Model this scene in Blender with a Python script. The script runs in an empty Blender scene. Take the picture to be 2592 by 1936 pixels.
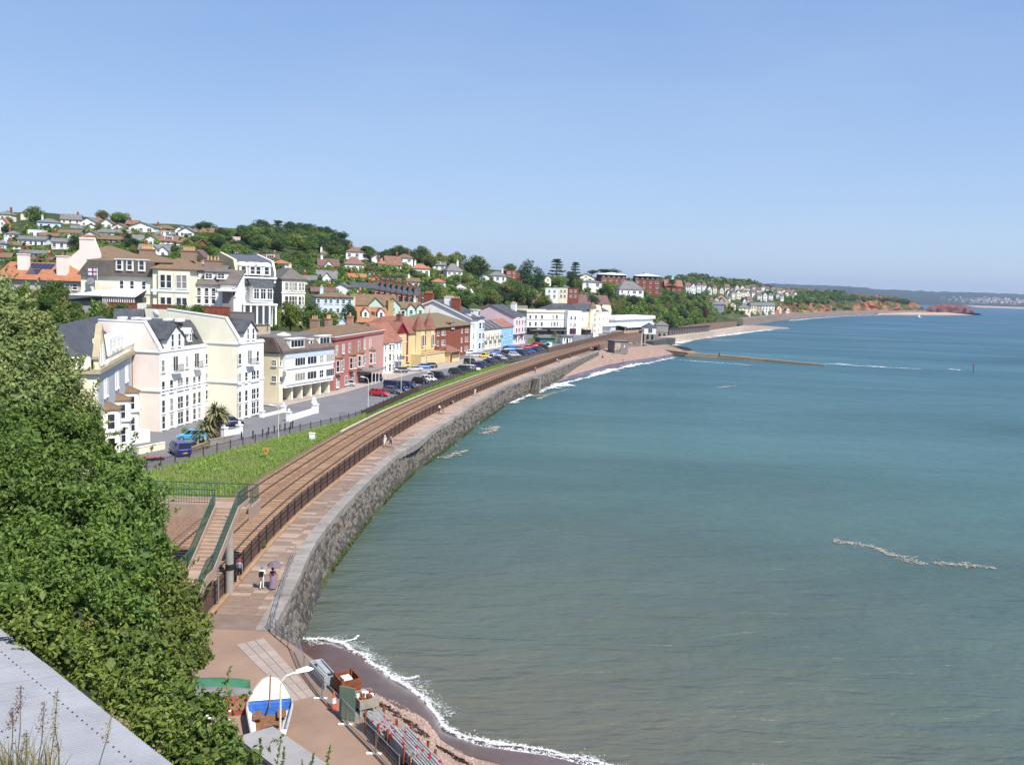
import bpy, math, random
import numpy as np
from mathutils import Vector, Matrix, noise as mnoise
rad = math.radians
rnd = random.Random(7)
S = bpy.context.scene
COL = S.collection
# ------------------------------------------------------------------ camera
FPX, PITCH, ROLL, CZ = 2230.0, rad(6.23), rad(2.0), 27.0
cd = bpy.data.cameras.new('camera'); cam = bpy.data.objects.new('camera', cd); COL.objects.link(cam)
cd.sensor_fit = 'HORIZONTAL'; cd.sensor_width = 36.0; cd.lens = 36.0*FPX/2592.0
cd.clip_start = 0.3; cd.clip_end = 60000
_R = Vector((1, 0, 0)); _U = Vector((0, math.sin(PITCH), math.cos(PITCH))); _F = Vector((0, math.cos(PITCH), -math.sin(PITCH)))
_cr = _R*math.cos(ROLL)+_U*math.sin(ROLL); _cu = _U*math.cos(ROLL)-_R*math.sin(ROLL)
mw = Matrix((( _cr.x, _cu.x, -_F.x, 0), (_cr.y, _cu.y, -_F.y, 0), (_cr.z, _cu.z, -_F.z, CZ), (0, 0, 0, 1)))
cam.matrix_world = mw
S.camera = cam
# ------------------------------------------------------------------ world, sun, exposure
SUN_EL, SUN_AZ = rad(53), rad(138)
w = bpy.data.worlds.new('World'); S.world = w; w.use_nodes = True
nt = w.node_tree; nt.nodes.clear()
sky = nt.nodes.new('ShaderNodeTexSky'); sky.sky_type = 'NISHITA'; sky.sun_disc = False
sky.sun_elevation = SUN_EL; sky.sun_rotation = SUN_AZ
sky.air_density = 1.0; sky.dust_density = 0.6; sky.ozone_density = 3.0; sky.altitude = 0
# the sky's own gradient, pulled towards the photo's periwinkle blue over the whole dome
tcw = nt.nodes.new('ShaderNodeTexCoord'); sxw = nt.nodes.new('ShaderNodeSeparateXYZ'); nt.links.new(tcw.outputs['Generated'], sxw.inputs[0])
rpw = nt.nodes.new('ShaderNodeValToRGB'); ew = rpw.color_ramp.elements
ew[0].position = 0.0; ew[0].color = (3.6, 4.55, 5.9, 1); ew[1].position = 0.75; ew[1].color = (1.0, 1.95, 4.3, 1)
x_ = ew.new(0.10); x_.color = (2.7, 3.85, 5.8, 1); x_ = ew.new(0.32); x_.color = (1.45, 2.55, 5.0, 1)
nt.links.new(sxw.outputs['Z'], rpw.inputs[0])
mxw = nt.nodes.new('ShaderNodeMixRGB'); mxw.inputs[0].default_value = 0.75
bg = nt.nodes.new('ShaderNodeBackground'); bg.inputs['Strength'].default_value = 0.10
wo = nt.nodes.new('ShaderNodeOutputWorld')
# thin uneven high haze over the whole sky
nzw = nt.nodes.new('ShaderNodeTexNoise'); nzw.inputs['Scale'].default_value = 2.2; nzw.inputs['Detail'].default_value = 5; mpw_ = nt.nodes.new('ShaderNodeMapping'); mpw_.inputs['Scale'].default_value = (1, 1, 4); nt.links.new(tcw.outputs['Generated'], mpw_.inputs[0]); nt.links.new(mpw_.outputs[0], nzw.inputs['Vector'])
mrw = nt.nodes.new('ShaderNodeMapRange'); mrw.inputs[1].default_value = .42; mrw.inputs[2].default_value = .8; mrw.inputs[3].default_value = 0; mrw.inputs[4].default_value = .16; nt.links.new(nzw.outputs['Fac'], mrw.inputs[0])
mxh = nt.nodes.new('ShaderNodeMixRGB'); mxh.inputs[2].default_value = (4.3, 4.9, 5.9, 1); nt.links.new(mrw.outputs[0], mxh.inputs[0]); nt.links.new(mxw.outputs[0], mxh.inputs[1])
nt.links.new(sky.outputs[0], mxw.inputs[1]); nt.links.new(rpw.outputs[0], mxw.inputs[2]); nt.links.new(mxh.outputs[0], bg.inputs[0]); nt.links.new(bg.outputs[0], wo.inputs[0])
sl = bpy.data.lights.new('sun', 'SUN'); sl.energy = 4.2; sl.angle = rad(0.5); sl.color = (1, 0.955, 0.88)
so = bpy.data.objects.new('sun', sl); COL.objects.link(so)
sd = Vector((math.sin(SUN_AZ)*math.cos(SUN_EL), math.cos(SUN_AZ)*math.cos(SUN_EL), math.sin(SUN_EL)))
so.rotation_euler = sd.to_track_quat('Z', 'Y').to_euler()
S.view_settings.view_transform = 'Standard'; S.view_settings.look = 'None'
S.view_settings.exposure = 0.68; S.view_settings.gamma = 1; S.view_settings.use_curve_mapping = False
S.cycles.max_bounces = 6; S.cycles.diffuse_bounces = 2; S.cycles.glossy_bounces = 2; S.cycles.transparent_max_bounces = 12
S.cycles.volume_bounces = 0
# ------------------------------------------------------------------ measuring helpers: photo pixel -> place in the world
def ray(px, py):
 u = (px-1296)/FPX; v = -(py-968)/FPX
 u2 = u*math.cos(ROLL)-v*math.sin(ROLL); v2 = u*math.sin(ROLL)+v*math.cos(ROLL)
 return _R*u2+_U*v2+_F
def G(px, py, z):
 d = ray(px, py); t = (z-CZ)/d.z; return Vector((d.x*t, d.y*t, z))
def GD(px, py, D):
 d = ray(px, py); t = D/d.y; return Vector((d.x*t, D, CZ+d.z*t))
def proj(p):
 q = Vector(p)-Vector((0, 0, CZ)); a = q.dot(_R); b = q.dot(_U); c = q.dot(_F)
 u2, v2 = a/c, b/c
 u = u2*math.cos(ROLL)+v2*math.sin(ROLL); v = -u2*math.sin(ROLL)+v2*math.cos(ROLL)
 return 1296+u*FPX, 968-v*FPX
def zat(p, py):
 """height above p's foot whose picture row is py"""
 lo, hi = -30.0, 120.0
 for _ in range(50):
  m = (lo+hi)/2
  if proj((p[0], p[1], m))[1] > py: lo = m
  else: hi = m
 return lo
def along(A, B, px):
 """distance from A along AB to where the picture column px crosses"""
 A = Vector(A); B = Vector(B); L = (B-A).length; lo, hi = -0.5*L, 2.5*L
 d = (B-A)/L
 s = 1 if proj(A+d*L)[0] > proj(A)[0] else -1
 for _ in range(50):
  m = (lo+hi)/2
  if (proj(A+d*m)[0]-px)*s < 0: lo = m
  else: hi = m
 return lo
# ------------------------------------------------------------------ materials
MATS = {}
def mat(name, col, rough=0.85, var=0.18, scale=0.8, bump=0.0, bscale=None, spec=0.25, metal=0.0, obj=False, rand=0.0, streak=0.0, col2=None, hue=0.0):
 if name in MATS: return MATS[name]
 m = bpy.data.materials.new(name); m.use_nodes = True; t = m.node_tree; N = t.nodes; Lk = t.links
 b = N['Principled BSDF']; b.inputs['Roughness'].default_value = rough; b.inputs['Metallic'].default_value = metal
 b.inputs['Specular IOR Level'].default_value = spec
 tc = N.new('ShaderNodeTexCoord'); geo = N.new('ShaderNodeNewGeometry')
 co = tc.outputs['Object'] if obj else geo.outputs['Position']
 if var > 0 or col2:
  nz = N.new('ShaderNodeTexNoise'); nz.inputs['Scale'].default_value = scale; nz.inputs['Detail'].default_value = 6; nz.inputs['Roughness'].default_value = 0.65
  Lk.new(co, nz.inputs['Vector'])
  rp = N.new('ShaderNodeValToRGB'); rp.color_ramp.elements[0].position = 0.32; rp.color_ramp.elements[1].position = 0.68
  c1 = tuple(max(0, c*(1-var)) for c in col)+(1,); c2 = (tuple(col2)+(1,)) if col2 else tuple(min(1, c*(1+var)) for c in col)+(1,)
  if col2: c1 = tuple(col)+(1,)
  rp.color_ramp.elements[0].color = c1; rp.color_ramp.elements[1].color = c2
  Lk.new(nz.outputs['Fac'], rp.inputs[0]); out = rp.outputs[0]
  if streak > 0:
   mp = N.new('ShaderNodeMapping'); mp.inputs['Scale'].default_value = (1.6, 1.6, 0.12); Lk.new(co, mp.inputs[0])
   n2 = N.new('ShaderNodeTexNoise'); n2.inputs['Scale'].default_value = 1.0; n2.inputs['Detail'].default_value = 5; Lk.new(mp.outputs[0], n2.inputs['Vector'])
   r2 = N.new('ShaderNodeMapRange'); r2.inputs[1].default_value = 0.45; r2.inputs[2].default_value = 0.75; r2.inputs[3].default_value = 0; r2.inputs[4].default_value = streak
   Lk.new(n2.outputs['Fac'], r2.inputs[0])
   mx = N.new('ShaderNodeMixRGB'); mx.inputs[2].default_value = tuple(c*0.45 for c in col)+(1,)
   Lk.new(r2.outputs[0], mx.inputs[0]); Lk.new(out, mx.inputs[1]); out = mx.outputs[0]
 else:
  rgb = N.new('ShaderNodeRGB'); rgb.outputs[0].default_value = tuple(col)+(1,); out = rgb.outputs[0]
 if rand > 0 or hue > 0:
  oi = N.new('ShaderNodeObjectInfo'); h = N.new('ShaderNodeHueSaturation')
  r3 = N.new('ShaderNodeMapRange'); r3.inputs[3].default_value = 1-rand; r3.inputs[4].default_value = 1+rand
  Lk.new(oi.outputs['Random'], r3.inputs[0]); Lk.new(r3.outputs[0], h.inputs['Value'])
  if hue > 0:
   mu = N.new('ShaderNodeMath'); mu.operation = 'MULTIPLY'; mu.inputs[1].default_value = 7.31; Lk.new(oi.outputs['Random'], mu.inputs[0])
   fr = N.new('ShaderNodeMath'); fr.operation = 'FRACT'; Lk.new(mu.outputs[0], fr.inputs[0])
   r4 = N.new('ShaderNodeMapRange'); r4.inputs[3].default_value = 0.5-hue; r4.inputs[4].default_value = 0.5+hue*0.6
   Lk.new(fr.outputs[0], r4.inputs[0]); Lk.new(r4.outputs[0], h.inputs['Hue'])
  Lk.new(out, h.inputs['Color']); out = h.outputs[0]
 Lk.new(out, b.inputs['Base Color'])
 if bump > 0:
  n3 = N.new('ShaderNodeTexNoise'); n3.inputs['Scale'].default_value = bscale or scale*6; n3.inputs['Detail'].default_value = 6; Lk.new(co, n3.inputs['Vector'])
  bp = N.new('ShaderNodeBump'); bp.inputs['Strength'].default_value = bump; bp.inputs['Distance'].default_value = 0.1
  Lk.new(n3.outputs['Fac'], bp.inputs['Height']); Lk.new(bp.outputs[0], b.inputs['Normal'])
 MATS[name] = m; return m
def leafmat(name, col, col2, rand=0.18, hue=0.025, scale=0.5, rough=0.55, trans=0.25):
 """foliage: two greens mixed by clump and by leaf, a little light through the leaf"""
 if name in MATS: return MATS[name]
 m = bpy.data.materials.new(name); m.use_nodes = True; t = m.node_tree; N = t.nodes; Lk = t.links
 b = N['Principled BSDF']; b.inputs['Roughness'].default_value = rough; b.inputs['Specular IOR Level'].default_value = 0.3
 at = N.new('ShaderNodeAttribute'); at.attribute_name = 'leaf'
 mx = N.new('ShaderNodeMixRGB'); mx.inputs[1].default_value = tuple(col)+(1,); mx.inputs[2].default_value = tuple(col2)+(1,); Lk.new(at.outputs['Fac'], mx.inputs[0])
 oi = N.new('ShaderNodeObjectInfo'); h = N.new('ShaderNodeHueSaturation')
 r3 = N.new('ShaderNodeMapRange'); r3.inputs[3].default_value = 1-rand; r3.inputs[4].default_value = 1+rand; Lk.new(oi.outputs['Random'], r3.inputs[0]); Lk.new(r3.outputs[0], h.inputs['Value'])
 mu = N.new('ShaderNodeMath'); mu.operation = 'MULTIPLY'; mu.inputs[1].default_value = 7.31; Lk.new(oi.outputs['Random'], mu.inputs[0])
 fr = N.new('ShaderNodeMath'); fr.operation = 'FRACT'; Lk.new(mu.outputs[0], fr.inputs[0])
 r4 = N.new('ShaderNodeMapRange'); r4.inputs[3].default_value = 0.5-hue; r4.inputs[4].default_value = 0.5+hue*0.5; Lk.new(fr.outputs[0], r4.inputs[0]); Lk.new(r4.outputs[0], h.inputs['Hue'])
 Lk.new(mx.outputs[0], h.inputs['Color']); Lk.new(h.outputs[0], b.inputs['Base Color'])
 tr = N.new('ShaderNodeBsdfTranslucent'); Lk.new(h.outputs[0], tr.inputs[0])
 ms = N.new('ShaderNodeMixShader'); ms.inputs[0].default_value = trans
 out = N['Material Output']; Lk.new(b.outputs[0], ms.inputs[1]); Lk.new(tr.outputs[0], ms.inputs[2]); Lk.new(ms.outputs[0], out.inputs[0])
 MATS[name] = m; return m
def plaster(name, col, **k): return mat(name, col, rough=0.9, var=k.pop('var', 0.06), scale=k.pop('scale', 0.35), bump=0.08, bscale=14, streak=k.pop('streak', 0.10), **k)
def roofmat(name, col, **k): return mat(name, col, rough=k.pop('rough', 0.8), var=k.pop('var', 0.3), scale=k.pop('scale', 0.9), bump=0.5, bscale=5, **k)
W_WHITE = plaster('white_render', (0.84, 0.83, 0.80))
W_CREAM = plaster('cream_render', (0.84, 0.75, 0.54))
W_PALEY = plaster('pale_yellow_render', (0.86, 0.81, 0.64))
W_PINKW = plaster('pinkish_white_render', (0.84, 0.74, 0.67))
W_TRIM = mat('white_paint', (0.82, 0.82, 0.80), rough=0.55, var=0.04)
GLASS = mat('window_glass', (0.03, 0.034, 0.04), rough=0.08, var=0.6, scale=0.7, spec=0.6, rand=.5)
CURT = mat('curtained_glass', (0.30, 0.28, 0.25), rough=0.15, var=0.3, scale=2.5, spec=0.5, rand=.4)
SLATE = roofmat('slate_roof', (0.075, 0.08, 0.09))
BROWNR = roofmat('brown_tile_roof', (0.13, 0.095, 0.075), col2=(0.24, 0.15, 0.07))
TERRA = roofmat('terracotta_roof', (0.29, 0.125, 0.085), var=0.25)
ORANGE = roofmat('orange_tile_roof', (0.31, 0.12, 0.07), col2=(0.42, 0.18, 0.09))
BRICK = mat('red_brick', (0.24, 0.075, 0.045), rough=0.9, var=0.25, scale=2.5, bump=0.2, bscale=20)
DARKM = mat('dark_metal', (0.02, 0.02, 0.022), rough=0.6, var=0.2)
GREYM = mat('galvanised_steel', (0.36, 0.37, 0.38), rough=0.45, var=0.15, metal=0.6)
# ------------------------------------------------------------------ mesh helpers
class MB:
 def __init__(s): s.v = []; s.f = []; s.m = []
 def add(s, vs, fs, m=0):
  o = len(s.v); s.v += [tuple(v) for v in vs]; s.f += [tuple(i+o for i in f) for f in fs]; s.m += [m]*len(fs); return s
 def box(s, x0, x1, y0, y1, z0, z1, m=0, M=None):
  vs = [Vector(p) for p in ((x0,y0,z0),(x1,y0,z0),(x1,y1,z0),(x0,y1,z0),(x0,y0,z1),(x1,y0,z1),(x1,y1,z1),(x0,y1,z1))]
  if M is not None: vs = [M@v for v in vs]
  return s.add(vs, ((0,3,2,1),(4,5,6,7),(0,1,5,4),(1,2,6,5),(2,3,7,6),(3,0,4,7)), m)
 def bar(s, a, b, w, h=None, m=0):
  a = Vector(a); b = Vector(b); h = h or w; d = (b-a); L = d.length
  if L < 1e-6: return s
  d /= L; up = Vector((0,0,1)) if abs(d.z) < 0.95 else Vector((0,1,0))
  x = d.cross(up).normalized(); y = x.cross(d)
  vs = [p+x*(sx*w/2)+y*(sy*h/2) for p in (a, b) for sx, sy in ((-1,-1),(1,-1),(1,1),(-1,1))]
  return s.add(vs, ((3,2,1,0),(4,5,6,7),(0,1,5,4),(1,2,6,5),(2,3,7,6),(3,0,4,7)), m)
 def tube(s, a, b, r, n=8, m=0, r2=None):
  a = Vector(a); b = Vector(b); r2 = r if r2 is None else r2; d = (b-a).normalized()
  up = Vector((0,0,1)) if abs(d.z) < 0.95 else Vector((1,0,0)); x = d.cross(up).normalized(); y = x.cross(d)
  vs = []
  for p, q in ((a, r), (b, r2)):
   for i in range(n):
    t = 2*math.pi*i/n; vs.append(p+x*(q*math.cos(t))+y*(q*math.sin(t)))
  fs = [(i, (i+1)%n, n+(i+1)%n, n+i) for i in range(n)]+[tuple(range(n))[::-1], tuple(range(n, 2*n))]
  return s.add(vs, fs, m)
 def lathe(s, prof, n=12, c=(0,0,0), m=0):
  vs = []; k = len(prof)
  for r, z in prof:
   for i in range(n):
    t = 2*math.pi*i/n; vs.append((c[0]+r*math.cos(t), c[1]+r*math.sin(t), c[2]+z))
  fs = [(j*n+i, j*n+(i+1)%n, (j+1)*n+(i+1)%n, (j+1)*n+i) for j in range(k-1) for i in range(n)]
  fs += [tuple(range(n))[::-1], tuple(range((k-1)*n, k*n))]
  return s.add(vs, fs, m)
 def prism(s, pts, a, b, axis='x', m=0):
  """pts: outline in the plane across the axis, extruded from a to b"""
  n = len(pts)
  def mk(t, p):
   return {'x': (t, p[0], p[1]), 'y': (p[0], t, p[1]), 'z': (p[0], p[1], t)}[axis]
  vs = [mk(a, p) for p in pts]+[mk(b, p) for p in pts]
  fs = [(i, (i+1)%n, n+(i+1)%n, n+i) for i in range(n)]+[tuple(range(n))[::-1], tuple(range(n, 2*n))]
  return s.add(vs, fs, m)
 def quad(s, a, b, c, d, m=0): return s.add((a, b, c, d), ((0,1,2,3),), m)
 def build(s, name, mats, parent=None, fix=True, smooth=False, link=True, loc=None):
  me = bpy.data.meshes.new(name); me.from_pydata(s.v, [], s.f)
  for x in (mats if isinstance(mats, (list, tuple)) else [mats]): me.materials.append(x)
  if len(me.materials) > 1: me.polygons.foreach_set('material_index', s.m)
  if smooth: me.polygons.foreach_set('use_smooth', [True]*len(s.f))
  if fix:
   import bmesh
   bm = bmesh.new(); bm.from_mesh(me); bmesh.ops.recalc_face_normals(bm, faces=bm.faces); bm.to_mesh(me); bm.free()
  me.update()
  return new(name, me, parent, loc)
def new(name, me, parent=None, loc=None, rotz=None):
 o = bpy.data.objects.new(name, me); COL.objects.link(o)
 if parent is not None: o.parent = parent
 if loc is not None: o.location = loc
 if rotz is not None: o.rotation_euler = (0, 0, rotz)
 return o
def tag(o, label=None, cat=None, group=None, kind=None):
 if label: o['label'] = label
 if cat: o['category'] = cat
 if group: o['group'] = group
 if kind: o['kind'] = kind
 return o
def thing(name, label, cat, loc=(0,0,0), rotz=0.0, group=None):
 return tag(new(name, None, None, loc, rotz), label, cat, group)
def kids(o): return KID.get(o.name, [])
def copy_tree(o, parent=None):
 c = o.copy(); COL.objects.link(c)
 if parent is not None: c.parent = parent
 for ch in list(o.children): copy_tree(ch, c)
 return c
def np_mesh(name, V, Q, mats, leaf=None, smooth=False, mi=None):
 me = bpy.data.meshes.new(name); V = np.asarray(V, np.float32); Q = np.asarray(Q, np.int32); n, k = Q.shape
 me.vertices.add(len(V)); me.vertices.foreach_set('co', V.ravel())
 me.loops.add(n*k); me.loops.foreach_set('vertex_index', Q.ravel())
 me.polygons.add(n); me.polygons.foreach_set('loop_start', np.arange(0, n*k, k, dtype=np.int32))
 try: me.polygons.foreach_set('loop_total', np.full(n, k, np.int32))
 except Exception: pass
 for x in (mats if isinstance(mats, (list, tuple)) else [mats]): me.materials.append(x)
 if mi is not None: me.polygons.foreach_set('material_index', np.asarray(mi, np.int32))
 if leaf is not None:
  a = me.attributes.new('leaf', 'FLOAT', 'FACE'); a.data.foreach_set('value', np.asarray(leaf, np.float32))
 if smooth: me.polygons.foreach_set('use_smooth', np.ones(n, bool))
 me.update(calc_edges=True); me.validate(); return me
def sheet(name, rows, mats, kind='structure', smooth=True, mi=None):
 """rows: equal-length lists of points -> one grid sheet"""
 n = len(rows[0]); V = [tuple(p) for r in rows for p in r]
 Q = [(j*n+i, j*n+i+1, (j+1)*n+i+1, (j+1)*n+i) for j in range(len(rows)-1) for i in range(n-1)]
 me = np_mesh(name, V, Q, mats, smooth=smooth)
 o = new(name, me)
 if kind: o['kind'] = kind
 return o
class Line:
 """a plan polyline walked by arc length, smoothed"""
 def __init__(s, pts, it=2):
  P = [Vector((p[0], p[1])) for p in pts]
  for _ in range(it):
   Qs = [P[0]]
   for a, b in zip(P, P[1:]): Qs += [a*0.75+b*0.25, a*0.25+b*0.75]
   P = Qs+[P[-1]]
  s.p = P; s.s = [0]
  for a, b in zip(P, P[1:]): s.s.append(s.s[-1]+(b-a).length)
  s.L = s.s[-1]
 def at(s, t, off=0.0, z=0.0):
  t = min(max(t, 0), s.L)
  i = min(max(int(np.searchsorted(s.s, t))-1, 0), len(s.p)-2)
  a, b = s.p[i], s.p[i+1]; f = (t-s.s[i])/max(1e-9, s.s[i+1]-s.s[i])
  d = s.dir(t); q = a.lerp(b, f)
  return Vector((q.x-d.y*off, q.y+d.x*off, z))
 def dir(s, t):
  e = 1.5; t0, t1 = max(0, t-e), min(s.L, t+e)
  def pos(t):
   i = min(max(int(np.searchsorted(s.s, t))-1, 0), len(s.p)-2); f = (t-s.s[i])/max(1e-9, s.s[i+1]-s.s[i]); return s.p[i].lerp(s.p[i+1], f)
  d = pos(t1)-pos(t0); return d.normalized()
 def ang(s, t): d = s.dir(t); return math.atan2(d.y, d.x)
 def atY(s, y):
  for i in range(len(s.p)-1):
   if (s.p[i].y-y)*(s.p[i+1].y-y) <= 0: return s.s[i]+(y-s.p[i].y)/(s.p[i+1].y-s.p[i].y+1e-9)*(s.s[i+1]-s.s[i])
  return 0
def lerp(a, b, t): return a+(b-a)*t
def interp(x, xs, ys): return float(np.interp(x, xs, ys))
# ------------------------------------------------------------------ measured plan lines (world metres)
INNER = Line([(-20.4, 46), (-20.4, 55), (-20.5, 63.7), (-20.9, 71.7), (-21.0, 82), (-20.7, 91), (-20.1, 100), (-19.4, 110), (-18.5, 121), (-17, 134), (-15.3, 147), (-13.3, 158.5), (-10.4, 175), (-7.3, 189), (-4.6, 201), (-2, 213), (1.4, 227.2), (5.6, 243.2), (12.2, 269.9), (19.5, 297), (27.6, 325), (36, 354), (45, 383), (55, 415), (67, 455), (80, 495), (98, 545), (124, 605), (180, 708)])
OUTER = Line([(-15.3, 55.6), (-15.6, 60), (-15.9, 65), (-16.3, 68.8), (-16.7, 72.9), (-16.9, 78), (-16.8, 86), (-16.5, 94), (-15.9, 104.6), (-15.1, 116), (-13.9, 126), (-12.1, 136), (-10.4, 146), (-9, 156), (-6.6, 172), (-4.4, 183.5), (-3, 194), (-0.4, 205.7), (2.8, 217), (6.3, 230), (10.5, 245.1), (14.7, 261), (21.5, 288.7), (28, 314), (32.3, 331)])
_iy = [p.y for p in INNER.p]; _ix = [p.x for p in INNER.p]; _oy = [p.y for p in OUTER.p]; _ox = [p.x for p in OUTER.p]
xin = lambda y: float(np.interp(y, _iy, _ix)); xout = lambda y: float(np.interp(y, _oy, _ox))
SFENCE = Line([(-40.5, 93), (-38.6, 101), (-35, 110.5), (-31, 121), (-27.2, 130), (-24.5, 136.5), (-23.1, 146.5), (-20.4, 167), (-17.4, 186), (-13, 208), (-7.6, 232), (0, 261), (9, 291), (14, 306)])
_fy = [p.y for p in SFENCE.p]; _fx = [p.x for p in SFENCE.p]
xfen = lambda y: float(np.interp(y, _fy, _fx))
WATERY = [60, 65, 72, 80, 90, 100, 112, 125, 135, 149, 167, 189, 205, 224, 240]
# ------------------------------------------------------------------ sea
def sea_material():
 m = bpy.data.materials.new('sea_water'); m.use_nodes = True; t = m.node_tree; N = t.nodes; Lk = t.links
 b = N['Principled BSDF']; b.inputs['IOR'].default_value = 1.333; b.inputs['Roughness'].default_value = 0.26
 geo = N.new('ShaderNodeNewGeometry')
 # water body colour: sediment near the beach, green further out, blue offshore
 d = N.new('ShaderNodeVectorMath'); d.operation = 'DISTANCE'; d.inputs[1].default_value = (-8, 42, 0); Lk.new(geo.outputs['Position'], d.inputs[0])
 nz = N.new('ShaderNodeTexNoise'); nz.inputs['Scale'].default_value = 0.035; nz.inputs['Detail'].default_value = 7; nz.inputs['Roughness'].default_value = 0.6
 mp = N.new('ShaderNodeMapping'); mp.inputs['Scale'].default_value = (1, 1.7, 1); mp.inputs['Rotation'].default_value = (0, 0, 0.4)
 Lk.new(geo.outputs['Position'], mp.inputs[0]); Lk.new(mp.outputs[0], nz.inputs['Vector'])
 ad = N.new('ShaderNodeMath'); ad.operation = 'MULTIPLY_ADD'; ad.inputs[1].default_value = 50; Lk.new(nz.outputs['Fac'], ad.inputs[0]); Lk.new(d.outputs['Value'], ad.inputs[2])
 lg = N.new('ShaderNodeMath'); lg.operation = 'LOGARITHM'; lg.inputs[1].default_value = 10; Lk.new(ad.outputs[0], lg.inputs[0])
 mr = N.new('ShaderNodeMapRange'); mr.inputs[1].default_value = 1.3; mr.inputs[2].default_value = 3.3; Lk.new(lg.outputs[0], mr.inputs[0])
 rp = N.new('ShaderNodeValToRGB'); e = rp.color_ramp.elements
 stops = [(0.0, (0.17, 0.115, 0.085)), (0.13, (0.118, 0.112, 0.082)), (0.27, (0.075, 0.104, 0.084)), (0.42, (0.050, 0.108, 0.100)), (0.62, (0.030, 0.096, 0.110)), (1.0, (0.019, 0.078, 0.122))]
 e[0].position, e[0].color = stops[0][0], stops[0][1]+(1,); e[1].position, e[1].color = stops[-1][0], stops[-1][1]+(1,)
 for p, c in stops[1:-1]:
  x = e.new(p); x.color = c+(1,)
 Lk.new(mr.outputs[0], rp.inputs[0])
 # wind lanes: long faint patches of rougher, darker water
 mw_ = N.new('ShaderNodeMapping'); mw_.inputs['Scale'].default_value = (0.006, 0.022, 1); mw_.inputs['Rotation'].default_value = (0, 0, -0.3); Lk.new(geo.outputs['Position'], mw_.inputs[0])
 nw_ = N.new('ShaderNodeTexNoise'); nw_.inputs['Scale'].default_value = 1.0; nw_.inputs['Detail'].default_value = 6; nw_.inputs['Roughness'].default_value = 0.62; nw_.inputs['Distortion'].default_value = 0.6; Lk.new(mw_.outputs[0], nw_.inputs['Vector'])
 hv_ = N.new('ShaderNodeHueSaturation'); rv_ = N.new('ShaderNodeMapRange'); rv_.inputs[1].default_value = .3; rv_.inputs[2].default_value = .7; rv_.inputs[3].default_value = 0.80; rv_.inputs[4].default_value = 1.22; Lk.new(nw_.outputs['Fac'], rv_.inputs[0]); Lk.new(rv_.outputs[0], hv_.inputs['Value']); Lk.new(rp.outputs[0], hv_.inputs['Color']); Lk.new(hv_.outputs[0], b.inputs['Base Color'])
 rr_ = N.new('ShaderNodeMapRange'); rr_.inputs[1].default_value = .3; rr_.inputs[2].default_value = .7; rr_.inputs[3].default_value = 0.42; rr_.inputs[4].default_value = 0.28; Lk.new(nw_.outputs['Fac'], rr_.inputs[0]); Lk.new(rr_.outputs[0], b.inputs['Roughness'])
 # waves: swell, wind sea and ripples
 prev = None
 for sc, dist, st, rz in ((0.05, 0.35, 0.45, -0.35), (0.20, 0.18, 0.7, -0.2), (0.55, 0.09, 0.8, -0.45), (1.5, 0.028, 0.75, -0.1)):
  mpw = N.new('ShaderNodeMapping'); mpw.inputs['Scale'].default_value = (sc*0.55, sc*1.5, sc); mpw.inputs['Rotation'].default_value = (0, 0, rz)
  Lk.new(geo.outputs['Position'], mpw.inputs[0])
  n = N.new('ShaderNodeTexNoise'); n.inputs['Scale'].default_value = 1.0; n.inputs['Detail'].default_value = 4; n.inputs['Distortion'].default_value = 0.4
  Lk.new(mpw.outputs[0], n.inputs['Vector'])
  bp = N.new('ShaderNodeBump'); bp.inputs['Strength'].default_value = st; bp.inputs['Distance'].default_value = dist*6
  Lk.new(n.outputs['Fac'], bp.inputs['Height'])
  if prev: Lk.new(prev.outputs[0], bp.inputs['Normal'])
  prev = bp
 Lk.new(prev.outputs[0], b.inputs['Normal'])
 return m
sea = MB(); sea.quad((-30000, -200, 0), (30000, -200, 0), (30000, 45000, 0), (-30000, 45000, 0)); o = sea.build('sea', sea_material()); o['kind'] = 'structure'
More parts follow.
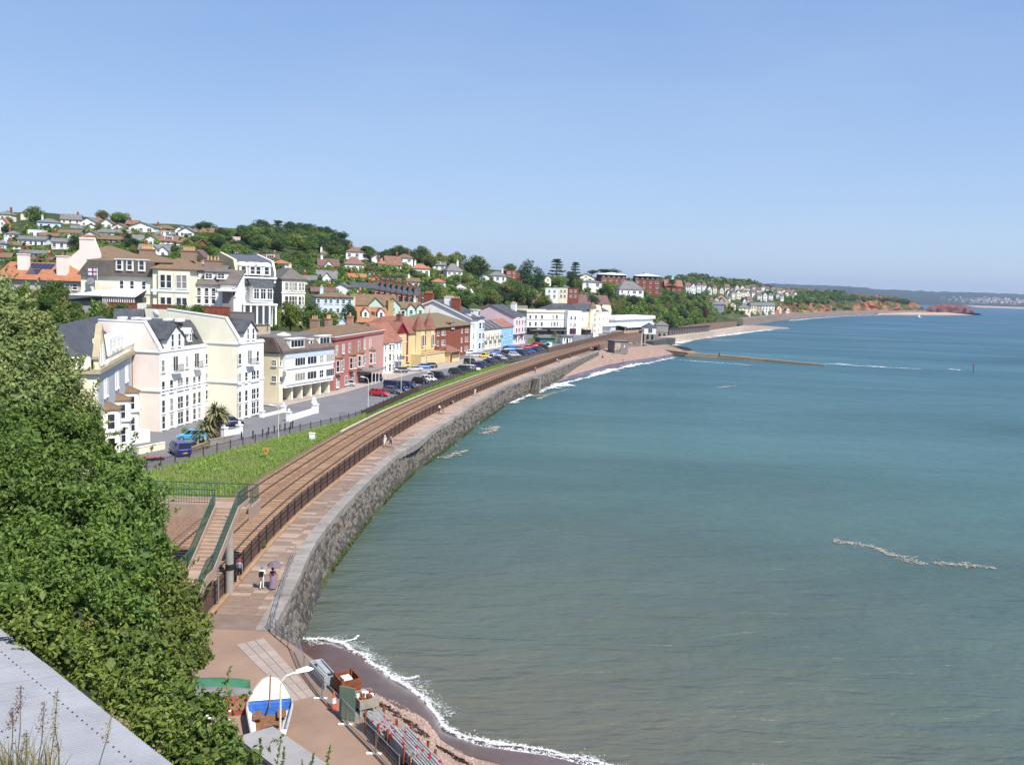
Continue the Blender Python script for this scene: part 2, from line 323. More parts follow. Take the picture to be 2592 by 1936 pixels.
# ------------------------------------------------------------------ hill: one sheet whose depth per picture column and row was estimated from storey heights
HC = [(-200, [(840,140),(760,150),(740,185),(690,230),(640,290),(600,370),(570,450),(545,520)]),
  (100, [(850,135),(800,148),(750,180),(690,230),(640,290),(600,370),(570,450),(545,520),(535,545)]),
  (300, [(850,140),(800,150),(770,158),(700,215),(650,280),(610,360),(580,450),(560,520)]),
  (500, [(850,145),(800,152),(772,160),(700,220),(650,290),(612,370),(588,450),(572,500)]),
  (620, [(865,165),(820,172),(785,180),(745,235),(700,300),(650,370),(612,450),(580,520)]),
  (750, [(860,195),(830,200),(792,210),(750,265),(700,330),(650,420),(618,520),(600,560)]),
  (870, [(865,235),(830,238),(790,255),(755,285),(710,345),(665,420),(640,500),(627,540)]),
  (1000, [(880,262),(850,268),(820,274),(790,288),(762,308),(720,355),(680,420),(650,490),(640,520)]),
  (1130, [(880,305),(840,312),(800,325),(765,355),(725,410),(690,475),(668,530),(660,560)]),
  (1250, [(865,370),(830,376),(795,388),(760,412),(722,468),(692,520),(682,560)]),
  (1350, [(850,445),(820,449),(790,458),(762,480),(730,540),(708,610),(698,650)]),
  (1500, [(850,490),(820,495),(800,502),(770,522),(735,565),(712,640),(702,700)]),
  (1620, [(850,505),(838,510),(800,535),(770,555),(738,590),(716,720),(706,800)]),
  (1700, [(838,525),(828,540),(790,565),(752,600),(740,680),(736,730)]),
  (1790, [(826,640),(815,650),(790,690),(765,760),(745,880),(739,940)]),
  (1880, [(812,742),(804,758),(785,820),(755,950),(742,1080),(738,1120)]),
  (2000, [(793,1042),(788,1050),(778,1075),(765,1105),(748,1220),(735,1360),(728,1430)]),
  (2150, [(789,1378),(783,1388),(773,1408),(760,1440),(752,1480),(745,1540),(742,1600)]),
  (2290, [(788,1722),(782,1732),(775,1750),(766,1780),(760,1830),(756,1880),(754,1940)]),
  (2338, [(788.5,1772),(787,1778),(785,1785),(783,1795),(782,1805),(780,1820),(779,1850)])]
def HD(px, py):
 """depth of the hillside seen at a picture point"""
 xs = [c[0] for c in HC]
 i = min(max(int(np.searchsorted(xs, px))-1, 0), len(xs)-2)
 f = min(max((px-xs[i])/(xs[i+1]-xs[i]), 0), 1)
 def one(c):
  ys = [a for a, b in c[1]][::-1]; ds = [b for a, b in c[1]][::-1]; return float(np.interp(py, ys, ds))
 return lerp(one(HC[i]), one(HC[i+1]), f)
def hill(px, py): return GD(px, py, HD(px, py))
def skyrow(px): return interp(px, [c[0] for c in HC], [c[1][-1][0] for c in HC])
def botrow(px): return interp(px, [c[0] for c in HC], [c[1][0][0] for c in HC])
def land_material(name, cliff=False):
 m = bpy.data.materials.new(name); m.use_nodes = True; t = m.node_tree; N = t.nodes; Lk = t.links
 b = N['Principled BSDF']; b.inputs['Roughness'].default_value = 0.95; b.inputs['Specular IOR Level'].default_value = 0.1
 geo = N.new('ShaderNodeNewGeometry')
 n1 = N.new('ShaderNodeTexNoise'); n1.inputs['Scale'].default_value = 0.06; n1.inputs['Detail'].default_value = 9; n1.inputs['Roughness'].default_value = 0.7; Lk.new(geo.outputs['Position'], n1.inputs['Vector'])
 rp = N.new('ShaderNodeValToRGB'); e = rp.color_ramp.elements
 e[0].position = 0.35; e[0].color = (0.03, 0.042, 0.014, 1); e[1].position = 0.7; e[1].color = (0.14, 0.13, 0.065, 1); x = e.new(0.52); x.color = (0.05, 0.07, 0.022, 1)
 Lk.new(n1.outputs['Fac'], rp.inputs[0]); out = rp.outputs[0]
 if cliff:
  sx = N.new('ShaderNodeSeparateXYZ'); Lk.new(geo.outputs['True Normal'], sx.inputs[0])
  n2 = N.new('ShaderNodeTexNoise'); n2.inputs['Scale'].default_value = 0.022; n2.inputs['Detail'].default_value = 8; n2.inputs['Roughness'].default_value = 0.7; Lk.new(geo.outputs['Position'], n2.inputs['Vector'])
  r2 = N.new('ShaderNodeMapRange'); r2.inputs[1].default_value = 0.44; r2.inputs[2].default_value = 0.54; Lk.new(n2.outputs['Fac'], r2.inputs[0])
  r3 = N.new('ShaderNodeMapRange'); r3.inputs[1].default_value = 0.86; r3.inputs[2].default_value = 0.93; r3.inputs[3].default_value = 1; r3.inputs[4].default_value = 0; Lk.new(sx.outputs['Z'], r3.inputs[0])
  mu = N.new('ShaderNodeMath'); mu.operation = 'MULTIPLY'; Lk.new(r2.outputs[0], mu.inputs[0]); Lk.new(r3.outputs[0], mu.inputs[1])
  rr = N.new('ShaderNodeValToRGB'); rr.color_ramp.elements[0].color = (0.22, 0.055, 0.03, 1); rr.color_ramp.elements[1].color = (0.5, 0.19, 0.1, 1); rr.color_ramp.elements[0].position = .4; rr.color_ramp.elements[1].position = .62
  Lk.new(n1.outputs['Fac'], rr.inputs[0])
  mx = N.new('ShaderNodeMixRGB'); Lk.new(mu.outputs[0], mx.inputs[0]); Lk.new(out, mx.inputs[1]); Lk.new(rr.outputs[0], mx.inputs[2]); out = mx.outputs[0]
 Lk.new(out, b.inputs['Base Color']); return m
def hill_sheet(name, x0, x1, step, m, rough, cliff=False):
 rows = []
 K = 46
 for k in range(K+1):
  r = []
  for px in np.arange(x0, x1+0.1, step):
   yb, ys = botrow(px), skyrow(px); f = (k/K)**0.8
   py = lerp(yb, ys, f); p = hill(px, py)
   n = mnoise.fractal(Vector((p.x*0.03, p.y*0.03, 0)), 1.0, 2.0, 4)*rough
   if cliff:
    n2 = mnoise.fractal(Vector((p.x*0.02, p.y*0.004, p.z*0.05)), 1.0, 2.0, 5)
    edge = min(1, k/6.0)*min(1, (2338-px)/60.0)
    p = p+Vector((0, n2*26*edge, 0))
    n *= 0.7
   p.z += n*min(1, k/4)
   r.append(p)
  rows.append(r)
 rows.insert(0, [Vector((p.x, p.y-4, 2.0)) for p in rows[0]])
 rows.append([Vector((p.x*1.25, p.y*1.25, p.z-12)) for p in rows[-1]])
 rows.append([Vector((p.x*2.0, p.y*2.0, -6)) for p in rows[-2]])
 return sheet(name, rows, m)
LAND = land_material('hill_land'); CLIFF = land_material('cliff_land', True)
hill_sheet('hillside', -240, 1960, 20, LAND, 0.9)
hill_sheet('cliffs', 1960, 2338, 4.5, CLIFF, 2.0, True)
_gt = list(np.arange(0, INNER.atY(560), 6.0))
sheet('ground', [[INNER.at(t, 6.6, 4.7) for t in _gt], [INNER.at(t, 6.6, 4.7)+Vector((-70, 0, 0)) for t in _gt], [INNER.at(t, 6.6, 4.7)+Vector((-220, 0, 0)) for t in _gt]], LAND)
# ------------------------------------------------------------------ far shore across the estuary
FARL = mat('far_woodland', (0.015, 0.028, 0.024), var=0.5, scale=0.004, col2=(0.045, 0.06, 0.04), rough=1, spec=0.05)
def far_hills(name, prof, D0, D1, base):
 rows = []
 X = np.arange(prof[0][0], prof[-1][0]+1, 6)
 for k in range(9):
  f = k/8; D = lerp(D0, D1, f); r = []
  for px in X:
   top = interp(px, [a for a, b in prof], [b for a, b in prof]); pt = GD(px, top, D1); z = pt.z
   h = lerp(base, z, f**1.25)*(1+0.05*mnoise.noise(Vector((px*0.05, k*0.7, 1))))
   q = GD(px, 740, D); r.append(Vector((q.x, D, h+(mnoise.noise(Vector((px*.11, k, 3)))*8 if k else 0))))
  rows.append(r)
 rows.append([Vector((p.x, p.y+1500, -5)) for p in rows[-1]])
 return sheet(name, rows, FARL)
far_hills('far_hills', [(1900, 716), (1952, 718), (2050, 721), (2148, 725), (2231, 733), (2295, 735), (2368, 738), (2466, 740), (2540, 743), (2592, 745), (2800, 752)], 5600, 8500, 1)
SAND = mat('red_shingle', (0.31, 0.215, 0.17), var=0.25, scale=0.8, bump=0.3, bscale=9, rough=1, spec=0.1)
SANDWET = mat('wet_red_sand', (0.11, 0.06, 0.055), var=0.25, scale=0.9, rough=0.22, spec=0.6)
SANDFAR = mat('pale_sand', (0.42, 0.30, 0.22), var=0.1, scale=0.01)
sheet('sand_spit', [[GD(px, 786, 5000) .xy.to_3d()+Vector((0, -60, -0.5)) for px in (2462, 2520, 2592, 2700)], [GD(px, 780, 5000).xy.to_3d()+Vector((0, 120, 9)) for px in (2462, 2520, 2592, 2700)]], SANDFAR)
# red rock headland
def headland():
 V, Q = [], []
 A = Vector((2362, 792)); n = 40; rows = []
 foot = [(2345, 786), (2362, 791), (2400, 793.5), (2440, 795), (2470, 796)]
 prof = [(2345, 782, 0), (2356, 775, 0), (2372, 770, 0), (2395, 769, 0), (2430, 773, 0), (2455, 777, 0), (2463, 783, 0), (2470, 793, 0)]
 for k in range(9):
  r = []
  for i in range(n+1):
   px = lerp(2345, 2471, i/n)
   yt = interp(px, [a for a, b, c in prof], [b for a, b, c in prof])
   D = lerp(1890, 2020, i/n)
   zt = GD(px, yt, D).z
   f = [0, .3, .55, .75, .9, 1, 1.0, .9, 0][k]; dd = [0, 2, 4, 7, 12, 22, 50, 75, 90][k]
   q = GD(px, 770, D+dd)
   nn = mnoise.fractal(Vector((px*0.09, f*3.0, dd*0.05)), 1, 2, 5)
   r.append(Vector((q.x+nn*3, q.y+nn*14*(k in (1,2,3,4,5)), max(-1, zt*f*(1+0.12*nn*(k in (4, 5, 6)))-0.6+(k == 0)*0))))
  rows.append(r)
 o = sheet('headland', rows, mat('dark_red_sandstone', (0.15, 0.06, 0.055), var=0.45, scale=0.09, rough=1, bump=0.8, bscale=0.4), smooth=False)
headland()
# ------------------------------------------------------------------ beaches
def strip(name, a, b, m, kind='structure', sub=1):
 rows = [[lerp(p, q, k/sub) for p, q in zip(a, b)] for k in range(sub+1)]
 return sheet(name, rows, m, kind)
# far beach beyond the station
fb_w = [G(px, py, -0.3) for px, py in ((1652, 886), (1700, 868), (1771, 854.5), (1843.6, 846), (1903, 838), (1959, 833.5), (1998, 833.5))]
fb_t = [G(px, py, 3.2) for px, py in ((1640, 862), (1695, 852), (1755, 845), (1797, 840), (1883, 823))]+[G(1930, 824, 2.2), G(1996, 829.5, .8)]
strip('far_beach', fb_w, fb_t, SAND, sub=3)
# station beach
sb_w = [G(px, py, -0.3) for px, py in ((1325, 1000), (1350, 990), (1401, 975), (1452, 962), (1500, 951), (1540, 940), (1590, 927), (1640, 918), (1712, 904), (1790, 905))]
sb_t = [G(px, py, 3.3) for px, py in ((1330, 960), (1352, 951), (1392, 936), (1462, 908), (1512, 889), (1536, 880), (1570, 880), (1625, 876), (1690, 872), (1740, 880))]
strip('station_beach', sb_w, sb_t, SAND, sub=6)
wl = [lerp(a, b, 0.02)+Vector((0, 0, .02)) for a, b in zip(sb_w, sb_t)]; wm = [lerp(a, b, 0.24)+Vector((0, 0, .03)) for a, b in zip(sb_w, sb_t)]
strip('wet_sand', wl, wm, SANDWET, sub=2)
# near cove beach
nb_w = [(-15.0, 63.6, 0), (-13.0, 64.0, 0), (-10.6, 61.8, 0), (-7.7, 57.9, 0), (-5.6, 55.8, 0), (-4.2, 53.2, 0), (-3.4, 50.9, 0), (-1.2, 49.6, 0), (3.2, 48.9, 0), (12, 45, 0)]
nb_t = [(-15.4, 56.4, 0.6), (-13.2, 53.7, 1.6), (-10.7, 50.7, 2.5), (-8.2, 48.3, 3.1), (-6.5, 45.6, 3.5), (-4.7, 43.4, 3.6), (-3.2, 41, 3.6), (-1.2, 37.6, 3.6), (.8, 33, 3.6), (2.8, 26, 3.6)]
NBW = [Vector(p) for p in nb_w]; NBT = [Vector(p) for p in nb_t]
def beach_pt(s, f):
 i = min(int(s), len(NBW)-2); t = s-i; a = lerp(NBW[i], NBW[i+1], t); b = lerp(NBT[i], NBT[i+1], t); p = a+(b-a)*f; p.z += 0.10*mnoise.noise(Vector((p.x*.35, p.y*.35, 0)))*f
 return p
rows = [[beach_pt(s, f) for s in np.linspace(0, 8.999, 60)] for f in np.linspace(-.25, 1, 20)]
sheet('cove_beach', rows, SAND)
rows = [[beach_pt(s, f)+Vector((0, 0, .03)) for s in np.linspace(0, 8.999, 60)] for f in np.linspace(-0.2, 0.62, 8)]
# wet band narrows away along the beach
for j, r in enumerate(rows):
 for i, p in enumerate(r):
  s = np.linspace(0, 8.999, 60)[i]; fmax = interp(s, [0, 1, 2, 3.2, 4.2, 5, 9], [.97, .93, .80, .68, .55, .36, .26]); f = -.2+(fmax+.2)*j/7+0.03*math.sin(s*5)*(j == 7); r[i] = beach_pt(s, f)+Vector((0, 0, .03))
sheet('wet_beach', rows, SANDWET)
# pebbles on the dry cove sand
V, Q = [], []
for _ in range(2600):
 s = rnd.uniform(2.2, 8.9); fm = interp(s, [0, 3, 4, 5, 9], [.9, .68, .50, .36, .28]); f = fm+(1-fm)*rnd.random()**1.6; p = beach_pt(s, f); r = rnd.uniform(.02, .085)
 o0 = len(V); a = rnd.random()*3
 for i in range(4): V.append((p.x+r*math.cos(a+i*1.57)*rnd.uniform(.7, 1.3), p.y+r*math.sin(a+i*1.57), p.z-.01))
 V.append((p.x, p.y, p.z+r*.9)); V.append((p.x+r*.3, p.y, p.z+r*.8))
 for i in range(4): Q.append((o0+i, o0+(i+1) % 4, o0+4, o0+4))
V = np.array(V); T = [(a, b, c) for a, b, c, d in Q]
o = new('pebbles', np_mesh('pebbles', V, T, mat('beach_pebble', (0.22, 0.13, 0.10), var=.1, scale=9, col2=(.55, .42, .34)))); o['kind'] = 'stuff'
# ------------------------------------------------------------------ promenade, slabs
PAVE = mat('promenade_base', (0.20, 0.145, 0.115), var=0.2, scale=0.6)
rows = [[], []]
for y in np.arange(55.6, 331, 2.0): rows[0].append(Vector((xin(y)+.0, y, 3.97))); rows[1].append(Vector((xout(y)-.02, y, 3.97)))
prom = sheet('promenade', rows, PAVE)
CONC = mat('pink_concrete', (0.34, 0.235, 0.18), var=0.14, scale=0.5, bump=0.15, bscale=12)
CONC2 = mat('brown_concrete', (0.27, 0.18, 0.13), var=0.16, scale=0.22, bump=0.15, bscale=12)
# broad apron in the foreground
ap = [(-34, 58), (-20.6, 58), (-20.6, 55.6), (-15.3, 55.6), (-13, 53.3), (-10.5, 50.3), (-8, 48), (-6.3, 45.3), (-4.5, 43.2), (-3, 41), (-1, 37.5), (1, 33), (3, 26), (-12, 26), (-34, 40)]
o = MB(); o.prism(ap[::-1], 2.2, 3.99, 'z'); o.build('apron', CONC2)['kind'] = 'structure'
SLABM = [mat('slab_brown', (0.235, 0.165, 0.125), var=.12, scale=1.2, rand=.10, bump=.2, bscale=18), mat('slab_buff', (0.37, 0.265, 0.205), var=.1, scale=1.2, rand=.1), mat('slab_grey', (0.31, 0.235, 0.19), var=.12, scale=1.2, rand=.1)]
slabs = []
y = 58.2
while y < 300:
 x0, x1 = xin(y)+.55, xout(y)-.85
 k = max(2, round((x1-x0)/1.15)); off = rnd.random()*.4
 dy = 0.62 if y < 190 else 1.3
 pl = 0.07+0.25*(70 < y < 76)+0.25*(95 < y < 118)+.2*mnoise.noise(Vector((0, y*.2, 0)))
 cuts = [x0]+[x0+(x1-x0)*(i+off)/k for i in range(1, k)]+[x1]
 run = 0
 for a, b in zip(cuts, cuts[1:]):
  far = y > 128
  m = 1 if rnd.random() < (pl if not far else .5) or (run and rnd.random() < .35) else (2 if rnd.random() < (.2 if not far else .75) else 0)
  run = m == 1
  h = rnd.uniform(.0, .012)
  slabs.append((a+.02, b-.02, y+.015, y+dy-.015, 3.99+h, m))
 y += dy
def slab_obj(s, parent):
 o = MB(); o.box(0, s[1]-s[0], 0, s[3]-s[2], -.03, 0); o = o.build('slab', SLABM[s[5]], parent, fix=False, loc=(s[0], s[2], s[4])); return o
for s in slabs[:290]: slab_obj(s, prom)
m = MB()
for s in slabs[290:]: m.box(s[0], s[1], s[2], s[3], s[4]-.03, s[4], s[5])
o = m.build('paving_slabs', SLABM, prom, fix=False); o['kind'] = 'stuff'
# pale concrete panels beside the fence
PANM = mat('pale_concrete_panel', (0.33, 0.27, 0.235), var=.08, scale=.7, rand=.06)
c0, c1, c2, c3 = G(597, 1631, 4.0), G(668, 1614, 4.0), G(800, 1760, 4.0), G(742, 1775, 4.0)
apo = bpy.data.objects['apron']
for i in range(9):
 for j in range(3):
  f0, f1, g0, g1 = i/9+.004, (i+1)/9-.004, j/3+.012, (j+1)/3-.012
  q = [lerp(lerp(c0, c1, g), lerp(c3, c2, g), f) for f, g in ((f0, g0), (f0, g1), (f1, g1), (f1, g0))]
  mb = MB(); mb.prism([(p.x, p.y) for p in q], 3.95, 4.012+rnd.random()*.01, 'z'); mb.build('slab', PANM, apo)
# kerb at the foot of the railway wall
KERB = mat('ochre_kerb', (0.36, 0.22, 0.12), var=.2, scale=.9)
m = MB(); ts = np.arange(12, 290, 3.0)
for a, b in zip(ts, ts[1:]):
 for u0, u1, z in ((-.55, -.25, 4.07),):
  q = [INNER.at(a, u0), INNER.at(a, u1), INNER.at(b, u1), INNER.at(b, u0)]; m.prism([(p.x, p.y) for p in q], 3.9, z, 'z')
m.build('kerb', KERB)['kind'] = 'structure'
# ------------------------------------------------------------------ railway
BAL = mat('ballast', (0.15, 0.085, 0.055), var=.1, scale=5, col2=(0.31, 0.185, 0.12), bump=.9, bscale=9, rough=1)
TS = list(np.arange(0, INNER.L-1, 2.5))
offs = [(.28, 5.32), (1.2, 5.36), (3.1, 5.30), (5.2, 5.36), (6.4, 5.25), (7.0, 5.0)]
bed = sheet('railway_bed', [[INNER.at(t, o_, z) for t in TS] for o_, z in offs], BAL)
RAILM = mat('rusty_rail', (0.13, 0.07, 0.045), var=.2, scale=3, rough=.5, metal=.4)
RAILT = mat('rail_head', (0.30, 0.25, 0.22), var=.1, rough=.35, metal=.7)
track = [thing('railway_track', 'seaward railway track of two rails on sleepers beside the dark wall', 'railway track', group='railway tracks along the sea'), thing('railway_track', 'landward railway track of two rails on sleepers beside the grassy verge', 'railway track', group='railway tracks along the sea')]
ROFF = [(.72, 2.2), (3.95, 5.43)]
TR = list(np.arange(0, INNER.L-1, 1.5))
for k, pr in enumerate(ROFF):
 for r in pr:
  m = MB()
  for a, b in zip(TR, TR[1:]):
   m.bar(INNER.at(a, r, 5.5), INNER.at(b, r, 5.5), .075, .15)
   m.bar(INNER.at(a, r, 5.59), INNER.at(b, r, 5.59), .07, .03, 1)
  m.build('rail', [RAILM, RAILT], track[k], fix=False)
SLEEP = mat('concrete_sleeper', (0.35, 0.225, 0.14), var=.15, scale=2, rand=.18)
sm = MB(); sm.box(-.125, .125, -1.25, 1.25, -.15, 0); sleeper_me = None
n_s = 0
for k, pr in enumerate(ROFF):
 c = sum(pr)/2; rest = MB(); t = 6.0; i = 0
 while t < 330:
  p = INNER.at(t, c, 5.435); a = INNER.ang(t)
  if i < 170:
   if sleeper_me is None: ob = sm.build('sleeper', SLEEP, track[k]); sleeper_me = ob.data
   else: ob = new('sleeper', sleeper_me, track[k])
   ob.location = p; ob.rotation_euler = (0, 0, a)
  else:
   rest.box(-.125, .125, -1.25, 1.25, -.15, 0, M=Matrix.Translation(p)@Matrix.Rotation(a, 4, 'Z'))
  t += .66; i += 1
 o = rest.build('far_sleepers', SLEEP, track[k], fix=False); o['kind'] = 'stuff'
# retaining wall of the railway: dark stone, capped
RWALL = mat('dark_brown_stone', (0.075, 0.045, 0.036), var=.1, scale=2.2, col2=(.15, .085, .06), bump=.6, bscale=6)
rw = thing('retaining_wall', 'long dark stone wall between the railway and the promenade', 'wall')
T2 = list(np.arange(6, INNER.atY(334), 2.5))
m = MB()
for a, b in zip(T2, T2[1:]):
 q = [INNER.at(a, 0), INNER.at(a, .3), INNER.at(b, .3), INNER.at(b, 0)]; m.prism([(p.x, p.y) for p in q], 3.6, 5.34, 'z')
m.build('wall', RWALL, rw)
far = [INNER.atY(348)+i*3 for i in range(int((INNER.L-INNER.atY(348))/3))]
m = MB()
for a, b in zip(far, far[1:]):
 q = [INNER.at(a, 0), INNER.at(a, .5), INNER.at(b, .5), INNER.at(b, 0)]; m.prism([(p.x, p.y) for p in q], 0, 5.3, 'z')
o = m.build('viaduct_wall', mat('brown_stone', (.22, .15, .11), var=.25, scale=.6)); tag(o, 'brown stone railway wall running past the station above the far beach', 'wall')
# mesh fence standing along the retaining wall
fe = thing('railway_fence', 'dark post and wire fence on top of the wall beside the promenade', 'fence')
pm = MB(); pm.box(-.035, .035, -.035, .035, -.25, 1.45); pme = None
t = 14
while t < INNER.atY(325):
 p = INNER.at(t, -.05, 4.25)
 if pme is None: ob = pm.build('post', DARKM, fe); pme = ob.data
 else: ob = new('post', pme, fe)
 ob.location = p; ob.rotation_euler = (0, 0, INNER.ang(t)); t += 2.45
m = MB()
for a, b in zip(T2[3:], T2[4:]):
 for z in (4.75, 5.2, 5.62): m.bar(INNER.at(a, -.05, z), INNER.at(b, -.05, z), .03)
m.build('rail', DARKM, fe, fix=False)
m = MB()
ct = list(np.arange(INNER.atY(126), INNER.atY(320), 3))
for a, b in zip(ct, ct[1:]): m.bar(INNER.at(a, 6.75, 5.08), INNER.at(b, 6.75, 5.08), .35, .2)
m.build('cable_trough', mat('pale_concrete', (.55, .50, .44), var=.2, scale=.5))['kind'] = 'structure'
# ------------------------------------------------------------------ sea wall: rough stones one by one
SW = thing('sea_wall', 'curving grey stone sea wall dropping from the promenade to the water', 'wall', )
core = []
TO = list(np.arange(0, OUTER.L-.5, 2.0))
def bulge(t):
 y = OUTER.at(t).y; return 0.9*math.exp(-((y-124.5)/7.0)**2)
rows = [[OUTER.at(t, -.75 if z < 1 else -.10, z) for t in TO] for z in (-1.5, 3.78)]
cm = np_mesh('core', [tuple(p) for r in rows for p in r], [(i, i+1, len(TO)+i+1, len(TO)+i) for i in range(len(TO)-1)], mat('mortar', (.03, .026, .022), var=.2, scale=2))
new('core', cm, SW)
STM = [mat('stone_grey', (.135, .122, .105), var=.25, scale=1.5, rand=.25, bump=.4, bscale=9), mat('stone_dark', (.07, .063, .055), var=.25, scale=1.5, rand=.2, bump=.4, bscale=9), mat('stone_pink', (.17, .138, .11), var=.2, scale=1.5, rand=.2, bump=.4, bscale=9), mat('stone_weed', (.055, .085, .02), var=.4, scale=2, col2=(.10, .10, .045))]
def stone(t0, t1, z0, z1, near):
 """one rough block: jittered outer face"""
 J = lambda a: rnd.uniform(-a, a)
 def pt(t, z, o_): return OUTER.at(t, -(0.12+(3.9-z)*.15+o_), z)
 g = .02; d = rnd.uniform(.04, .17)
 a = [(t0+g, z0+g), (t1-g, z0+g), (t1-g, z1-g), (t0+g, z1-g)]
 back = [pt(t, z, -.25) for t, z in a]; mid = [pt(t, z, d*.4) for t, z in a]
 c = ((t0+t1)/2, (z0+z1)/2)
 fr = [pt(lerp(t, c[0], .22)+J(.05), lerp(z, c[1], .25)+J(.03), d) for t, z in a]
 vs = back+mid+fr
 fs = [(0,1,5,4),(1,2,6,5),(2,3,7,6),(3,0,4,7),(4,5,9,8),(5,6,10,9),(6,7,11,10),(7,4,8,11),(8,9,10,11)]
 return vs, fs
allst = []
z = -0.5; ci = 0
while z < 3.7:
 h = .36 if z < 3.3 else 3.72-z
 t = rnd.random()*.3
 while t < OUTER.L-2:
  y_ = OUTER.at(t).y
  L_ = rnd.uniform(.36, .85) if y_ < 125 else rnd.uniform(.6, 1.2)
  hh = h
  weed = z < .25+.45*mnoise.noise(Vector((t*.25, z, 0))) and y_ > 74 and y_ < 196
  m = 3 if weed and rnd.random() < .8 else rnd.choices((0, 1, 2), (.5, .33, .17) if z > 1.1+.5*mnoise.noise(Vector((t*.1, 0, 9))) else (.2, .76, .04))[0]
  allst.append((t, t+L_, z, z+hh, m, y_)); t += L_
 z += h
allst.sort(key=lambda s: s[5]-s[2]*4)
front = [s for s in allst if s[2] > .2 and s[5] > 62.5][:290]; fset = set(id(s) for s in front)
for s in front:
 vs, fs = stone(*s[:4], True); c = vs[0]; m = MB(); m.add([v-c for v in vs], fs); m.build('stone', STM[s[4]], SW, fix=False, loc=c)
m = MB()
for s in allst:
 if id(s) in fset: continue
 vs, fs = stone(*s[:4], False); m.add(vs, fs, s[4])
o = m.build('stones', STM, SW, fix=False); o['kind'] = 'stuff'
# coping
COPE = mat('grey_coping', (.27, .24, .215), var=.2, scale=.8, bump=.4, bscale=7, rand=.12)
t = 0
while t < OUTER.L-1:
 y_ = OUTER.at(t).y
 L_ = 1.6 if y_ < 140 else 3.2
 lift = .0 if y_ < 61 else .14
 wd = 0.95 if y_ < 112 else .8
 bl = bulge(t+L_/2)
 a0, a1 = t+.012, min(t+L_, OUTER.L-.3)-.012; h = rnd.uniform(0, .03)
 tt = [OUTER.at(a0, wd), OUTER.at(a0, -.16-bl), OUTER.at(a1, -.16-bl), OUTER.at(a1, wd)]
 m = MB(); m.prism([(p.x, p.y) for p in tt], 3.70-(.2 if bl > .2 else 0), 4.05+lift+h+(.2*min(1, bl)), 'z')
 m.build('coping_stone', COPE, SW); t += L_
# ------------------------------------------------------------------ street
ASPH = mat('asphalt', (.17, .165, .175), var=.1, scale=.25, bump=.1, bscale=10)
PAVEM = mat('pavement_flags', (.36, .31, .27), var=.12, scale=.5)
ys = list(np.arange(96, 470, 4.0))
def xroad(y):
 if y < 250: return xfen(y)-.25
 r_ = INNER.at(INNER.atY(y), 8.2).x
 return lerp(xfen(y)-.25, r_, min(1, (y-250)/40))
rows = [[Vector((xroad(y), y, 5.0)) for y in ys], [Vector((xroad(y)-interp(y, [96, 150, 300, 340, 470], [30, 28, 26, 50, 62]), y, 5.0)) for y in ys]]
sheet('road', rows, ASPH)
# pavement in front of the houses
PVL = Line([(-40.0, 150), (-37.2, 160), (-33.2, 172), (-31.0, 185), (-27.6, 200), (-23.6, 218), (-16, 232), (-8, 262), (-2, 290), (4, 320)])
pvt = list(np.arange(0, PVL.L, 3))
strip('pavement', [PVL.at(t, 0, 5.12) for t in pvt], [PVL.at(t, 6.0, 5.13) for t in pvt], PAVEM)
m = MB()
for a, b in zip(pvt, pvt[1:]): m.bar(PVL.at(a, -.06, 5.06), PVL.at(b, -.06, 5.06), .14, .16)
m.build('street_kerb', mat('kerb_stone', (.5, .46, .40), var=.1))['kind'] = 'structure'
# grass verge between the track and the street fence
sheet('ballast_apron', [[INNER.at(t, 6.8, 5.12) for t in np.arange(0, INNER.atY(81), 3)], [INNER.at(t, 19, 5.14) for t in np.arange(0, INNER.atY(81), 3)]], BAL)
yy = list(np.arange(80, 142, 3.0))
def xrail(y): return INNER.at(INNER.atY(y), 6.9).x
GRASSB = mat('verge_soil', (.075, .11, .022), var=.4, scale=.5, col2=(.14, .16, .05))
rows = []
for k in range(7):
 f = k/6; r = []
 for y in yy:
  a = xrail(y); b = min(xfen(max(93, y))+.1, a-.3);
  if y < 93: b = a-13
  x = lerp(a, b, f); r.append(Vector((x, y, 5.02+.35*math.sin(f*math.pi)+.25*mnoise.noise(Vector((x*.3, y*.3, 0)))*math.sin(f*math.pi))))
 rows.append(r)
sheet('verge', rows, GRASSB)
# grassy strip further along the fence
yy2 = list(np.arange(142, 252, 4.0))
strip('verge_strip', [INNER.at(INNER.atY(y), 7.05, 5.03) for y in yy2], [Vector((xfen(y)+.1, y, 5.05)) for y in yy2], GRASSB)
# steep bank below the viewpoint
BANK = mat('bank_soil', (.04, .05, .018), var=.4, scale=.6)
BX = lambda y: interp(y, [-10, 10, 25, 40, 50, 62], [-2.5, -3.5, -7.5, -14.5, -19, -22])
def bankz(x, y):
 a = 26.0-0.36*max(0, y-2)-0.85*max(0, x+3)*(y > 0) if False else None
 dx = x+3.0
 zz = 25.2-max(0, y)*0.36-max(0, x-(BX(y)-10))*0.9
 if x < -20: zz += min(14, (-20-x)*.45)
 return max(3.6, zz)
rows = [[Vector((lerp(BX(y), -75, f), y, bankz(lerp(BX(y), -75, f), y)+0.4*mnoise.noise(Vector((f*20, y*.3, 0))))) for f in np.linspace(0, 1, 30)**1.4] for y in np.arange(-6, 66, 2.0)]
rows = [[Vector((r[0].x+.6, r[0].y, 2))]+r for r in rows]
sheet('bank', rows, BANK)
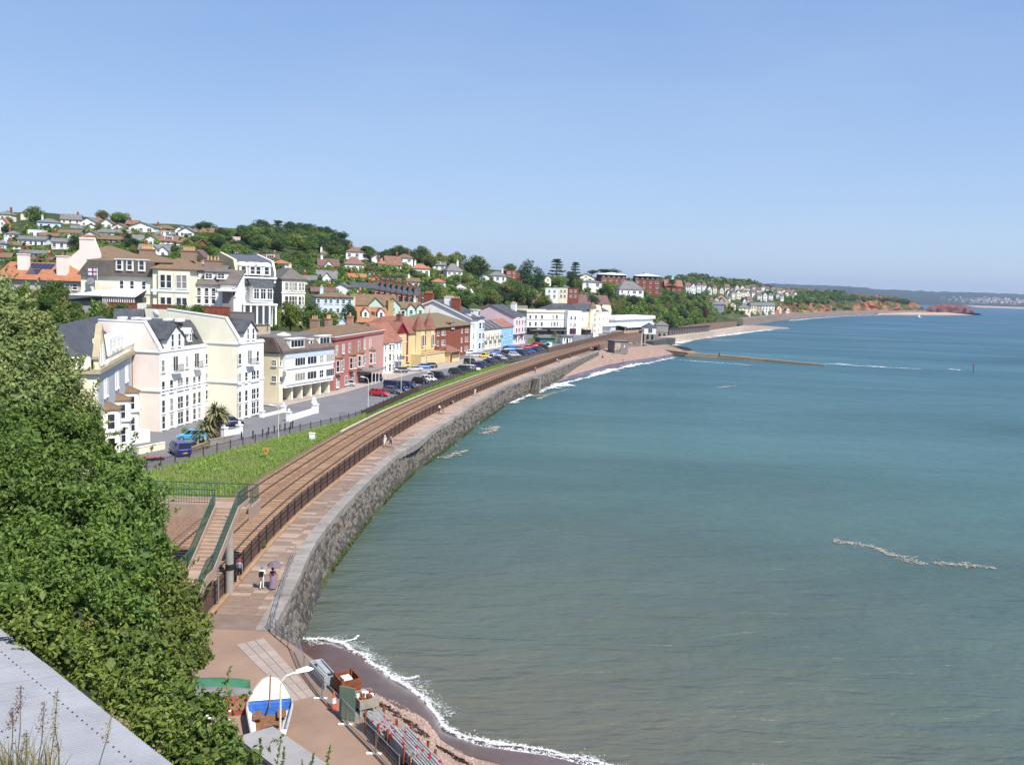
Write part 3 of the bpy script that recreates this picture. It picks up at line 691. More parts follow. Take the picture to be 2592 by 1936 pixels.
# ------------------------------------------------------------------ house builder
WCACHE = {}
def win_mesh(style, w, h, simple):
 """window standing in the plane y=0 of a wall, outside is -y; slot 0 frame, slot 1 glass"""
 key = (style, round(w, 2), round(h, 2), simple)
 if key in WCACHE: return WCACHE[key]
 f = .09 if min(w, h) > .7 else .06
 m = MB(); d0, d1 = -.07, .02
 m.box(-w/2, -w/2+f, d0, d1, 0, h); m.box(w/2-f, w/2, d0, d1, 0, h)
 m.box(-w/2+f, w/2-f, d0, d1, 0, f); m.box(-w/2+f, w/2-f, d0, d1, h-f, h)
 bars = []
 if style in ('sash', 'double', 'cross', 'tall'): bars.append(('h', .5 if style != 'tall' else .66))
 if style in ('double', 'cross', 'french', 'tall2'): bars.append(('v', 0))
 if style in ('triple', 'quad'):
  n = 3 if style == 'triple' else 4
  for i in range(1, n): bars.append(('v', -w/2+w*i/n))
 if style == 'tall2': bars += [('h', .66), ('h', .33)]
 if style == 'grid':
  for i in range(1, max(2, int(w/.55))): bars.append(('v', -w/2+w*i/max(2, int(w/.55))))
  bars.append(('h', .7))
 for k, v in bars:
  if k == 'h': m.box(-w/2+f, w/2-f, d0+.015, d1, h*v-.035, h*v+.035)
  else: m.box(v-.035, v+.035, d0+.02, d1, f, h-f)
 m.box(-w/2-.08, w/2+.08, -.16, 0, -.1, -.003)
 p = MB(); p.box(-w/2+f, w/2-f, -.025, .01, f, h-f)
 if simple:
  m.add(p.v, p.f, 1)
  me = m.build('window', [W_TRIM, GLASS]); r = (me.data, None); bpy.data.objects.remove(me)
 else:
  a = m.build('window', [W_TRIM]); b = p.build('pane', [GLASS]); r = (a.data, b.data); bpy.data.objects.remove(a); bpy.data.objects.remove(b)
 WCACHE[key] = r; return r
class House:
 """A: front left foot, B: front right foot (seen from the camera); x along the front, y to the back"""
 def __init__(s, name, label, A, B, depth, cat='house', group=None, simple=False, foot=2.5, base=None):
  A = Vector(A); B = Vector(B); s.A = A; s.z0 = A.z if base is None else base
  d = (B-A).xy; s.L = d.length; s.ang = math.atan2(d.y, d.x); s.D = depth; s.simple = simple; s.foot = foot
  s.r = thing(name, label, cat, (A.x, A.y, s.z0), s.ang, group)
  s.M = Matrix.Translation((A.x, A.y, s.z0))@Matrix.Rotation(s.ang, 4, 'Z'); s.B = B
 def zpy(s, py, x=0.0, y=0.0):
  p = s.M@Vector((x, y, 0)); return zat(p, py)-s.z0
 def xpx(s, px):
  a = s.M@Vector((0, 0, 0)); b = s.M@Vector((max(s.L, 1), 0, 0)); return along(a, b, px)
 def ypx(s, px, x=0.0):
  a = s.M@Vector((x, 0, 0)); b = s.M@Vector((x, s.D, 0)); return along(a, b, px)
 def part(s, name, mb, mats, parent=None, **k): return mb.build(name, mats, parent or s.r, **k)
 def wall(s, h, m, x0=0, x1=None, y0=0, y1=None, z0=None, name='wall'):
  x1 = s.L if x1 is None else x1; y1 = s.D if y1 is None else y1
  mb = MB(); mb.box(x0, x1, y0, y1, -s.foot if z0 is None else z0, h); return s.part(name, mb, m)
 def roof(s, kind, h, rise, m, wm=None, x0=0, x1=None, y0=0, y1=None, ov=.35, th=.16, ridge=.5, name='roof', hipin=None):
  x1 = s.L if x1 is None else x1; y1 = s.D if y1 is None else y1
  mb = MB(); X0, X1, Y0, Y1 = x0-ov, x1+ov, y0-ov, y1+ov; e = h-.05
  if kind == 'gable':      # ridge runs along the front
   yr = lerp(y0, y1, ridge); drop = rise*ov/max(.1, (yr-y0))
   mb.prism([(Y0, h-drop), (yr, h+rise), (Y1, h-rise*ov/max(.1, (y1-yr))), (Y1, h+th-rise*ov/max(.1, (y1-yr))), (yr, h+rise+th), (Y0, h+th-drop)], X0, X1, 'x')
   g = MB(); g.prism([(y0, h-.01), (yr, h+rise-.03), (y1, h-.01)], x0+.01, x1-.01, 'x'); s.part('gable', g, wm)
  elif kind == 'gabley':   # gable faces the front
   xr = lerp(x0, x1, ridge); drop = rise*ov/max(.1, (xr-x0)); d2 = rise*ov/max(.1, (x1-xr))
   mb.prism([(X0, h-drop), (xr, h+rise), (X1, h-d2), (X1, h+th-d2), (xr, h+rise+th), (X0, h+th-drop)], Y0, Y1, 'y')
   g = MB(); g.prism([(x0, h-.01), (xr, h+rise-.03), (x1, h-.01)], y0+.01, y1-.01, 'y'); s.part('gable', g, wm)
  elif kind == 'hip':
   W, Dp = X1-X0, Y1-Y0
   if W >= Dp: i = (hipin if hipin is not None else Dp*.5); a = (X0+i, (Y0+Y1)/2, h+rise); b = (X1-i, (Y0+Y1)/2, h+rise)
   else: i = (hipin if hipin is not None else W*.5); a = ((X0+X1)/2, Y0+i, h+rise); b = ((X0+X1)/2, Y1-i, h+rise)
   if (Vector(a)-Vector(b)).length < .05: b = (b[0]+.05, b[1], b[2])
   vs = [(X0,Y0,e),(X1,Y0,e),(X1,Y1,e),(X0,Y1,e),(X0,Y0,h+th*.6),(X1,Y0,h+th*.6),(X1,Y1,h+th*.6),(X0,Y1,h+th*.6),a,b]
   fs = [(0,3,2,1),(0,1,5,4),(1,2,6,5),(2,3,7,6),(3,0,4,7)]
   fs += [(4,5,9,8),(5,6,9),(6,7,8,9),(7,4,8)] if W >= Dp else [(4,5,8),(5,6,9,8),(6,7,9),(7,4,8,9)]
   mb.add(vs, fs)
  elif kind == 'flat':
   mb.box(x0+.3, x1-.3, y0+.3, y1-.3, h-.2, h+.05)
   p = MB(); t = .3
   p.box(x0-.06, x1+.06, y0-.06, y0+t, h+.004, h+rise); p.box(x0-.06, x1+.06, y1-t, y1+.06, h+.004, h+rise)
   p.box(x0-.06, x0+t, y0+t, y1-t, h+.004, h+rise); p.box(x1-t, x1+.06, y0+t, y1-t, h+.004, h+rise); s.part('parapet', p, wm)
  elif kind == 'mono':     # slopes up to the back
   mb.prism([(Y0, h), (Y1, h+rise), (Y1, h+rise+th), (Y0, h+th)], X0, X1, 'x')
  elif kind == 'mansard':
   i = ridge if ridge > .5 else 1.1; r = rise
   vs = [(X0,Y0,h),(X1,Y0,h),(X1,Y1,h),(X0,Y1,h),(x0+i,y0+i,h+r),(x1-i,y0+i,h+r),(x1-i,y1-i,h+r),(x0+i,y1-i,h+r)]
   mb.add(vs, [(0,3,2,1),(4,5,6,7),(0,1,5,4),(1,2,6,5),(2,3,7,6),(3,0,4,7)])
  return s.part(name, mb, m)
 def win(s, face, u, v, w, h, style='sash', frame=None, simple=None, out=0.0):
  a, b = win_mesh(style, w, h, s.simple if simple is None else simple)
  o = new('window', a, s.r)
  if face == 'f': o.location = (u, -.012-out, v)
  elif face == 'b': o.location = (u, s.D+.012+out, v); o.rotation_euler = (0, 0, math.pi)
  elif face == 'l': o.location = (-.012-out, u, v); o.rotation_euler = (0, 0, -math.pi/2)
  elif face == 'r': o.location = (s.L+.012+out, u, v); o.rotation_euler = (0, 0, math.pi/2)
  if b is not None:
   p_ = new('pane', b, o)
   if rnd.random() < .28: p_.material_slots[0].link = 'OBJECT'; p_.material_slots[0].material = CURT
  return o
 def wins(s, face, us, rows, w=1.0, style='sash', out=0.0):
  for v, h in rows:
   for u in us: s.win(face, u, v, w, h, style, out=out)
 def wpx(s, px, rows, w=1.0, style='sash', out=0.0): s.wins('f', [s.xpx(p) for p in px], rows, w, style, out)
 def chimney(s, x, y, z0, h, wx=1.6, wy=.7, m=None, pots=3, potm=None):
  mb = MB(); mb.box(x-wx/2, x+wx/2, y-wy/2, y+wy/2, z0, z0+h); mb.box(x-wx/2-.1, x+wx/2+.1, y-wy/2-.1, y+wy/2+.1, z0+h+.002, z0+h+.2)
  c = s.part('chimney', mb, m or BRICK)
  for i in range(pots):
   u = lerp(-wx/2+.25, wx/2-.25, (i+.5)/pots if pots > 1 else .5) if wx >= wy else 0
   q = lerp(-wy/2+.25, wy/2-.25, (i+.5)/pots) if wy > wx else 0
   pm_ = MB(); pm_.lathe([(.17, 0), (.14, .55), (.18, .6), (.18, .7)], 8, (x+u, y+q, z0+h+.21)); s.part('chimney_pot', pm_, potm or POT, parent=c)
  return c
 def dormer(s, u, y, z, w, h, rise, d, wm, rm, style='sash', ww=None, wh=None, kind='gable'):
  """a dormer whose front wall stands at depth y"""
  mb = MB()
  if kind == 'gable': mb.prism([(u-w/2, z), (u+w/2, z), (u+w/2, z+h), (u, z+h+rise), (u-w/2, z+h)], y, y+d, 'y')
  else: mb.box(u-w/2, u+w/2, y, y+d, z, z+h)
  dm = s.part('dormer', mb, wm)
  r = MB()
  if kind == 'gable':
   o_ = .18; k = rise/(w/2)
   r.prism([(u-w/2-o_, z+h-o_*k), (u, z+h+rise), (u+w/2+o_, z+h-o_*k), (u+w/2+o_, z+h-o_*k+.12), (u, z+h+rise+.12), (u-w/2-o_, z+h-o_*k+.12)], y-.2, y+d+.3, 'y')
  elif kind == 'arch':
   r.prism([(u+(w/2+.12)*math.cos(a), z+h+rise*math.sin(a)) for a in np.linspace(0, math.pi, 9)], y-.15, y+d, 'y')
  else: r.box(u-w/2-.15, u+w/2+.15, y-.2, y+d, z+h+.002, z+h+.15)
  s.part('dormer_roof', r, rm, parent=dm)
  a, b = win_mesh(style, ww or w*.62, wh or h*.8, s.simple); o = new('window', a, dm); o.location = (u, y-.012, z+h*.1)
  if b: new('pane', b, o)
  return dm
 def band(s, z, hh=.25, out=.12, m=None, x0=0, x1=None, l=True, name='cornice', y1=None):
  mb = MB(); x1 = s.L if x1 is None else x1
  mb.box(x0-out, x1+out, -out, -.004, z, z+hh)
  if l: mb.box(x0-out, x0-.004, 0, s.D if y1 is None else y1, z, z+hh)
  return s.part(name, mb, m or W_TRIM)
 def bay(s, u, w, z0, z1, d, wm, rm, rows, style='sash', name='bay', cap=.8):
  """canted bay with its own little roof"""
  mb = MB(); c = min(d, w*.28)
  pl = [(u-w/2, 0), (u-w/2+c, -d), (u+w/2-c, -d), (u+w/2, 0)]
  mb.prism(pl, z0, z1, 'z'); b = s.part(name, mb, wm)
  r = MB(); e = .18
  po = [(u-w/2-e, .1), (u-w/2+c-e*.6, -d-e), (u+w/2-c+e*.6, -d-e), (u+w/2+e, .1)]
  vs = [(p[0], p[1], z1+.003) for p in po]+[(p[0], p[1], z1+.12) for p in po]+[(u-w/2+c, .1, z1+cap+.12), (u+w/2-c, .1, z1+cap+.12)]
  r.add(vs, [(0,1,5,4),(1,2,6,5),(2,3,7,6),(4,5,8),(5,6,9,8),(6,7,9),(3,2,1,0)]); s.part('bay_roof', r, rm, parent=b)
  fw = w-2*c
  for v, h in rows:
   a, p_ = win_mesh(style, fw*.86, h, s.simple); o = new('window', a, b); o.location = (u, -d-.012, v)
   if p_: new('pane', p_, o)
   sl_ = math.hypot(c, d); a2, p2 = win_mesh('sash', sl_*.55, h, s.simple)
   for sg in (-1, 1):
    o2 = new('window', a2, b); an = math.atan2(d, c); nx, ny = sg*math.sin(an), -math.cos(an)
    o2.location = (u+sg*(w/2-c/2)+nx*.012, -d/2+ny*.012, v); o2.rotation_euler = (0, 0, sg*an)
    if p2: new('pane', p2, o2)
  return b
POT = mat('clay_pot', (.55, .36, .18), var=.15)
POTR = mat('red_clay_pot', (.36, .13, .08), var=.15)
# ---------- white apartment block (two wings)
A = Vector((-49.1, 121.9, 5)); B = Vector((-47.0, 137.2, 5))
h = House('apartment_block', 'tall white and pinkish apartment block in two wings with slate mansard roofs, beside the palm', A, B, 11, 'apartment block')
H1 = h.zpy(885);
h.wall(H1, W_PINKW)
fm = MB(); fm.box(.02, h.L-.02, -.06, 0, -.5, H1-.01); h.part('front_wall', fm, W_WHITE)
for z in (H1-.45, H1*.49): h.band(z, .28, .16)
h.roof('mansard', H1+.003, 3.6, SLATE, ridge=2.3, ov=-.25, x0=.3, y0=.1)
mb = MB(); mb.prism([(-.12, H1-.3), (-.12, H1+.25), (2.1, H1+3.75), (h.D-2.1, H1+3.75), (h.D, H1+.3), (h.D, H1-.3)], -.12, .28, 'x'); h.part('parapet_gable', mb, W_PINKW)
mb = MB(); mb.prism([(-.2, H1-.1), (-.2, H1+.35), (2.0, H1+3.9), (h.D-2, H1+3.9), (h.D-2, H1+3.75), (2.15, H1+3.7), (.05, H1+.25), (.05, H1-.1)], -.2, .32, 'x'); h.part('coping', mb, W_TRIM)
u = h.xpx(444.5)
gx0, gx1 = h.xpx(424), h.xpx(466); gap = h.zpy(824, u)
mb = MB(); mb.prism([(gx0, H1-.2), (gx1, H1-.2), (gx1, H1+1.5), (u, gap), (gx0, H1+1.5)], -.10, 2.4, 'y'); h.part('gable', mb, W_WHITE)
mb = MB(); mb.prism([(gx0-.3, H1+1.25), (u, gap), (gx1+.3, H1+1.25), (gx1+.3, H1+1.43), (u, gap+.2), (gx0-.3, H1+1.43)], -.3, 3.6, 'y'); h.part('gable_roof', mb, SLATE)
for q in (-.95, .95): h.win('f', u+q, H1+.15, .8, 1.9, 'sash', out=.10)
for px in (469, 491):
 h.dormer(h.xpx(px), .55, H1+.5, 1.0, 1.4, .6, 1.6, W_WHITE, W_TRIM)
for px in (400+8, 511):
 mb = MB(); uu = h.xpx(px); mb.quad((uu-.5, .62, H1+1.05), (uu+.5, .62, H1+1.05), (uu+.5, 1.25, H1+2.2), (uu-.5, 1.25, H1+2.2)); h.part('skylight', mb, GLASS)
rowz = [(8.35, 1.75), (5.35, 1.75)]
c1 = [h.xpx(280+x/3.754) for x in (497, 722, 908)]
h.wins('f', c1, rowz, .95, out=.06); h.wins('f', c1[:2], [(2.55, 1.9), (.25, 1.95)], .95, out=.06)
h.wins('f', c1[2:], [(2.9, 1.6)], .95, out=.06)
h.win('f', h.xpx(433), 5.35, 1.0, 1.75, out=.06); h.win('f', h.xpx(433), 2.55, 1.0, 1.9, out=.06); h.win('f', h.xpx(433), .25, 1.0, 1.95, out=.06)
h.win('f', h.xpx(455), 5.35, 1.7, 1.75, 'cross', out=.06); h.win('f', h.xpx(455), 2.55, 1.7, 1.9, 'cross', out=.06); h.win('f', h.xpx(455), .25, 1.7, 1.95, 'cross', out=.06)
for x in (790, 837): h.wins('f', [h.xpx(280+x/3.754)], [(5.35, 1.6), (2.6, 1.9), (.3, 1.8)], .95, out=.06)
def balcony(h, u, z, w, d=.7, hh=1.0, out=.06, slab=True):
 mb = MB(); mb.box(u-w/2, u+w/2, -d-out, -out-.005, z-.16, z); b = h.part('balcony', mb, W_WHITE)
 r = MB()
 for zz in (z+.12, z+hh): r.bar((u-w/2, -d-out+.03, zz), (u+w/2, -d-out+.03, zz), .04);
 for sg in (-1, 1):
  for zz in (z+.12, z+hh): r.bar((u+sg*w/2, -d-out+.03, zz), (u+sg*w/2, -out-.01, zz), .04)
 n = int(w/.16)
 for i in range(n+1): r.bar((u-w/2+w*i/n, -d-out+.03, z), (u-w/2+w*i/n, -d-out+.03, z+hh), .025)
 h.part('railing', r, DARKM, parent=b)
for px, w_ in ((444, 2.4), (497, 1.9)):
 u = h.xpx(px); h.win('f', u, 8.15, 1.5, 2.25, 'french', out=.06); balcony(h, u, 8.1, w_)
mb = MB(); u = h.xpx(522); mb.box(u-.9, u+.9, -.5, -.06, 0, 2.3); h.part('porch', mb, W_PINKW)
for px in (406.5, 480, 511):
 mb = MB(); u = h.xpx(px); mb.tube((u, -.16, 0), (u, -.16, H1-.8), .05, 6); h.part('drainpipe', mb, W_TRIM)
# second wing, part of the same block
A2 = Vector((-42.0, 134.3, 5));
class Wing(House):
 def __init__(s, host, A, B, depth):
  d = (Vector(B)-Vector(A)).xy; s.A = A; s.z0 = 5.0; s.L = d.length; s.ang = math.atan2(d.y, d.x); s.D = depth; s.simple = host.simple; s.foot = 2.5; s.r = host.r; s.host = host
  s.W = Matrix.Translation((A.x, A.y, s.z0))@Matrix.Rotation(s.ang, 4, 'Z'); s.M = s.W; s.T = host.M.inverted()@s.W
 def part(s, name, mb, mats, parent=None, **k):
  mb.v = [tuple(s.T@Vector(v)) for v in mb.v]; return mb.build(name, mats, parent or s.r, **k)
 def win(s, *a, **k):
  o = House.win(s, *a, **k); rz = o.rotation_euler.z; o.location = s.T@Vector(o.location); o.rotation_euler = (0, 0, rz+s.ang-s.host.ang); return o
g = Wing(h, A2, G(666, 1046.5, 5), 16)
H2 = g.zpy(865)
g.wall(H2, W_PALEY, z0=-2.5)
fm = MB(); fm.box(.02, g.L-.02, -.06, 0, -.5, H2-.01); g.part('front_wall', fm, W_WHITE)
for z in (H2-.45, H2*.47): g.band(z, .28, .16)
g.roof('mansard', H2+.003, 3.4, SLATE, ridge=2.3, ov=-.25, x0=.3, y0=.1)
mb = MB(); mb.prism([(-.12, H2-.3), (-.12, H2+.25), (2.1, H2+3.5), (12, H2+4.4), (g.D, H2+4.4), (g.D, H2-.3)], -.12, .28, 'x'); g.part('parapet_gable', mb, W_PALEY)
mb = MB(); mb.prism([(-.1, H2-.3), (-.1, H2+.27), (2.12, H2+3.52), (12, H2+4.42), (12, H2+4.62), (2.0, H2+3.72), (-.3, H2+.4), (-.3, H2-.3)], -.2, .34, 'x'); g.part('coping', mb, W_TRIM)
u = g.xpx(632); gap = g.zpy(813, u);
mb = MB(); mb.prism([(u-1.9, H2-.2), (u+1.9, H2-.2), (u+1.9, H2+1.5), (u, gap), (u-1.9, H2+1.5)], -.10, 2.4, 'y'); g.part('gable', mb, W_WHITE)
mb = MB(); mb.prism([(u-2.2, H2+1.25), (u, gap), (u+2.2, H2+1.25), (u+2.2, H2+1.43), (u, gap+.2), (u-2.2, H2+1.43)], -.3, 3.6, 'y'); g.part('gable_roof', mb, SLATE)
for q in (-.8, .8): g.win('f', u+q, H2+.15, .75, 1.8, out=.10)
for x in (1222, 1390): g.wins('f', [g.xpx(280+x/3.754)], [(8.6, 1.75), (5.6, 1.75), (2.7, 1.8), (.3, 2.1)], .85, out=.06)
g.wins('f', [g.xpx(621.5)], [(5.6, 1.75), (2.7, 1.8), (.3, 2.1)], .9, out=.06); g.wins('f', [g.xpx(640)], [(5.6, 1.75), (2.7, 1.8), (.3, 2.1)], 1.4, 'cross', out=.06)
u = g.xpx(630); g.win('f', u, 8.4, 1.5, 2.25, 'french', out=.06)
mb = MB(); mb.box(u-1.1, u+1.1, -.76, -.065, 8.2, 8.36); g.part('balcony', mb, W_WHITE)
mb = MB()
for zz in (8.5, 9.35): mb.bar((u-1.1, -.74, zz), (u+1.1, -.74, zz), .04)
for i in range(13): mb.bar((u-1.1+2.2*i/12, -.74, 8.36), (u-1.1+2.2*i/12, -.74, 9.35), .025)
g.part('railing', mb, DARKM)
# roof furniture: vents and dish
for px, py in ((310, 803), (345, 806), (370, 801), (425, 802), (455, 801)):
 mb = MB(); q = h.M.inverted()@GD(px, py, 131); mb.box(q.x-.9, q.x+.9, q.y-.3, q.y+.3, H1+3.5, H1+3.95); h.part('roof_vent', mb, W_TRIM)
mb = MB(); mb.lathe([(.05, 0), (.35, .05), (.55, .16), (.62, .28)], 14); d = mb.build('satellite_dish', W_TRIM, h.r); d.location = h.M.inverted()@GD(391, 795, 129); d.rotation_euler = (rad(75), 0, rad(70))
mb = MB(); q = h.M.inverted()@GD(391, 795, 129); mb.tube((q.x, q.y, q.z-1.6), (q.x, q.y, q.z), .06, 6); h.part('dish_mast', mb, GREYM)
# ---------- Victorian terrace at the far left
A = Vector((-45.8, 96.5, 5)); B = Vector((-57.2, 137, 5))
h = House('terrace', 'old cream terrace with stacked bays and steep dark roof, half behind the bush', A, B, 10, 'terrace')
HT = h.zpy(937)
h.wall(HT, W_PALEY)
GREYW = plaster('grey_render', (.52, .53, .55)); BROWNW = plaster('brown_render', (.25, .15, .09))
mb = MB(); mb.box(.5, h.L*.62, -.05, 0, HT*.52, HT-.5); h.part('upper_front', mb, GREYW)
mb = MB(); mb.box(h.L*.62, h.L-.02, -.05, 0, HT*.55, HT-.5); h.part('upper_front', mb, BROWNW)
OCH = mat('ochre_stone', (.43, .36, .24), var=.15, scale=1)
h.band(HT-.4, .5, .45, OCH); h.band(HT*.62, .2, .1, OCH, x1=.3)
h.roof('hip', HT+.003, 4.4, SLATE, ov=.1, x0=1.5, y0=1.2)
mb = MB(); mb.box(.1, 3.6, .6, 5.5, HT+.105, HT+1.2); h.part('attic', mb, W_PALEY)
mb = MB(); mb.prism([(0, HT+.105), (4.6, HT+.105), (4.6, HT+1.4), (2.3, HT+4.6), (0, HT+1.4)], -.2, .3, 'y'); gb = h.part('gable', mb, W_CREAM)
mb = MB(); mb.prism([(-.2, HT+1.2), (2.3, HT+4.6), (4.8, HT+1.2), (4.8, HT+1.5), (2.3, HT+5.0), (-.2, HT+1.5)], -.3, .4, 'y'); h.part('gable_coping', mb, OCH)
for q in (-.7, .7): h.win('f', 2.3+q, HT+.5, .8, 2.1, out=.2)
mb = MB(); mb.prism([(h.L-7, HT+.105), (h.L-.1, HT+.105), (h.L-.1, HT+1.4), (h.L-3.5, HT+5.0), (h.L-7, HT+1.4)], -.1, .9, 'y'); h.part('gable', mb, BROWNW)
mb = MB(); mb.prism([(h.L-7.2, HT+1.2), (h.L-3.5, HT+5.0), (h.L+.1, HT+1.2), (h.L+.1, HT+1.6), (h.L-3.5, HT+5.4), (h.L-7.2, HT+1.6)], -.25, 4, 'y'); h.part('gable_roof', mb, SLATE)
for q in (-1, 1): h.win('f', h.L-3.5+q, HT+.5, .8, 1.9, out=.1)
mb = MB(); mb.box(h.L*.36, h.L*.66, 1.0, 3, HT+.105, HT+2.4); h.part('dormer', mb, W_WHITE)
for q in (.42, .5, .58): h.win('f', h.L*q, HT+.9, 1.6, 1.2, 'double', out=-.98)
mb = MB()
for i in range(40): mb.bar((h.L*(.15+.5*i/39), -.3, HT+.1), (h.L*(.15+.5*i/39), -.3, HT+1.0), .03)
mb.bar((h.L*.15, -.3, HT+1.0), (h.L*.65, -.3, HT+1.0), .05); h.part('railing', mb, DARKM)
for i in range(5):
 u = h.L*(.1+.19*i)+1; wm = W_PALEY if i < 4 else plaster('tan_render', (.45, .35, .22))
 h.bay(u, 3.4, -1, HT*.55+(0 if i < 3 else 1.2), 1.5, wm, BROWNR, [(.9, 2.1), (3.9, 1.9)] if i < 3 else [(.9, 2.2), (4.3, 2.3)], 'cross')
 for q in (-.8, .8): h.win('f', u+q, HT*.66+.2, .9, 2.1, out=.05)
for z in (3.7,):
 for i in range(5):
  u = h.L*(.1+.19*i)+1; mb = MB(); mb.prism([(u-1.9, 0), (u-.95, -1.75), (u+.95, -1.75), (u+1.9, 0)], 3.62, 4.0, 'z'); h.part('string_course', mb, W_TRIM)
h.wins('l', [2.6, 6], [(4.5, 2.0), (8, 1.8)], .95)
for q in (.7, .35): h.chimney(-1.0+3.2*q+1.5, 5.5+q*2, HT+1, 4.0, 2.6, 1.0, BRICK, 5, POTR)
mb = MB(); mb.box(-.1, 0, 1.0, 1.6, 0, HT-.5); h.part('quoin', mb, W_CREAM)
# ---------- cream block with mansard and open ground floor
h = House('flats', 'cream low block of flats with brown mansard roof over open garages', Vector((-41.1, 154.7, 5)), Vector((-35.4, 170.9, 5)), 13, 'apartment block')
HC_ = h.zpy(895, .8); g0 = 2.7
h.wall(g0, W_CREAM, x1=1.0); h.wall(g0, mat('dark_garage', (.10, .09, .08), var=.2), x0=1.0, y0=5.2)
for i in range(5):
 u = 1.0+(h.L-1.4)*(i+1)/5; mb = MB(); mb.box(u-.22, u+.22, .1, 5.2, -2, g0); h.part('pier', mb, W_PALEY)
h.wall(HC_, W_CREAM, z0=g0+.003, y0=.12)
mb = MB(); mb.box(.8, h.L, -.55, .118, g0-.1, HC_-.01); h.part('front_wall', mb, W_WHITE)
mb = MB(); mb.box(-.06, -.005, 8.0, 10.6, -.5, 2.6); h.part('garage_door', mb, mat('brown_lattice', (.24, .17, .12), var=.3, scale=5))
RB = roofmat('mansard_brown', (.15, .115, .10), var=.25)
top = 2.7
mb = MB(); X0, X1 = -.1, h.L+.1
mb.prism([(-.75, HC_+.003), (h.D, HC_+.003), (h.D, HC_+top), (.9, HC_+top), (-.75, HC_+.5)], X0, X1, 'x'); h.part('roof', mb, RB)
mb = MB(); mb.box(.1, h.L-.1, 1.0, h.D-.1, HC_+top+.003, HC_+top+.14); h.part('flat_roof', mb, mat('roof_felt', (.15, .14, .14), var=.15))
mb = MB(); mb.prism([(-.3, HC_+.2), (h.D, HC_+.2), (h.D, HC_+top+.1), (1.1, HC_+top+.1)], -.3, -.105, 'x'); h.part('gable_slab', mb, RB)
mb = MB(); mb.box(.8, h.L+.15, -.62, -.56, HC_-.9, HC_-.05); h.part('fascia', mb, mat('pale_blue_fascia', (.50, .58, .66), var=.05))
for u, w_, st, kind in ((h.xpx(746), 4.6, 'quad', 'flat'),):
 h.dormer(u, -.45, HC_+.75, w_, 1.7, 0, 2.5, W_WHITE, W_TRIM, 'quad', w_*.92, 1.4, 'flat')
h.dormer(h.xpx(785), -.1, HC_+1.0, 1.3, 1.1, 0, 2, W_WHITE, W_TRIM, 'plain', .9, .85, 'flat')
h.dormer(h.xpx(818), -.2, HC_+.8, 4.2, 1.75, 0, 2.2, W_PALEY, W_TRIM, 'triple', 3.6, 1.4, 'flat')
for z in (g0+.75, g0+3.55):
 for px, w_, st in ((752, 3.4, 'quad'), (782, 3.2, 'triple'), (806, 1.5, 'double'), (828, 3.0, 'quad')):
  h.win('f', h.xpx(px), z, w_, 1.55, st, out=.55)
 mb = MB(); mb.box(1.2, h.L-.3, -.72, -.56, z-.35, z-.12); h.part('sill_band', mb, W_TRIM)
h.wins('f', [.4], [(g0+1, 1.0), (g0+3.8, 1.0)], .5, 'plain', out=-.11)
h.wins('l', [1.1], [(g0+1, 1.1), (g0+3.8, 1.1)], 1.0, 'double')
q = Vector((4, 8.5, HC_+top)); mb = MB(); mb.box(3, 8, 7.5, 10.5, HC_+top+.145, HC_+top+1.9); mb.box(2.8, 8.2, 7.3, 10.7, HC_+top+1.903, HC_+top+2.05, 1); h.part('lift_housing', mb, [mat('buff_block', (.45, .37, .27), var=.12), ASPH])
mb = MB(); mb.lathe([(1.3, 0), (1.25, .15), (.5, .4), (.2, .55)], 14, (6.2, 3.4, HC_+top+.15)); h.part('roof_dome', mb, W_TRIM)
mb = MB(); mb.lathe([(.05, 0), (.3, .04), (.5, .14), (.55, .22)], 12); d = mb.build('satellite_dish', mat('grey_dish', (.22, .22, .23)), h.r); d.location = (.35, -.6, 5.2); d.rotation_euler = (rad(80), 0, 0)
# ---------- red rendered terrace
REDW = plaster('red_render', (.42, .165, .14)); SALM = plaster('salmon_render', (.54, .29, .25))
h = House('terrace', 'salmon and red rendered terrace with white bay windows under a dark brown roof', Vector((-35.3, 173.5, 5)), Vector((-30.5, 206.5, 5)), 10, 'terrace')
HR = h.zpy(853, 1)
h.wall(HR, REDW); mb = MB(); mb.box(h.L*.55, h.L-.02, -.05, 0, -1, HR-.02); h.part('front_wall', mb, SALM)
h.band(HR-.55, .55, .3, mat('red_cornice', (.42, .12, .11), var=.1)); h.band(HR-.02, .08, .38, W_TRIM)
h.roof('hip', HR+.07, 1.5, BROWNR, ov=-.3)
for px in (851, 867.5, 883.5): h.win('f', h.xpx(px), HR-3.6, 1.2, 1.9, 'cross')
for px in (906.5, 921, 935): h.win('f', h.xpx(px), HR-3.6, 1.3 if px != 921 else .8, 2.0, 'cross', out=.05)
for px in (853.5, 887, 908, 937): h.bay(h.xpx(px), 3.1, 3.3, 6.6, .9, REDW if px < 900 else SALM, BROWNR, [(3.8, 2.3)], 'double')
for px in (867.5, 921): h.win('f', h.xpx(px), 4.0, .9, 2.0, out=.05 if px > 900 else 0)
for px in (853.5, 875, 893, 915): h.win('f', h.xpx(px), .6, 1.6, 1.9, 'double', out=.05)
h.chimney(5, 6, HR+.4, 2.6, .9, 1.8, plaster('brown_chimney', (.30, .20, .15)), 3, POT); h.chimney(13, 6, HR+.6, 2.3, 2.6, .9, plaster('brown_chimney', (.30, .20, .15)), 4, POT); h.chimney(24, 5, HR+.6, 2.5, 1.2, 1.2, mat('pinkish_brick', (.45, .22, .15)), 2, POT)
mb = MB(); mb.box(h.L*.42, h.L*.72, -3.6, -.01, 2.75, 2.95); aw = h.part('awning', mb, mat('slate_awning', (.2, .2, .19), var=.3))
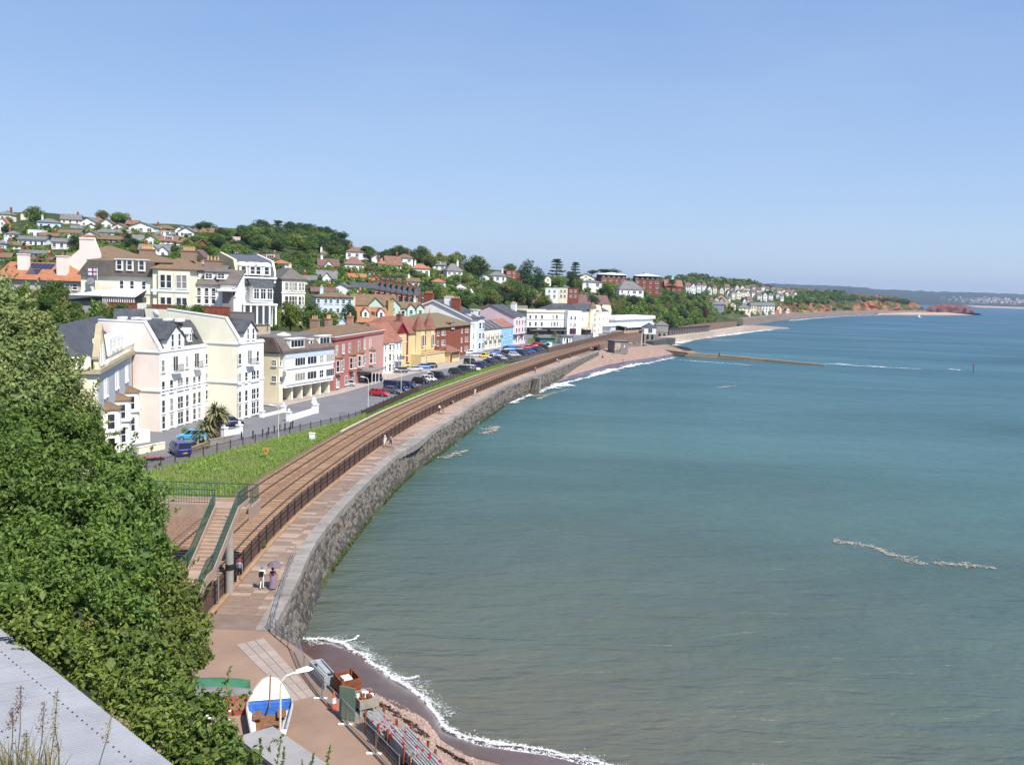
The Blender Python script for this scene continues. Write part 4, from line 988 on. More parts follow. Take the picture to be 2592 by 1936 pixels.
for i in range(5): mb = MB(); mb.box(h.L*(.42+.3*i/4)-.06, h.L*(.42+.3*i/4)+.06, -3.5, -3.38, -.3, 2.75); h.part('post', mb, W_TRIM)
# ---------- white house with terracotta roof
h = House('terrace', 'white guest house with a plain terracotta tiled roof, right of the salmon terrace', Vector((-30.6, 208.2, 5)), Vector((-27.9, 219.8, 5)), 8, 'house')
HW = h.zpy(867)
h.wall(HW, W_WHITE); h.roof('gable', HW, 4.2, TERRA, W_WHITE, ov=.3)
us = [h.L*f for f in (.08, .33, .55, .75, .93)]
for u in us: h.wins('f', [u], [(HW-1.9, 1.3), (HW-4.8, 1.5), (.5, 1.8)], .9, 'sash' if u != us[1] else 'cross')
h.bay(us[1], 2.4, 0, HW-.6, .8, W_PALEY, W_TRIM, [(.6, 1.9), (3.2, 1.7), (5.8, 1.5)], 'cross', cap=.1)
balcony(h, h.L*.78, 2.9, 4.6, .9)
# ---------- yellow pub with twin turrets
YEL = plaster('mustard_render', (.66, .53, .29), streak=.12); REDT = mat('dark_red_paint', (.24, .022, .03), rough=.5, var=.1)
PR = roofmat('plum_tile_roof', (.24, .105, .075), var=.2)
A = GD(992, 935, 222); A.z = 5; B = GD(1097, 915, 247); B.z = 5
h = House('pub', 'mustard yellow pub with twin pointed turrets, red trim and a corner porch', A, B, 13, 'pub')
HP = h.zpy(843, h.L*.6)
h.wall(HP, YEL)
h.roof('hip', HP, 4.4, PR, ov=.3)
gu = h.xpx(1004); hg = h.zpy(816.8, gu)
mb = MB(); mb.box(gu-3.1, gu+3.6, -.9, 2, -1, HP+.6); mb.prism([(gu-3.1, HP+.6), (gu+3.6, HP+.6), (gu+.2, hg)], -.9, 3.0, 'y'); h.part('gable_front', mb, YEL)
mb = MB(); z1 = HP+.6; mb.prism([(gu-3.7, z1-.5), (gu+.2, hg), (gu+4.2, z1-.5), (gu+4.2, z1-.2), (gu+.2, hg+.35), (gu-3.7, z1-.2)], -1.3, 4, 'y'); h.part('gable_roof', mb, PR)
mb = MB(); mb.prism([(gu-3.0, z1-.1), (gu+3.5, z1-.1), (gu+.2, hg-.1)], -1.1, -.905, 'y');
for i in range(7): mb.box(gu-2.4+i*.8, gu-2.3+i*.8, -1.2, -1.105, z1+.05, z1+1.0+1.3*(1-abs(i-3)/3))
h.part('gable_boards', mb, REDT)
mb = MB(); mb.prism([(gu-3.75, z1-.75), (gu+.2, hg-.25), (gu+4.25, z1-.75), (gu+4.25, z1-.35), (gu+.2, hg+.2), (gu-3.75, z1-.35)], -1.42, -1.305, 'y'); h.part('bargeboard', mb, REDT)
h.win('f', gu, z1-3.6, 1.2, 2.6, 'sash', out=.9); h.win('f', gu, z1-6.9, 1.2, 2.3, 'sash', out=.9)
for px, pe, pa in ((1056, 834, 791), (1081, 832.5, 787.5)):
 u = h.xpx(px); he = h.zpy(pe, u); ha = h.zpy(pa, u); R_ = 1.75
 mb = MB(); mb.lathe([(R_, 3.3), (R_, he)], 8, (u, -.3, 0)); t_ = h.part('turret', mb, YEL)
 mb = MB(); mb.lathe([(R_+.35, he+.003), (R_+.1, he+.5), (.9, lerp(he, ha, .6)), (.1, ha-.5), (.05, ha+.8)], 8, (u, -.3, 0)); h.part('turret_roof', mb, PR, parent=t_)
 for q, w_ in ((-.75, 1.0), (.55, 1.0)):
  a_, b_ = win_mesh('tall', w_, 3.1, False); o = new('window', a_, t_); o.location = (u+q, -.3-1.66, he-4.4); p_ = new('pane', b_, o)
  bl = MB(); bl.box(-w_/2+.09, w_/2-.09, -.06, -.028, .9, 3.0); bl.build('blind', REDT, o)
  if q > 0: o.rotation_euler = (0, 0, 0)
mb = MB(); mb.box(h.L*.42, h.L+2, -3.2, -.02, 3.0, 3.25); h.part('terrace_slab', mb, YEL)
mb = MB(); mb.box(h.L*.42, h.L+2, -3.0, -.02, -1, 2.997); h.part('ground_floor', mb, YEL)
mb = MB()
for i in range(26): mb.bar((h.L*.42+(h.L*.58+1.9)*i/25, -3.1, 3.25), (h.L*.42+(h.L*.58+1.9)*i/25, -3.1, 4.2), .06)
mb.bar((h.L*.42, -3.1, 4.2), (h.L+1.9, -3.1, 4.2), .1); mb.bar((h.L*.42, -3.1, 3.4), (h.L+1.9, -3.1, 3.4), .08); h.part('railing', mb, REDT)
h.win('f', h.L*.55, .7, 1.2, 2.0, 'sash', out=3.0)
mb = MB(); mb.box(gu-3.3, gu+4.5, -1.05, -.905, 3.05, 3.25); mb.box(gu-3.3, gu+4.0, -.96, -.905, HP-1.9, HP-1.75); h.part('string_course', mb, W_CREAM)
mb = MB(); mb.box(h.L*.3, h.L*.34, -.2, 0, 0, HP); h.part('drainpipe', mb, REDT)
h.chimney(h.L*.38, 3.0, HP+.3, 4.6, 1.4, 1.2, mat('brown_brick', (.22, .1, .07)), 3, POTR)
# porch
u0, u1 = h.L+1.2, h.L+8.6
mb = MB(); mb.box(u0, u1, -4.4, .2, -1, 1.0); mb.box(u0, u0+.3, -4.4, .2, 1.0, 2.9); mb.box(u1-.3, u1, -4.4, .2, 1.0, 2.9); mb.box(u0+.3, u0+1.6, -4.4, -4.0, 1, 2.9)
for i in range(4): mb.box(u0+2.6+i*1.5, u0+2.8+i*1.5, -4.38, -4.1, 1.0, 2.9)
p_ = h.part('porch', mb, YEL)
mb = MB(); mb.box(u0+.3, u1-.3, -4.2, -4.1, 1.0, 2.9); h.part('porch_glass', mb, GLASS, parent=p_)
mb = MB(); mb.box(u0+.4, u0+1.5, -4.5, -4.41, -.3, 2.2); h.part('door', mb, REDT, parent=p_)
mb = MB(); X0, X1, Y0, Y1, e = u0-.5, u1+.5, -4.9, .3, 2.903
mb.add([(X0,Y0,e),(X1,Y0,e),(X1,Y1,e),(X0,Y1,e),(X0+2,-1.6,e+1.7),(X1-2,-1.6,e+1.7)], [(0,3,2,1),(0,1,5,4),(1,2,5),(2,3,4,5),(3,0,4)]); h.part('porch_roof', mb, PR, parent=p_)
# ---------- yellow house with two dormers behind
A = GD(901, 850, 246); B = GD(990, 853, 250); A.z = B.z = 9
h = House('house', 'ochre house with a brown roof and two white dormers, behind the salmon terrace', A, B, 10)
HY = h.zpy(812); h.wall(HY, YEL, z0=-5); rr = h.zpy(777, 0, 4)-HY
h.roof('gable', HY, rr, roofmat('rusty_tile_roof', (.27, .12, .07), col2=(.36, .2, .09)), YEL, ov=.5, ridge=.42)
for px in (925.5, 965): h.dormer(h.xpx(px), .7, HY+.9, 1.9, 1.6, 1.1, 3, W_WHITE, TERRA, 'sash', .9, 1.4)
mb = MB(); u = h.xpx(947.5); mb.quad((u-.5, 1.6, HY+rr*.45+.05), (u+.5, 1.6, HY+rr*.45+.05), (u+.5, 2.5, HY+rr*.68+.05), (u-.5, 2.5, HY+rr*.68+.05)); h.part('skylight', mb, GLASS)
for px in (913, 939, 965.5): h.win('f', h.xpx(px), HY-2.6, 1.5, 2.0, 'sash')
h.chimney(-.4, 4.2, HY+1, 5.4, 1.5, 2.6, YEL, 0); h.chimney(h.L+.6, 4.2, HY, 5.6, 1.6, 2.6, plaster('stained_ochre', (.42, .32, .16)), 0)
# ---------- red brick flats
A = GD(1094, 925, 250); B = GD(1189, 896, 281); A.z = B.z = 5
h = House('flats', 'dark red brick block of flats with paired white windows, right of the twin turrets', A, B, 16, 'apartment block')
HB = h.zpy(830, 1); h.wall(HB, BRICK); h.roof('hip', HB, 3.6, roofmat('olive_roof', (.15, .125, .09), col2=(.22, .16, .08)), ov=.7, hipin=9)
rows_ = [(HB-2.4, 1.5), (HB-5.3, 1.5), (HB-8.2, 1.5)]
for px in (1107, 1118, 1123.5, 1167, 1177, 1182): h.wins('f', [h.xpx(px)], rows_, 1.25 if px < 1130 else 1.0, 'sash')
h.dormer(h.xpx(1142), -.25, HB-.9, 3.2, 1.9, 0, 2, BRICK, BROWNR, 'triple', 2.6, 1.5, 'flat')
# ---------- white gabled townhouse
A = GD(1189, 893, 284); B = GD(1221, 886, 297); A.z = B.z = 5
h = House('townhouse', 'tall white and pale blue gabled townhouse with a big blank side wall', A, B, 26, 'house')
HH = h.zpy(806); h.wall(HH, W_WHITE); rise = 5.2
mb = MB(); mb.prism([(0, HH-.01), (h.D*.5, HH+rise), (h.D, HH-.01)], .01, h.L-.01, 'x'); h.part('gable', mb, W_WHITE)
mb = MB(); mb.prism([(-.6, HH-.3), (h.D*.5, HH+rise), (h.D+.6, HH-.3), (h.D+.6, HH), (h.D*.5, HH+rise+.35), (-.6, HH)], -.3, h.L+.3, 'x'); h.part('roof', mb, [SLATE])
mb = MB(); mb.prism([(-.6, HH-.55), (h.D*.5, HH+rise-.1), (h.D+.6, HH-.55), (h.D+.6, HH-.1), (h.D*.5, HH+rise+.3), (-.6, HH-.1)], -.45, -.305, 'x'); h.part('bargeboard', mb, W_TRIM)
SKYB = plaster('sky_blue_render', (.50, .62, .80))
mb = MB(); mb.box(h.L*.52, h.L-.02, -.06, 0, -1, HH-.4); h.part('front_wall', mb, SKYB)
h.bay(h.L*.76, 4.6, 0, HH-1.5, 1.1, SKYB, W_TRIM, [(1, 2), (4.3, 2), (7.6, 2)], 'cross'); h.wins('f', [h.L*.25], [(1, 2), (4.3, 2), (7.6, 2)], 1.1)
h.dormer(h.L*.75, .5, HH+.3, 3.2, 2.2, 0, 3, W_WHITE, W_TRIM, 'triple', 2.6, 1.7, 'flat'); h.dormer(h.L*.22, .8, HH+.3, 1.6, 1.6, .7, 3, W_WHITE, SLATE)
for px, n in ((1129, 4), (1152, 4), (1172, 5)): q = h.M.inverted()@GD(px, 770, 296); h.chimney(3, 24-(px-1129)*.36, HH+.6+rise*.3, 4.2+(px == 1152)*1, 1.2, 3.2, W_WHITE if px != 1152 else BRICK, n, POT)
h.chimney(2.5, 6, HH+2, 4.0, 1.2, 3.0, BRICK, 5, POT)
# ---------- low cream terrace with balconies, and a blue one
def low(px0, py0, D0, px1, py1, D1, name, label, wm, eave, rise, n, rm, dep=9, bal=True, rows_=((.6, 1.8), (3.6, 1.7), (6.4, 1.4))):
 A = GD(px0, py0, D0); B = GD(px1, py1, D1); A.z = B.z = 5
 h = House(name, label, A, B, dep, 'terrace'); H_ = h.zpy(eave); h.wall(H_, wm); h.roof('gable', H_, rise, rm, wm, ov=.25)
 for i in range(n):
  u = h.L*(i+.5)/n
  for v, hh in rows_:
   if v+hh < H_-.2: h.wins('f', [u-.9, u+.9] if h.L/n > 3.4 else [u], [(v, hh)], .9)
  if bal: balcony(h, u, 3.4, h.L/n*.7, .9)
 for i in range(n+1):
  mb = MB(); u = h.L*i/n; mb.prism([(-.3, H_+.05), (dep/2, H_+rise+.05), (dep/2, H_+rise+.35), (-.3, H_+.35)], u-.12, u+.12, 'x'); h.part('party_wall', mb, mat('pale_lead', (.36, .36, .37), var=.15))
 return h, H_
h, H_ = low(1222, 889, 299, 1268, 879, 317, 'terrace', 'low cream terrace with dark iron balconies and ribbed slate roof', W_PALEY, 835, 2.6, 4, SLATE)
h.chimney(.3, 4, H_+1.5, 4.2, 1.0, 1.8, BRICK, 2, POTR)
BLUE = plaster('bright_blue_render', (.24, .50, .72))
h, H_ = low(1269, 879, 317.5, 1298, 873, 330, 'terrace', 'bright blue terraced house beside the low cream terrace', BLUE, 829, 2.6, 2, TERRA, bal=False)
# ---------- pink tall house
A = GD(1298, 873, 332); B = GD(1329, 868, 345); A.z = B.z = 5
PINK = plaster('pale_pink_render', (.78, .58, .60))
h = House('townhouse', 'tall pale pink townhouse with lilac window surrounds and a side gable', A, B, 19, 'house')
HK = h.zpy(803); h.wall(HK, PINK); h.roof('gable', HK, 4.2, SLATE, PINK, ov=.3)
h.bay(h.L*.28, 3.8, 0, HK-.4, .9, PINK, W_TRIM, [(4.6, 1.8), (7.6, 1.7), (1.2, 2)], 'triple', cap=.2); h.bay(h.L*.75, 3.8, 0, HK-.4, .9, PINK, W_TRIM, [(4.6, 1.8), (7.6, 1.7), (1.2, 2)], 'triple', cap=.2)
h.band(3.6, .3, 1.2, DARKM, l=False); h.chimney(h.L-.5, 5, HK+1.2, 3.6, 1.4, 2, W_WHITE, 3, POT)
# ---------- white hotel with black shop front
A = Vector((5.8, 408, 5)); B = Vector((24.6, 421, 5))
h = House('hotel', 'long white hotel with a black shop front on the station square', A, B, 16, 'hotel')
HHt = h.zpy(790); h.wall(HHt, W_WHITE); h.roof('flat', HHt, .9, ASPH, W_CREAM)
h.band(HHt-.15, .45, .35, mat('weathered_cornice', (.52, .44, .34), var=.2)); h.band(HHt*.66, .25, .15, mat('weathered_cornice', (.52, .44, .34)))
zs = [HHt-3.0, HHt*.36+.2]
for px in (1340.5, 1355, 1370): h.wins('f', [h.xpx(px)], [(zs[0], 1.7), (zs[1], 2.0)], 1.3)
for px in (1398.5, 1407.5): h.win('f', h.xpx(px), zs[0], 1.2, 1.9)
for px, w_ in ((1395.5, .8), (1402.5, 1.5), (1409.5, .8)): h.win('f', h.xpx(px), zs[1], w_, 2.1)
SHOP = mat('black_fascia', (.018, .018, .02), rough=.4, var=.1)
mb = MB(); mb.box(.2, h.L-.2, -1.6, -.01, HHt*.22, HHt*.32); h.part('shop_fascia', mb, SHOP)
mb = MB(); mb.box(.3, h.L-.3, -.1, -.01, -.5, HHt*.22-.003); h.part('shop_front', mb, GLASS)
mb = MB(); mb.box(.4, h.L*.45, -2.6, -1.61, HHt*.195, HHt*.215); mb.box(h.L*.53, h.L-.5, -2.6, -1.61, HHt*.195, HHt*.215); h.part('awning', mb, mat('grey_awning', (.3, .3, .3)))
def text(parent, s_, size, loc, rot, m, name='lettering', ext=.01, align='CENTER'):
 cu = bpy.data.curves.new(name, 'FONT'); cu.body = s_; cu.size = size; cu.extrude = ext; cu.align_x = align
 o_ = bpy.data.objects.new(name, cu); COL.objects.link(o_)
 dg = bpy.context.evaluated_depsgraph_get(); me = bpy.data.meshes.new_from_object(o_.evaluated_get(dg)); bpy.data.objects.remove(o_)
 me.materials.clear(); me.materials.append(m); o2 = new(name, me, parent, loc); o2.rotation_euler = rot; return o2
text(h.r, 'GELF\u2019S', .95, (h.L*.27, -1.63, HHt*.235), (rad(90), 0, 0), W_TRIM)
mb = MB(); u0, u1 = h.xpx(1427), h.xpx(1462); mb.box(u0, u1, -2.5, 13, -2, HHt+1.0); h.part('end_block', mb, W_WHITE)
for px in (1436, 1446): h.wins('f', [h.xpx(px)], [(zs[0]-.3, 1.7), (zs[1]-.3, 2.0)], 1.2, out=2.5)
mb = MB(); mb.box(h.xpx(1433), h.xpx(1449), -2.62, -2.51, .3, 3); h.part('shop_window', mb, mat('maroon_shop', (.06, .02, .04)))
# ---------- yellow hotel with corner tower
A = GD(1461, 846, 424); B = GD(1545, 838, 455); A.z = B.z = 5
h = House('hotel', 'pale yellow hotel with a pointed corner tower and grey slate roof, left of the station', A, B, 16, 'hotel')
HY2 = h.zpy(788); h.wall(HY2, W_PALEY); h.roof('hip', HY2, 3.4, SLATE, ov=.3)
u = h.xpx(1491.4); he = h.zpy(778, u); ha = h.zpy(764, u)
mb = MB(); mb.lathe([(1.9, -2), (1.9, he)], 8, (u, -1.2, 0)); t_ = h.part('tower', mb, W_PALEY)
mb = MB(); mb.lathe([(2.5, he+.003), (2.2, he+.3), (.08, ha)], 8, (u, -1.2, 0)); h.part('tower_roof', mb, BROWNR, parent=t_)
for z in (.8, 3.6, 6.4, 9):
 for q in (-.9, .9):
  a_, b_ = win_mesh('sash', .7, 1.5, True); o = new('window', a_, t_); o.location = (u+q*.55, -1.2-1.78, z)
for px in (1472, 1505, 1515, 1525, 1535): h.wins('f', [h.xpx(px)], [(.8, 1.7), (3.7, 1.7), (6.4, 1.5)], 1.0)
for px in (1515, 1540): uu = h.xpx(px); mb = MB(); mb.prism([(uu-1.9, HY2-.5), (uu+1.9, HY2-.5), (uu+1.9, HY2+.4), (uu, HY2+3), (uu-1.9, HY2+.4)], -.3, 4, 'y'); h.part('gable', mb, W_CREAM)
mb = MB(); mb.box(h.xpx(1466), h.xpx(1480), -3.5, -.01, -1, 2.4); h.part('conservatory', mb, GLASS)
mb = MB(); mb.prism([(-3.9, 2.4), (0, 3.6), (0, 2.4)], h.xpx(1465), h.xpx(1481), 'x'); h.part('conservatory_roof', mb, mat('tan_roof', (.42, .34, .25)))
# long grey roof of the hall behind the hotels
A = GD(1451, 800, 440); B = GD(1492, 800, 452); A.z = B.z = 5
h = House('hall', 'wide grey slate roofed hall behind the white hotel', GD(1405, 800, 436).xy.to_3d()+Vector((0, 0, 5)), GD(1490, 800, 462).xy.to_3d()+Vector((0, 0, 5)), 14, 'hall', simple=True)
HL = h.zpy(789); h.wall(HL, W_WHITE); h.roof('hip', HL, 3.6, SLATE, ov=.3)
# ------------------------------------------------------------------ upper row on the terrace above the front
def dbase(px0, px1, py, D):
 A = GD(px0, py, D); B = GD(px1, py, D); z = (A.z+B.z)/2; A.z = B.z = z; return A, B
# cream mansion with conservatory
A, B = dbase(206, 486, 770, 156)
h = House('mansion', 'big cream hotel villa with brown mansard roof, white conservatory and a flag', A, B, 12, 'hotel')
xs = h.xpx(393)
H1 = h.zpy(694); h.wall(H1, W_PALEY, x1=xs-.02); H2 = h.zpy(674); h.wall(H2, W_PALEY, x0=xs, y0=-1.0)
MAN = roofmat('mansard_slate', (.145, .125, .11), var=.2); RUST = roofmat('lichen_roof', (.15, .115, .09), col2=(.24, .145, .07))
mt = h.zpy(658)-H1
mb = MB(); mb.prism([(-.5, H1-.1), (xs, H1-.1), (xs, H1+mt), (1.5, H1+mt), (.4, H1+mt*.45)], -.5, 11, 'y'); h.part('roof', mb, MAN)
h.roof('hip', H1+mt+.003, 1.5, RUST, x0=1.2, x1=xs+3, ov=.15, name='upper_roof')
h.roof('hip', H2+.003, 2.1, RUST, x0=xs, y0=-1.0, ov=.5, name='right_roof')
for px in (307, 333, 363): h.dormer(h.xpx(px), -.55, H1+.8, 1.3, 2.0, 0, 1.5, W_WHITE, W_TRIM, 'sash', .95, 1.75, 'flat')
for px in (309, 335, 365): h.win('f', h.xpx(px), H1-2.6, .8, 1.8)
h.band(H1-3.2, .4, .1, W_TRIM, x1=xs)
for px in (421.5, 437, 461.5, 475.5): h.wins('f', [h.xpx(px)], [(H2-3.3, 2.4), (H2-7.4, 2.6)], .95, out=1.0)
mb = MB()
for c in (429, 468.5):
 u = h.xpx(c); mb.box(u-1.35, u+1.35, -1.55, -1.01, -1, H2-.3)
b_ = h.part('bay', mb, W_PALEY)
for o_ in [x for x in h.r.children if x.name.startswith('window') and x.location.y < -.9]: o_.location.y = -1.565
mb = MB(); mb.box(xs-.1, h.L+.1, -1.66, -1.56, H2-3.95, H2-3.5); h.part('string_course', mb, W_TRIM)
for px, n in ((339, 6), (447, 6)):
 u = h.xpx(px); h.chimney(u, 6, H1+mt+.6, 1.7, 2.6, 1.0, plaster('brown_chimney', (.3, .2, .15)), n, POT)
# conservatory
cx0, cx1 = h.xpx(222), h.xpx(372); he = h.zpy(747, cx0, -4); hr = h.zpy(728, cx0, -2)
mb = MB(); mb.box(cx0+5, cx1, -5.2, -.02, -1, .3); c_ = h.part('conservatory', mb, W_TRIM)
mb = MB(); mb.box(cx0+5.1, cx1-.1, -5.1, -.02, .3, he-.05); h.part('conservatory_glass', mb, GLASS, parent=c_)
mb = MB(); n = 14
for i in range(n+1): u = lerp(cx0+5.1, cx1-.1, i/n); mb.bar((u, -5.15, .3), (u, -5.15, he), .14)
mb.bar((cx0+5, -5.15, he), (cx1, -5.15, he), .2); mb.bar((cx0+5, -5.15, he*.72), (cx1, -5.15, he*.72), .12); h.part('frame', mb, W_TRIM, parent=c_)
CR = mat('glass_roof', (.34, .29, .21), rough=.5, var=.08)
mb = MB(); mb.add([(cx0-1, -5.4, he), (cx1+.2, -5.4, he), (cx1, -.02, hr), (cx0+6, -.02, hr)], [(0, 1, 2, 3)]); mb.add([(cx0-1, -5.4, he-.12), (cx1+.2, -5.4, he-.12), (cx1, -.02, hr-.12), (cx0+6, -.02, hr-.12)], [(3, 2, 1, 0)]); h.part('conservatory_roof', mb, CR, parent=c_)
mb = MB()
for i in range(19):
 f = i/18; a = (lerp(cx0-1, cx1+.2, f), -5.4, he+.05); b = (lerp(cx0+6, cx1, f if f > .5 else .5-(.5-f)*1.0), -.05, hr+.05); mb.bar(a, b, .13, .08)
h.part('roof_bars', mb, W_TRIM, parent=c_)
mb = MB(); mb.box(cx0-2.2, cx0+4.8, -4.5, -.02, -2, he-.8); h.part('outbuilding', mb, plaster('grey_stone', (.38, .35, .33))); mb = MB(); mb.prism([(-4.8, he-.8), (0, hr-1), (0, he-.8)], cx0-2.5, cx0+4.6, 'x'); h.part('outbuilding_roof', mb, SLATE)
mb = MB(); mb.lathe([(.05, 0), (.35, .05), (.6, .16), (.65, .26)], 14); d = mb.build('satellite_dish', mat('grey_dish', (.3, .29, .28)), h.r); d.location = (h.xpx(237.5), -.9, h.zpy(711)); d.rotation_euler = (rad(75), 0, 0)
# flag
p0 = h.M@Vector((h.xpx(255.5), -1.2, H1-.9)); zt_ = zat(p0, 679)
fl = thing('flag', 'white flag with a dark cross on a short pole at the cream hotel villa', 'flag', p0)
mb = MB(); mb.tube((0, 0, 0), (0, 0, zt_-p0.z), .05, 6); mb.build('pole', W_TRIM, fl)
def flagmesh(name, u0, u1, v0, v1, m, off):
 V = [];
 us = np.linspace(u0, u1, 10)
 for v in (v0, v1):
  for u in us: V.append((-.05-u, off+.12*math.sin(u*3.2), zt_-p0.z-.1-v))
 Q = [(i, i+1, 11+i-1+0, 10+i) for i in range(9)]
 me = np_mesh(name, V, [(i, i+1, 10+i+1, 10+i) for i in range(9)], m); return new(name, me, fl)
flagmesh('cloth', 0, 1.5, 0, 1.15, W_TRIM, 0); PUR = mat('flag_cross', (.22, .03, .10), var=0)
flagmesh('cross', .65, .9, 0, 1.15, PUR, -.015); flagmesh('cross', 0, 1.5, .46, .68, PUR, -.02)
NAV = mat('flag_blue', (.12, .12, .36), var=0)
for a, b, c_, d_ in ((0.05, .6, .05, .4), (.95, 1.45, .05, .4), (.05, .6, .75, 1.1), (.95, 1.45, .75, 1.1)): flagmesh('quarter', a, b, c_, d_, mat('flag_pale', (.62, .60, .72), var=0), -.01)
# garden walls in brick along the terrace edge
for x0, x1, py, pyt, D, lab, m_ in ((272, 345, 781, 766, 150, 'red brick garden wall under the white conservatory', BRICK), (384, 462, 787, 772, 150, 'red brick terrace wall with pots in front of the cream villa', BRICK), (500, 580, 792, 776, 149, 'red brick wall in front of the white cottages', BRICK), (575, 642, 812, 790, 150, 'grey block retaining wall above the apartment roofs', plaster('grey_block', (.2, .17, .16)))):
 A, B = dbase(x0, x1, py, D); o = MB(); d = (B-A).length; zt = zat(A, pyt)-A.z; o.box(0, d, 0, .4, -4, zt); o.box(-.05, d+.05, -.06, .46, zt+.002, zt+.12); o = o.build('garden_wall', m_, None, loc=A); o.rotation_euler = (0, 0, math.atan2((B-A).y, (B-A).x)); tag(o, lab, 'wall', 'garden walls of the upper terrace')
# white cottages
A, B = dbase(487, 556, 778, 158)
h = House('cottage', 'plain white cottage with grey roof, right of the cream villa', A, B, 9)
H_ = h.zpy(718); h.wall(H_, W_WHITE); h.roof('gable', H_, h.zpy(672, 0, 4)-H_, MAN, W_WHITE, ov=.3)
for px in (504, 523.5, 541): h.wins('f', [h.xpx(px)], [(H_-2.1, 1.5), (.6, 1.9)], .8)
for px in (491, 525): h.dormer(h.xpx(px), .8, H_+.8, 1.6, 1.3, 0, 2, W_WHITE, SLATE, 'double', 1.3, 1.0, 'flat')
h.chimney(h.L*.45, 4.5, H_+2, 2.2, 3, 1.0, plaster('brown_chimney', (.3, .2, .15)), 4, POT)
A, B = dbase(556.5, 598, 780, 157.5)
h = House('cottage', 'white cottage with a deep porch roof, left of the grand white hotel', A, B, 9)
H_ = h.zpy(719); h.wall(H_, W_WHITE); h.roof('gable', H_, h.zpy(683, 0, 4)-H_, MAN, W_WHITE, ov=.3)
for px in (570, 590.5): h.wins('f', [h.xpx(px)], [(H_-2.1, 1.5)], .8)
h.dormer(h.xpx(556), .8, H_+.8, 1.6, 1.2, 0, 2, W_WHITE, SLATE, 'double', 1.3, 1.0, 'flat')
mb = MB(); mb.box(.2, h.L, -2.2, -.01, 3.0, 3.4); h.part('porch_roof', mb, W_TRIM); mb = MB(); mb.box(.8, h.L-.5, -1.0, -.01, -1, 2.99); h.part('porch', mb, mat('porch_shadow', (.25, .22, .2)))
# grand white hotel with slate roof
def dyaw(px0, px1, py, D, ang):
 A = GD(px0, py, D); u = Vector((math.cos(ang), math.sin(ang), 0)); L = along(A, A+u*10, px1); return A, A+u*L
A, B = dyaw(599, 690, 792, 162, rad(36))
h = House('hotel', 'grand white hotel with blue slate roof, four arched dormers and a cream side gable', A, B, 18, 'hotel')
H_ = h.zpy(700); h.wall(H_, W_WHITE)
top = h.zpy(655, 0, 3)-H_; CRG = plaster('stained_cream', (.70, .58, .34), streak=.4)
mb = MB(); ap_ = h.zpy(638, 0, 9)
mb.prism([(-.6, H_+.003), (18, H_+.003), (18, H_+1), (9, ap_-.3), (1.2, H_+2.9), (.3, H_+1.2)], .32, h.L+.1, 'x'); h.part('roof', mb, roofmat('blue_slate', (.10, .11, .13), var=.15))
mb = MB(); mb.prism([(-.2, -2), (18.2, -2), (18.2, H_+1), (9, ap_), (1.0, H_+3.1), (-.2, H_+1.2)], -.3, .30, 'x'); h.part('gable_wall', mb, CRG)
mb = MB(); mb.prism([(-.3, H_-1), (18.2, H_-1), (18.2, H_+1), (9, ap_-.1), (.9, H_+3.1), (-.3, H_+1)], h.L+.12, h.L+.5, 'x'); h.part('gable_wall', mb, W_WHITE)
for px in (613.5, 636, 650.5, 671.5): h.dormer(h.xpx(px), -.62, H_+.3, 1.5, 1.7, .75, 2.8, W_WHITE, W_TRIM, 'sash', .95, 1.5, 'arch')
h.band(H_-.25, .3, .6, W_TRIM); h.band(H_*.58, .25, .15, W_TRIM)
for px in (609, 615.5, 621.5, 637.5, 652.5, 669.5, 674, 679): h.win('f', h.xpx(px), H_-3.1, .65, 2.0, 'sash')
mb = MB(); u0, u1 = h.xpx(630), h.xpx(680); mb.box(u0, u1, -2.2, -.02, 2.0, 5.0); b_ = h.part('bay', mb, W_TRIM)
for i in range(3):
 a_, p_ = win_mesh('grid', (u1-u0)/3.5, 2.0, False); o = new('window', a_, b_); o.location = (lerp(u0, u1, (i+.5)/3), -2.21, 2.6); new('pane', p_, o)
mb = MB(); mb.prism([(-2.6, 5.0), (0, 6.5), (0, 5.0)], u0-.4, u1+.4, 'x'); h.part('bay_roof', mb, SLATE, parent=b_)
h.win('f', h.xpx(616.5), 2.2, 1.1, 2.8, 'sash'); mb = MB(); uu = h.xpx(616.5); mb.prism([(uu+(1.0)*math.cos(a), 5.2+.8*math.sin(a)) for a in np.linspace(0, math.pi, 9)], -.5, 0, 'y'); h.part('hood', mb, SLATE)
mb = MB(); mb.box(.4, h.L, -2.6, -.01, 1.5, 1.85); h.part('balcony', mb, W_TRIM)
for i in range(6): mb = MB(); u = lerp(.6, h.L-.3, i/5); mb.box(u-.15, u+.15, -2.5, -2.2, -2, 1.5); h.part('column', mb, W_TRIM)
mb = MB(); mb.box(.3, h.L-.2, -.06, -.01, -2, 1.4); h.part('shadowed_front', mb, plaster('grey_front', (.4, .38, .36)))
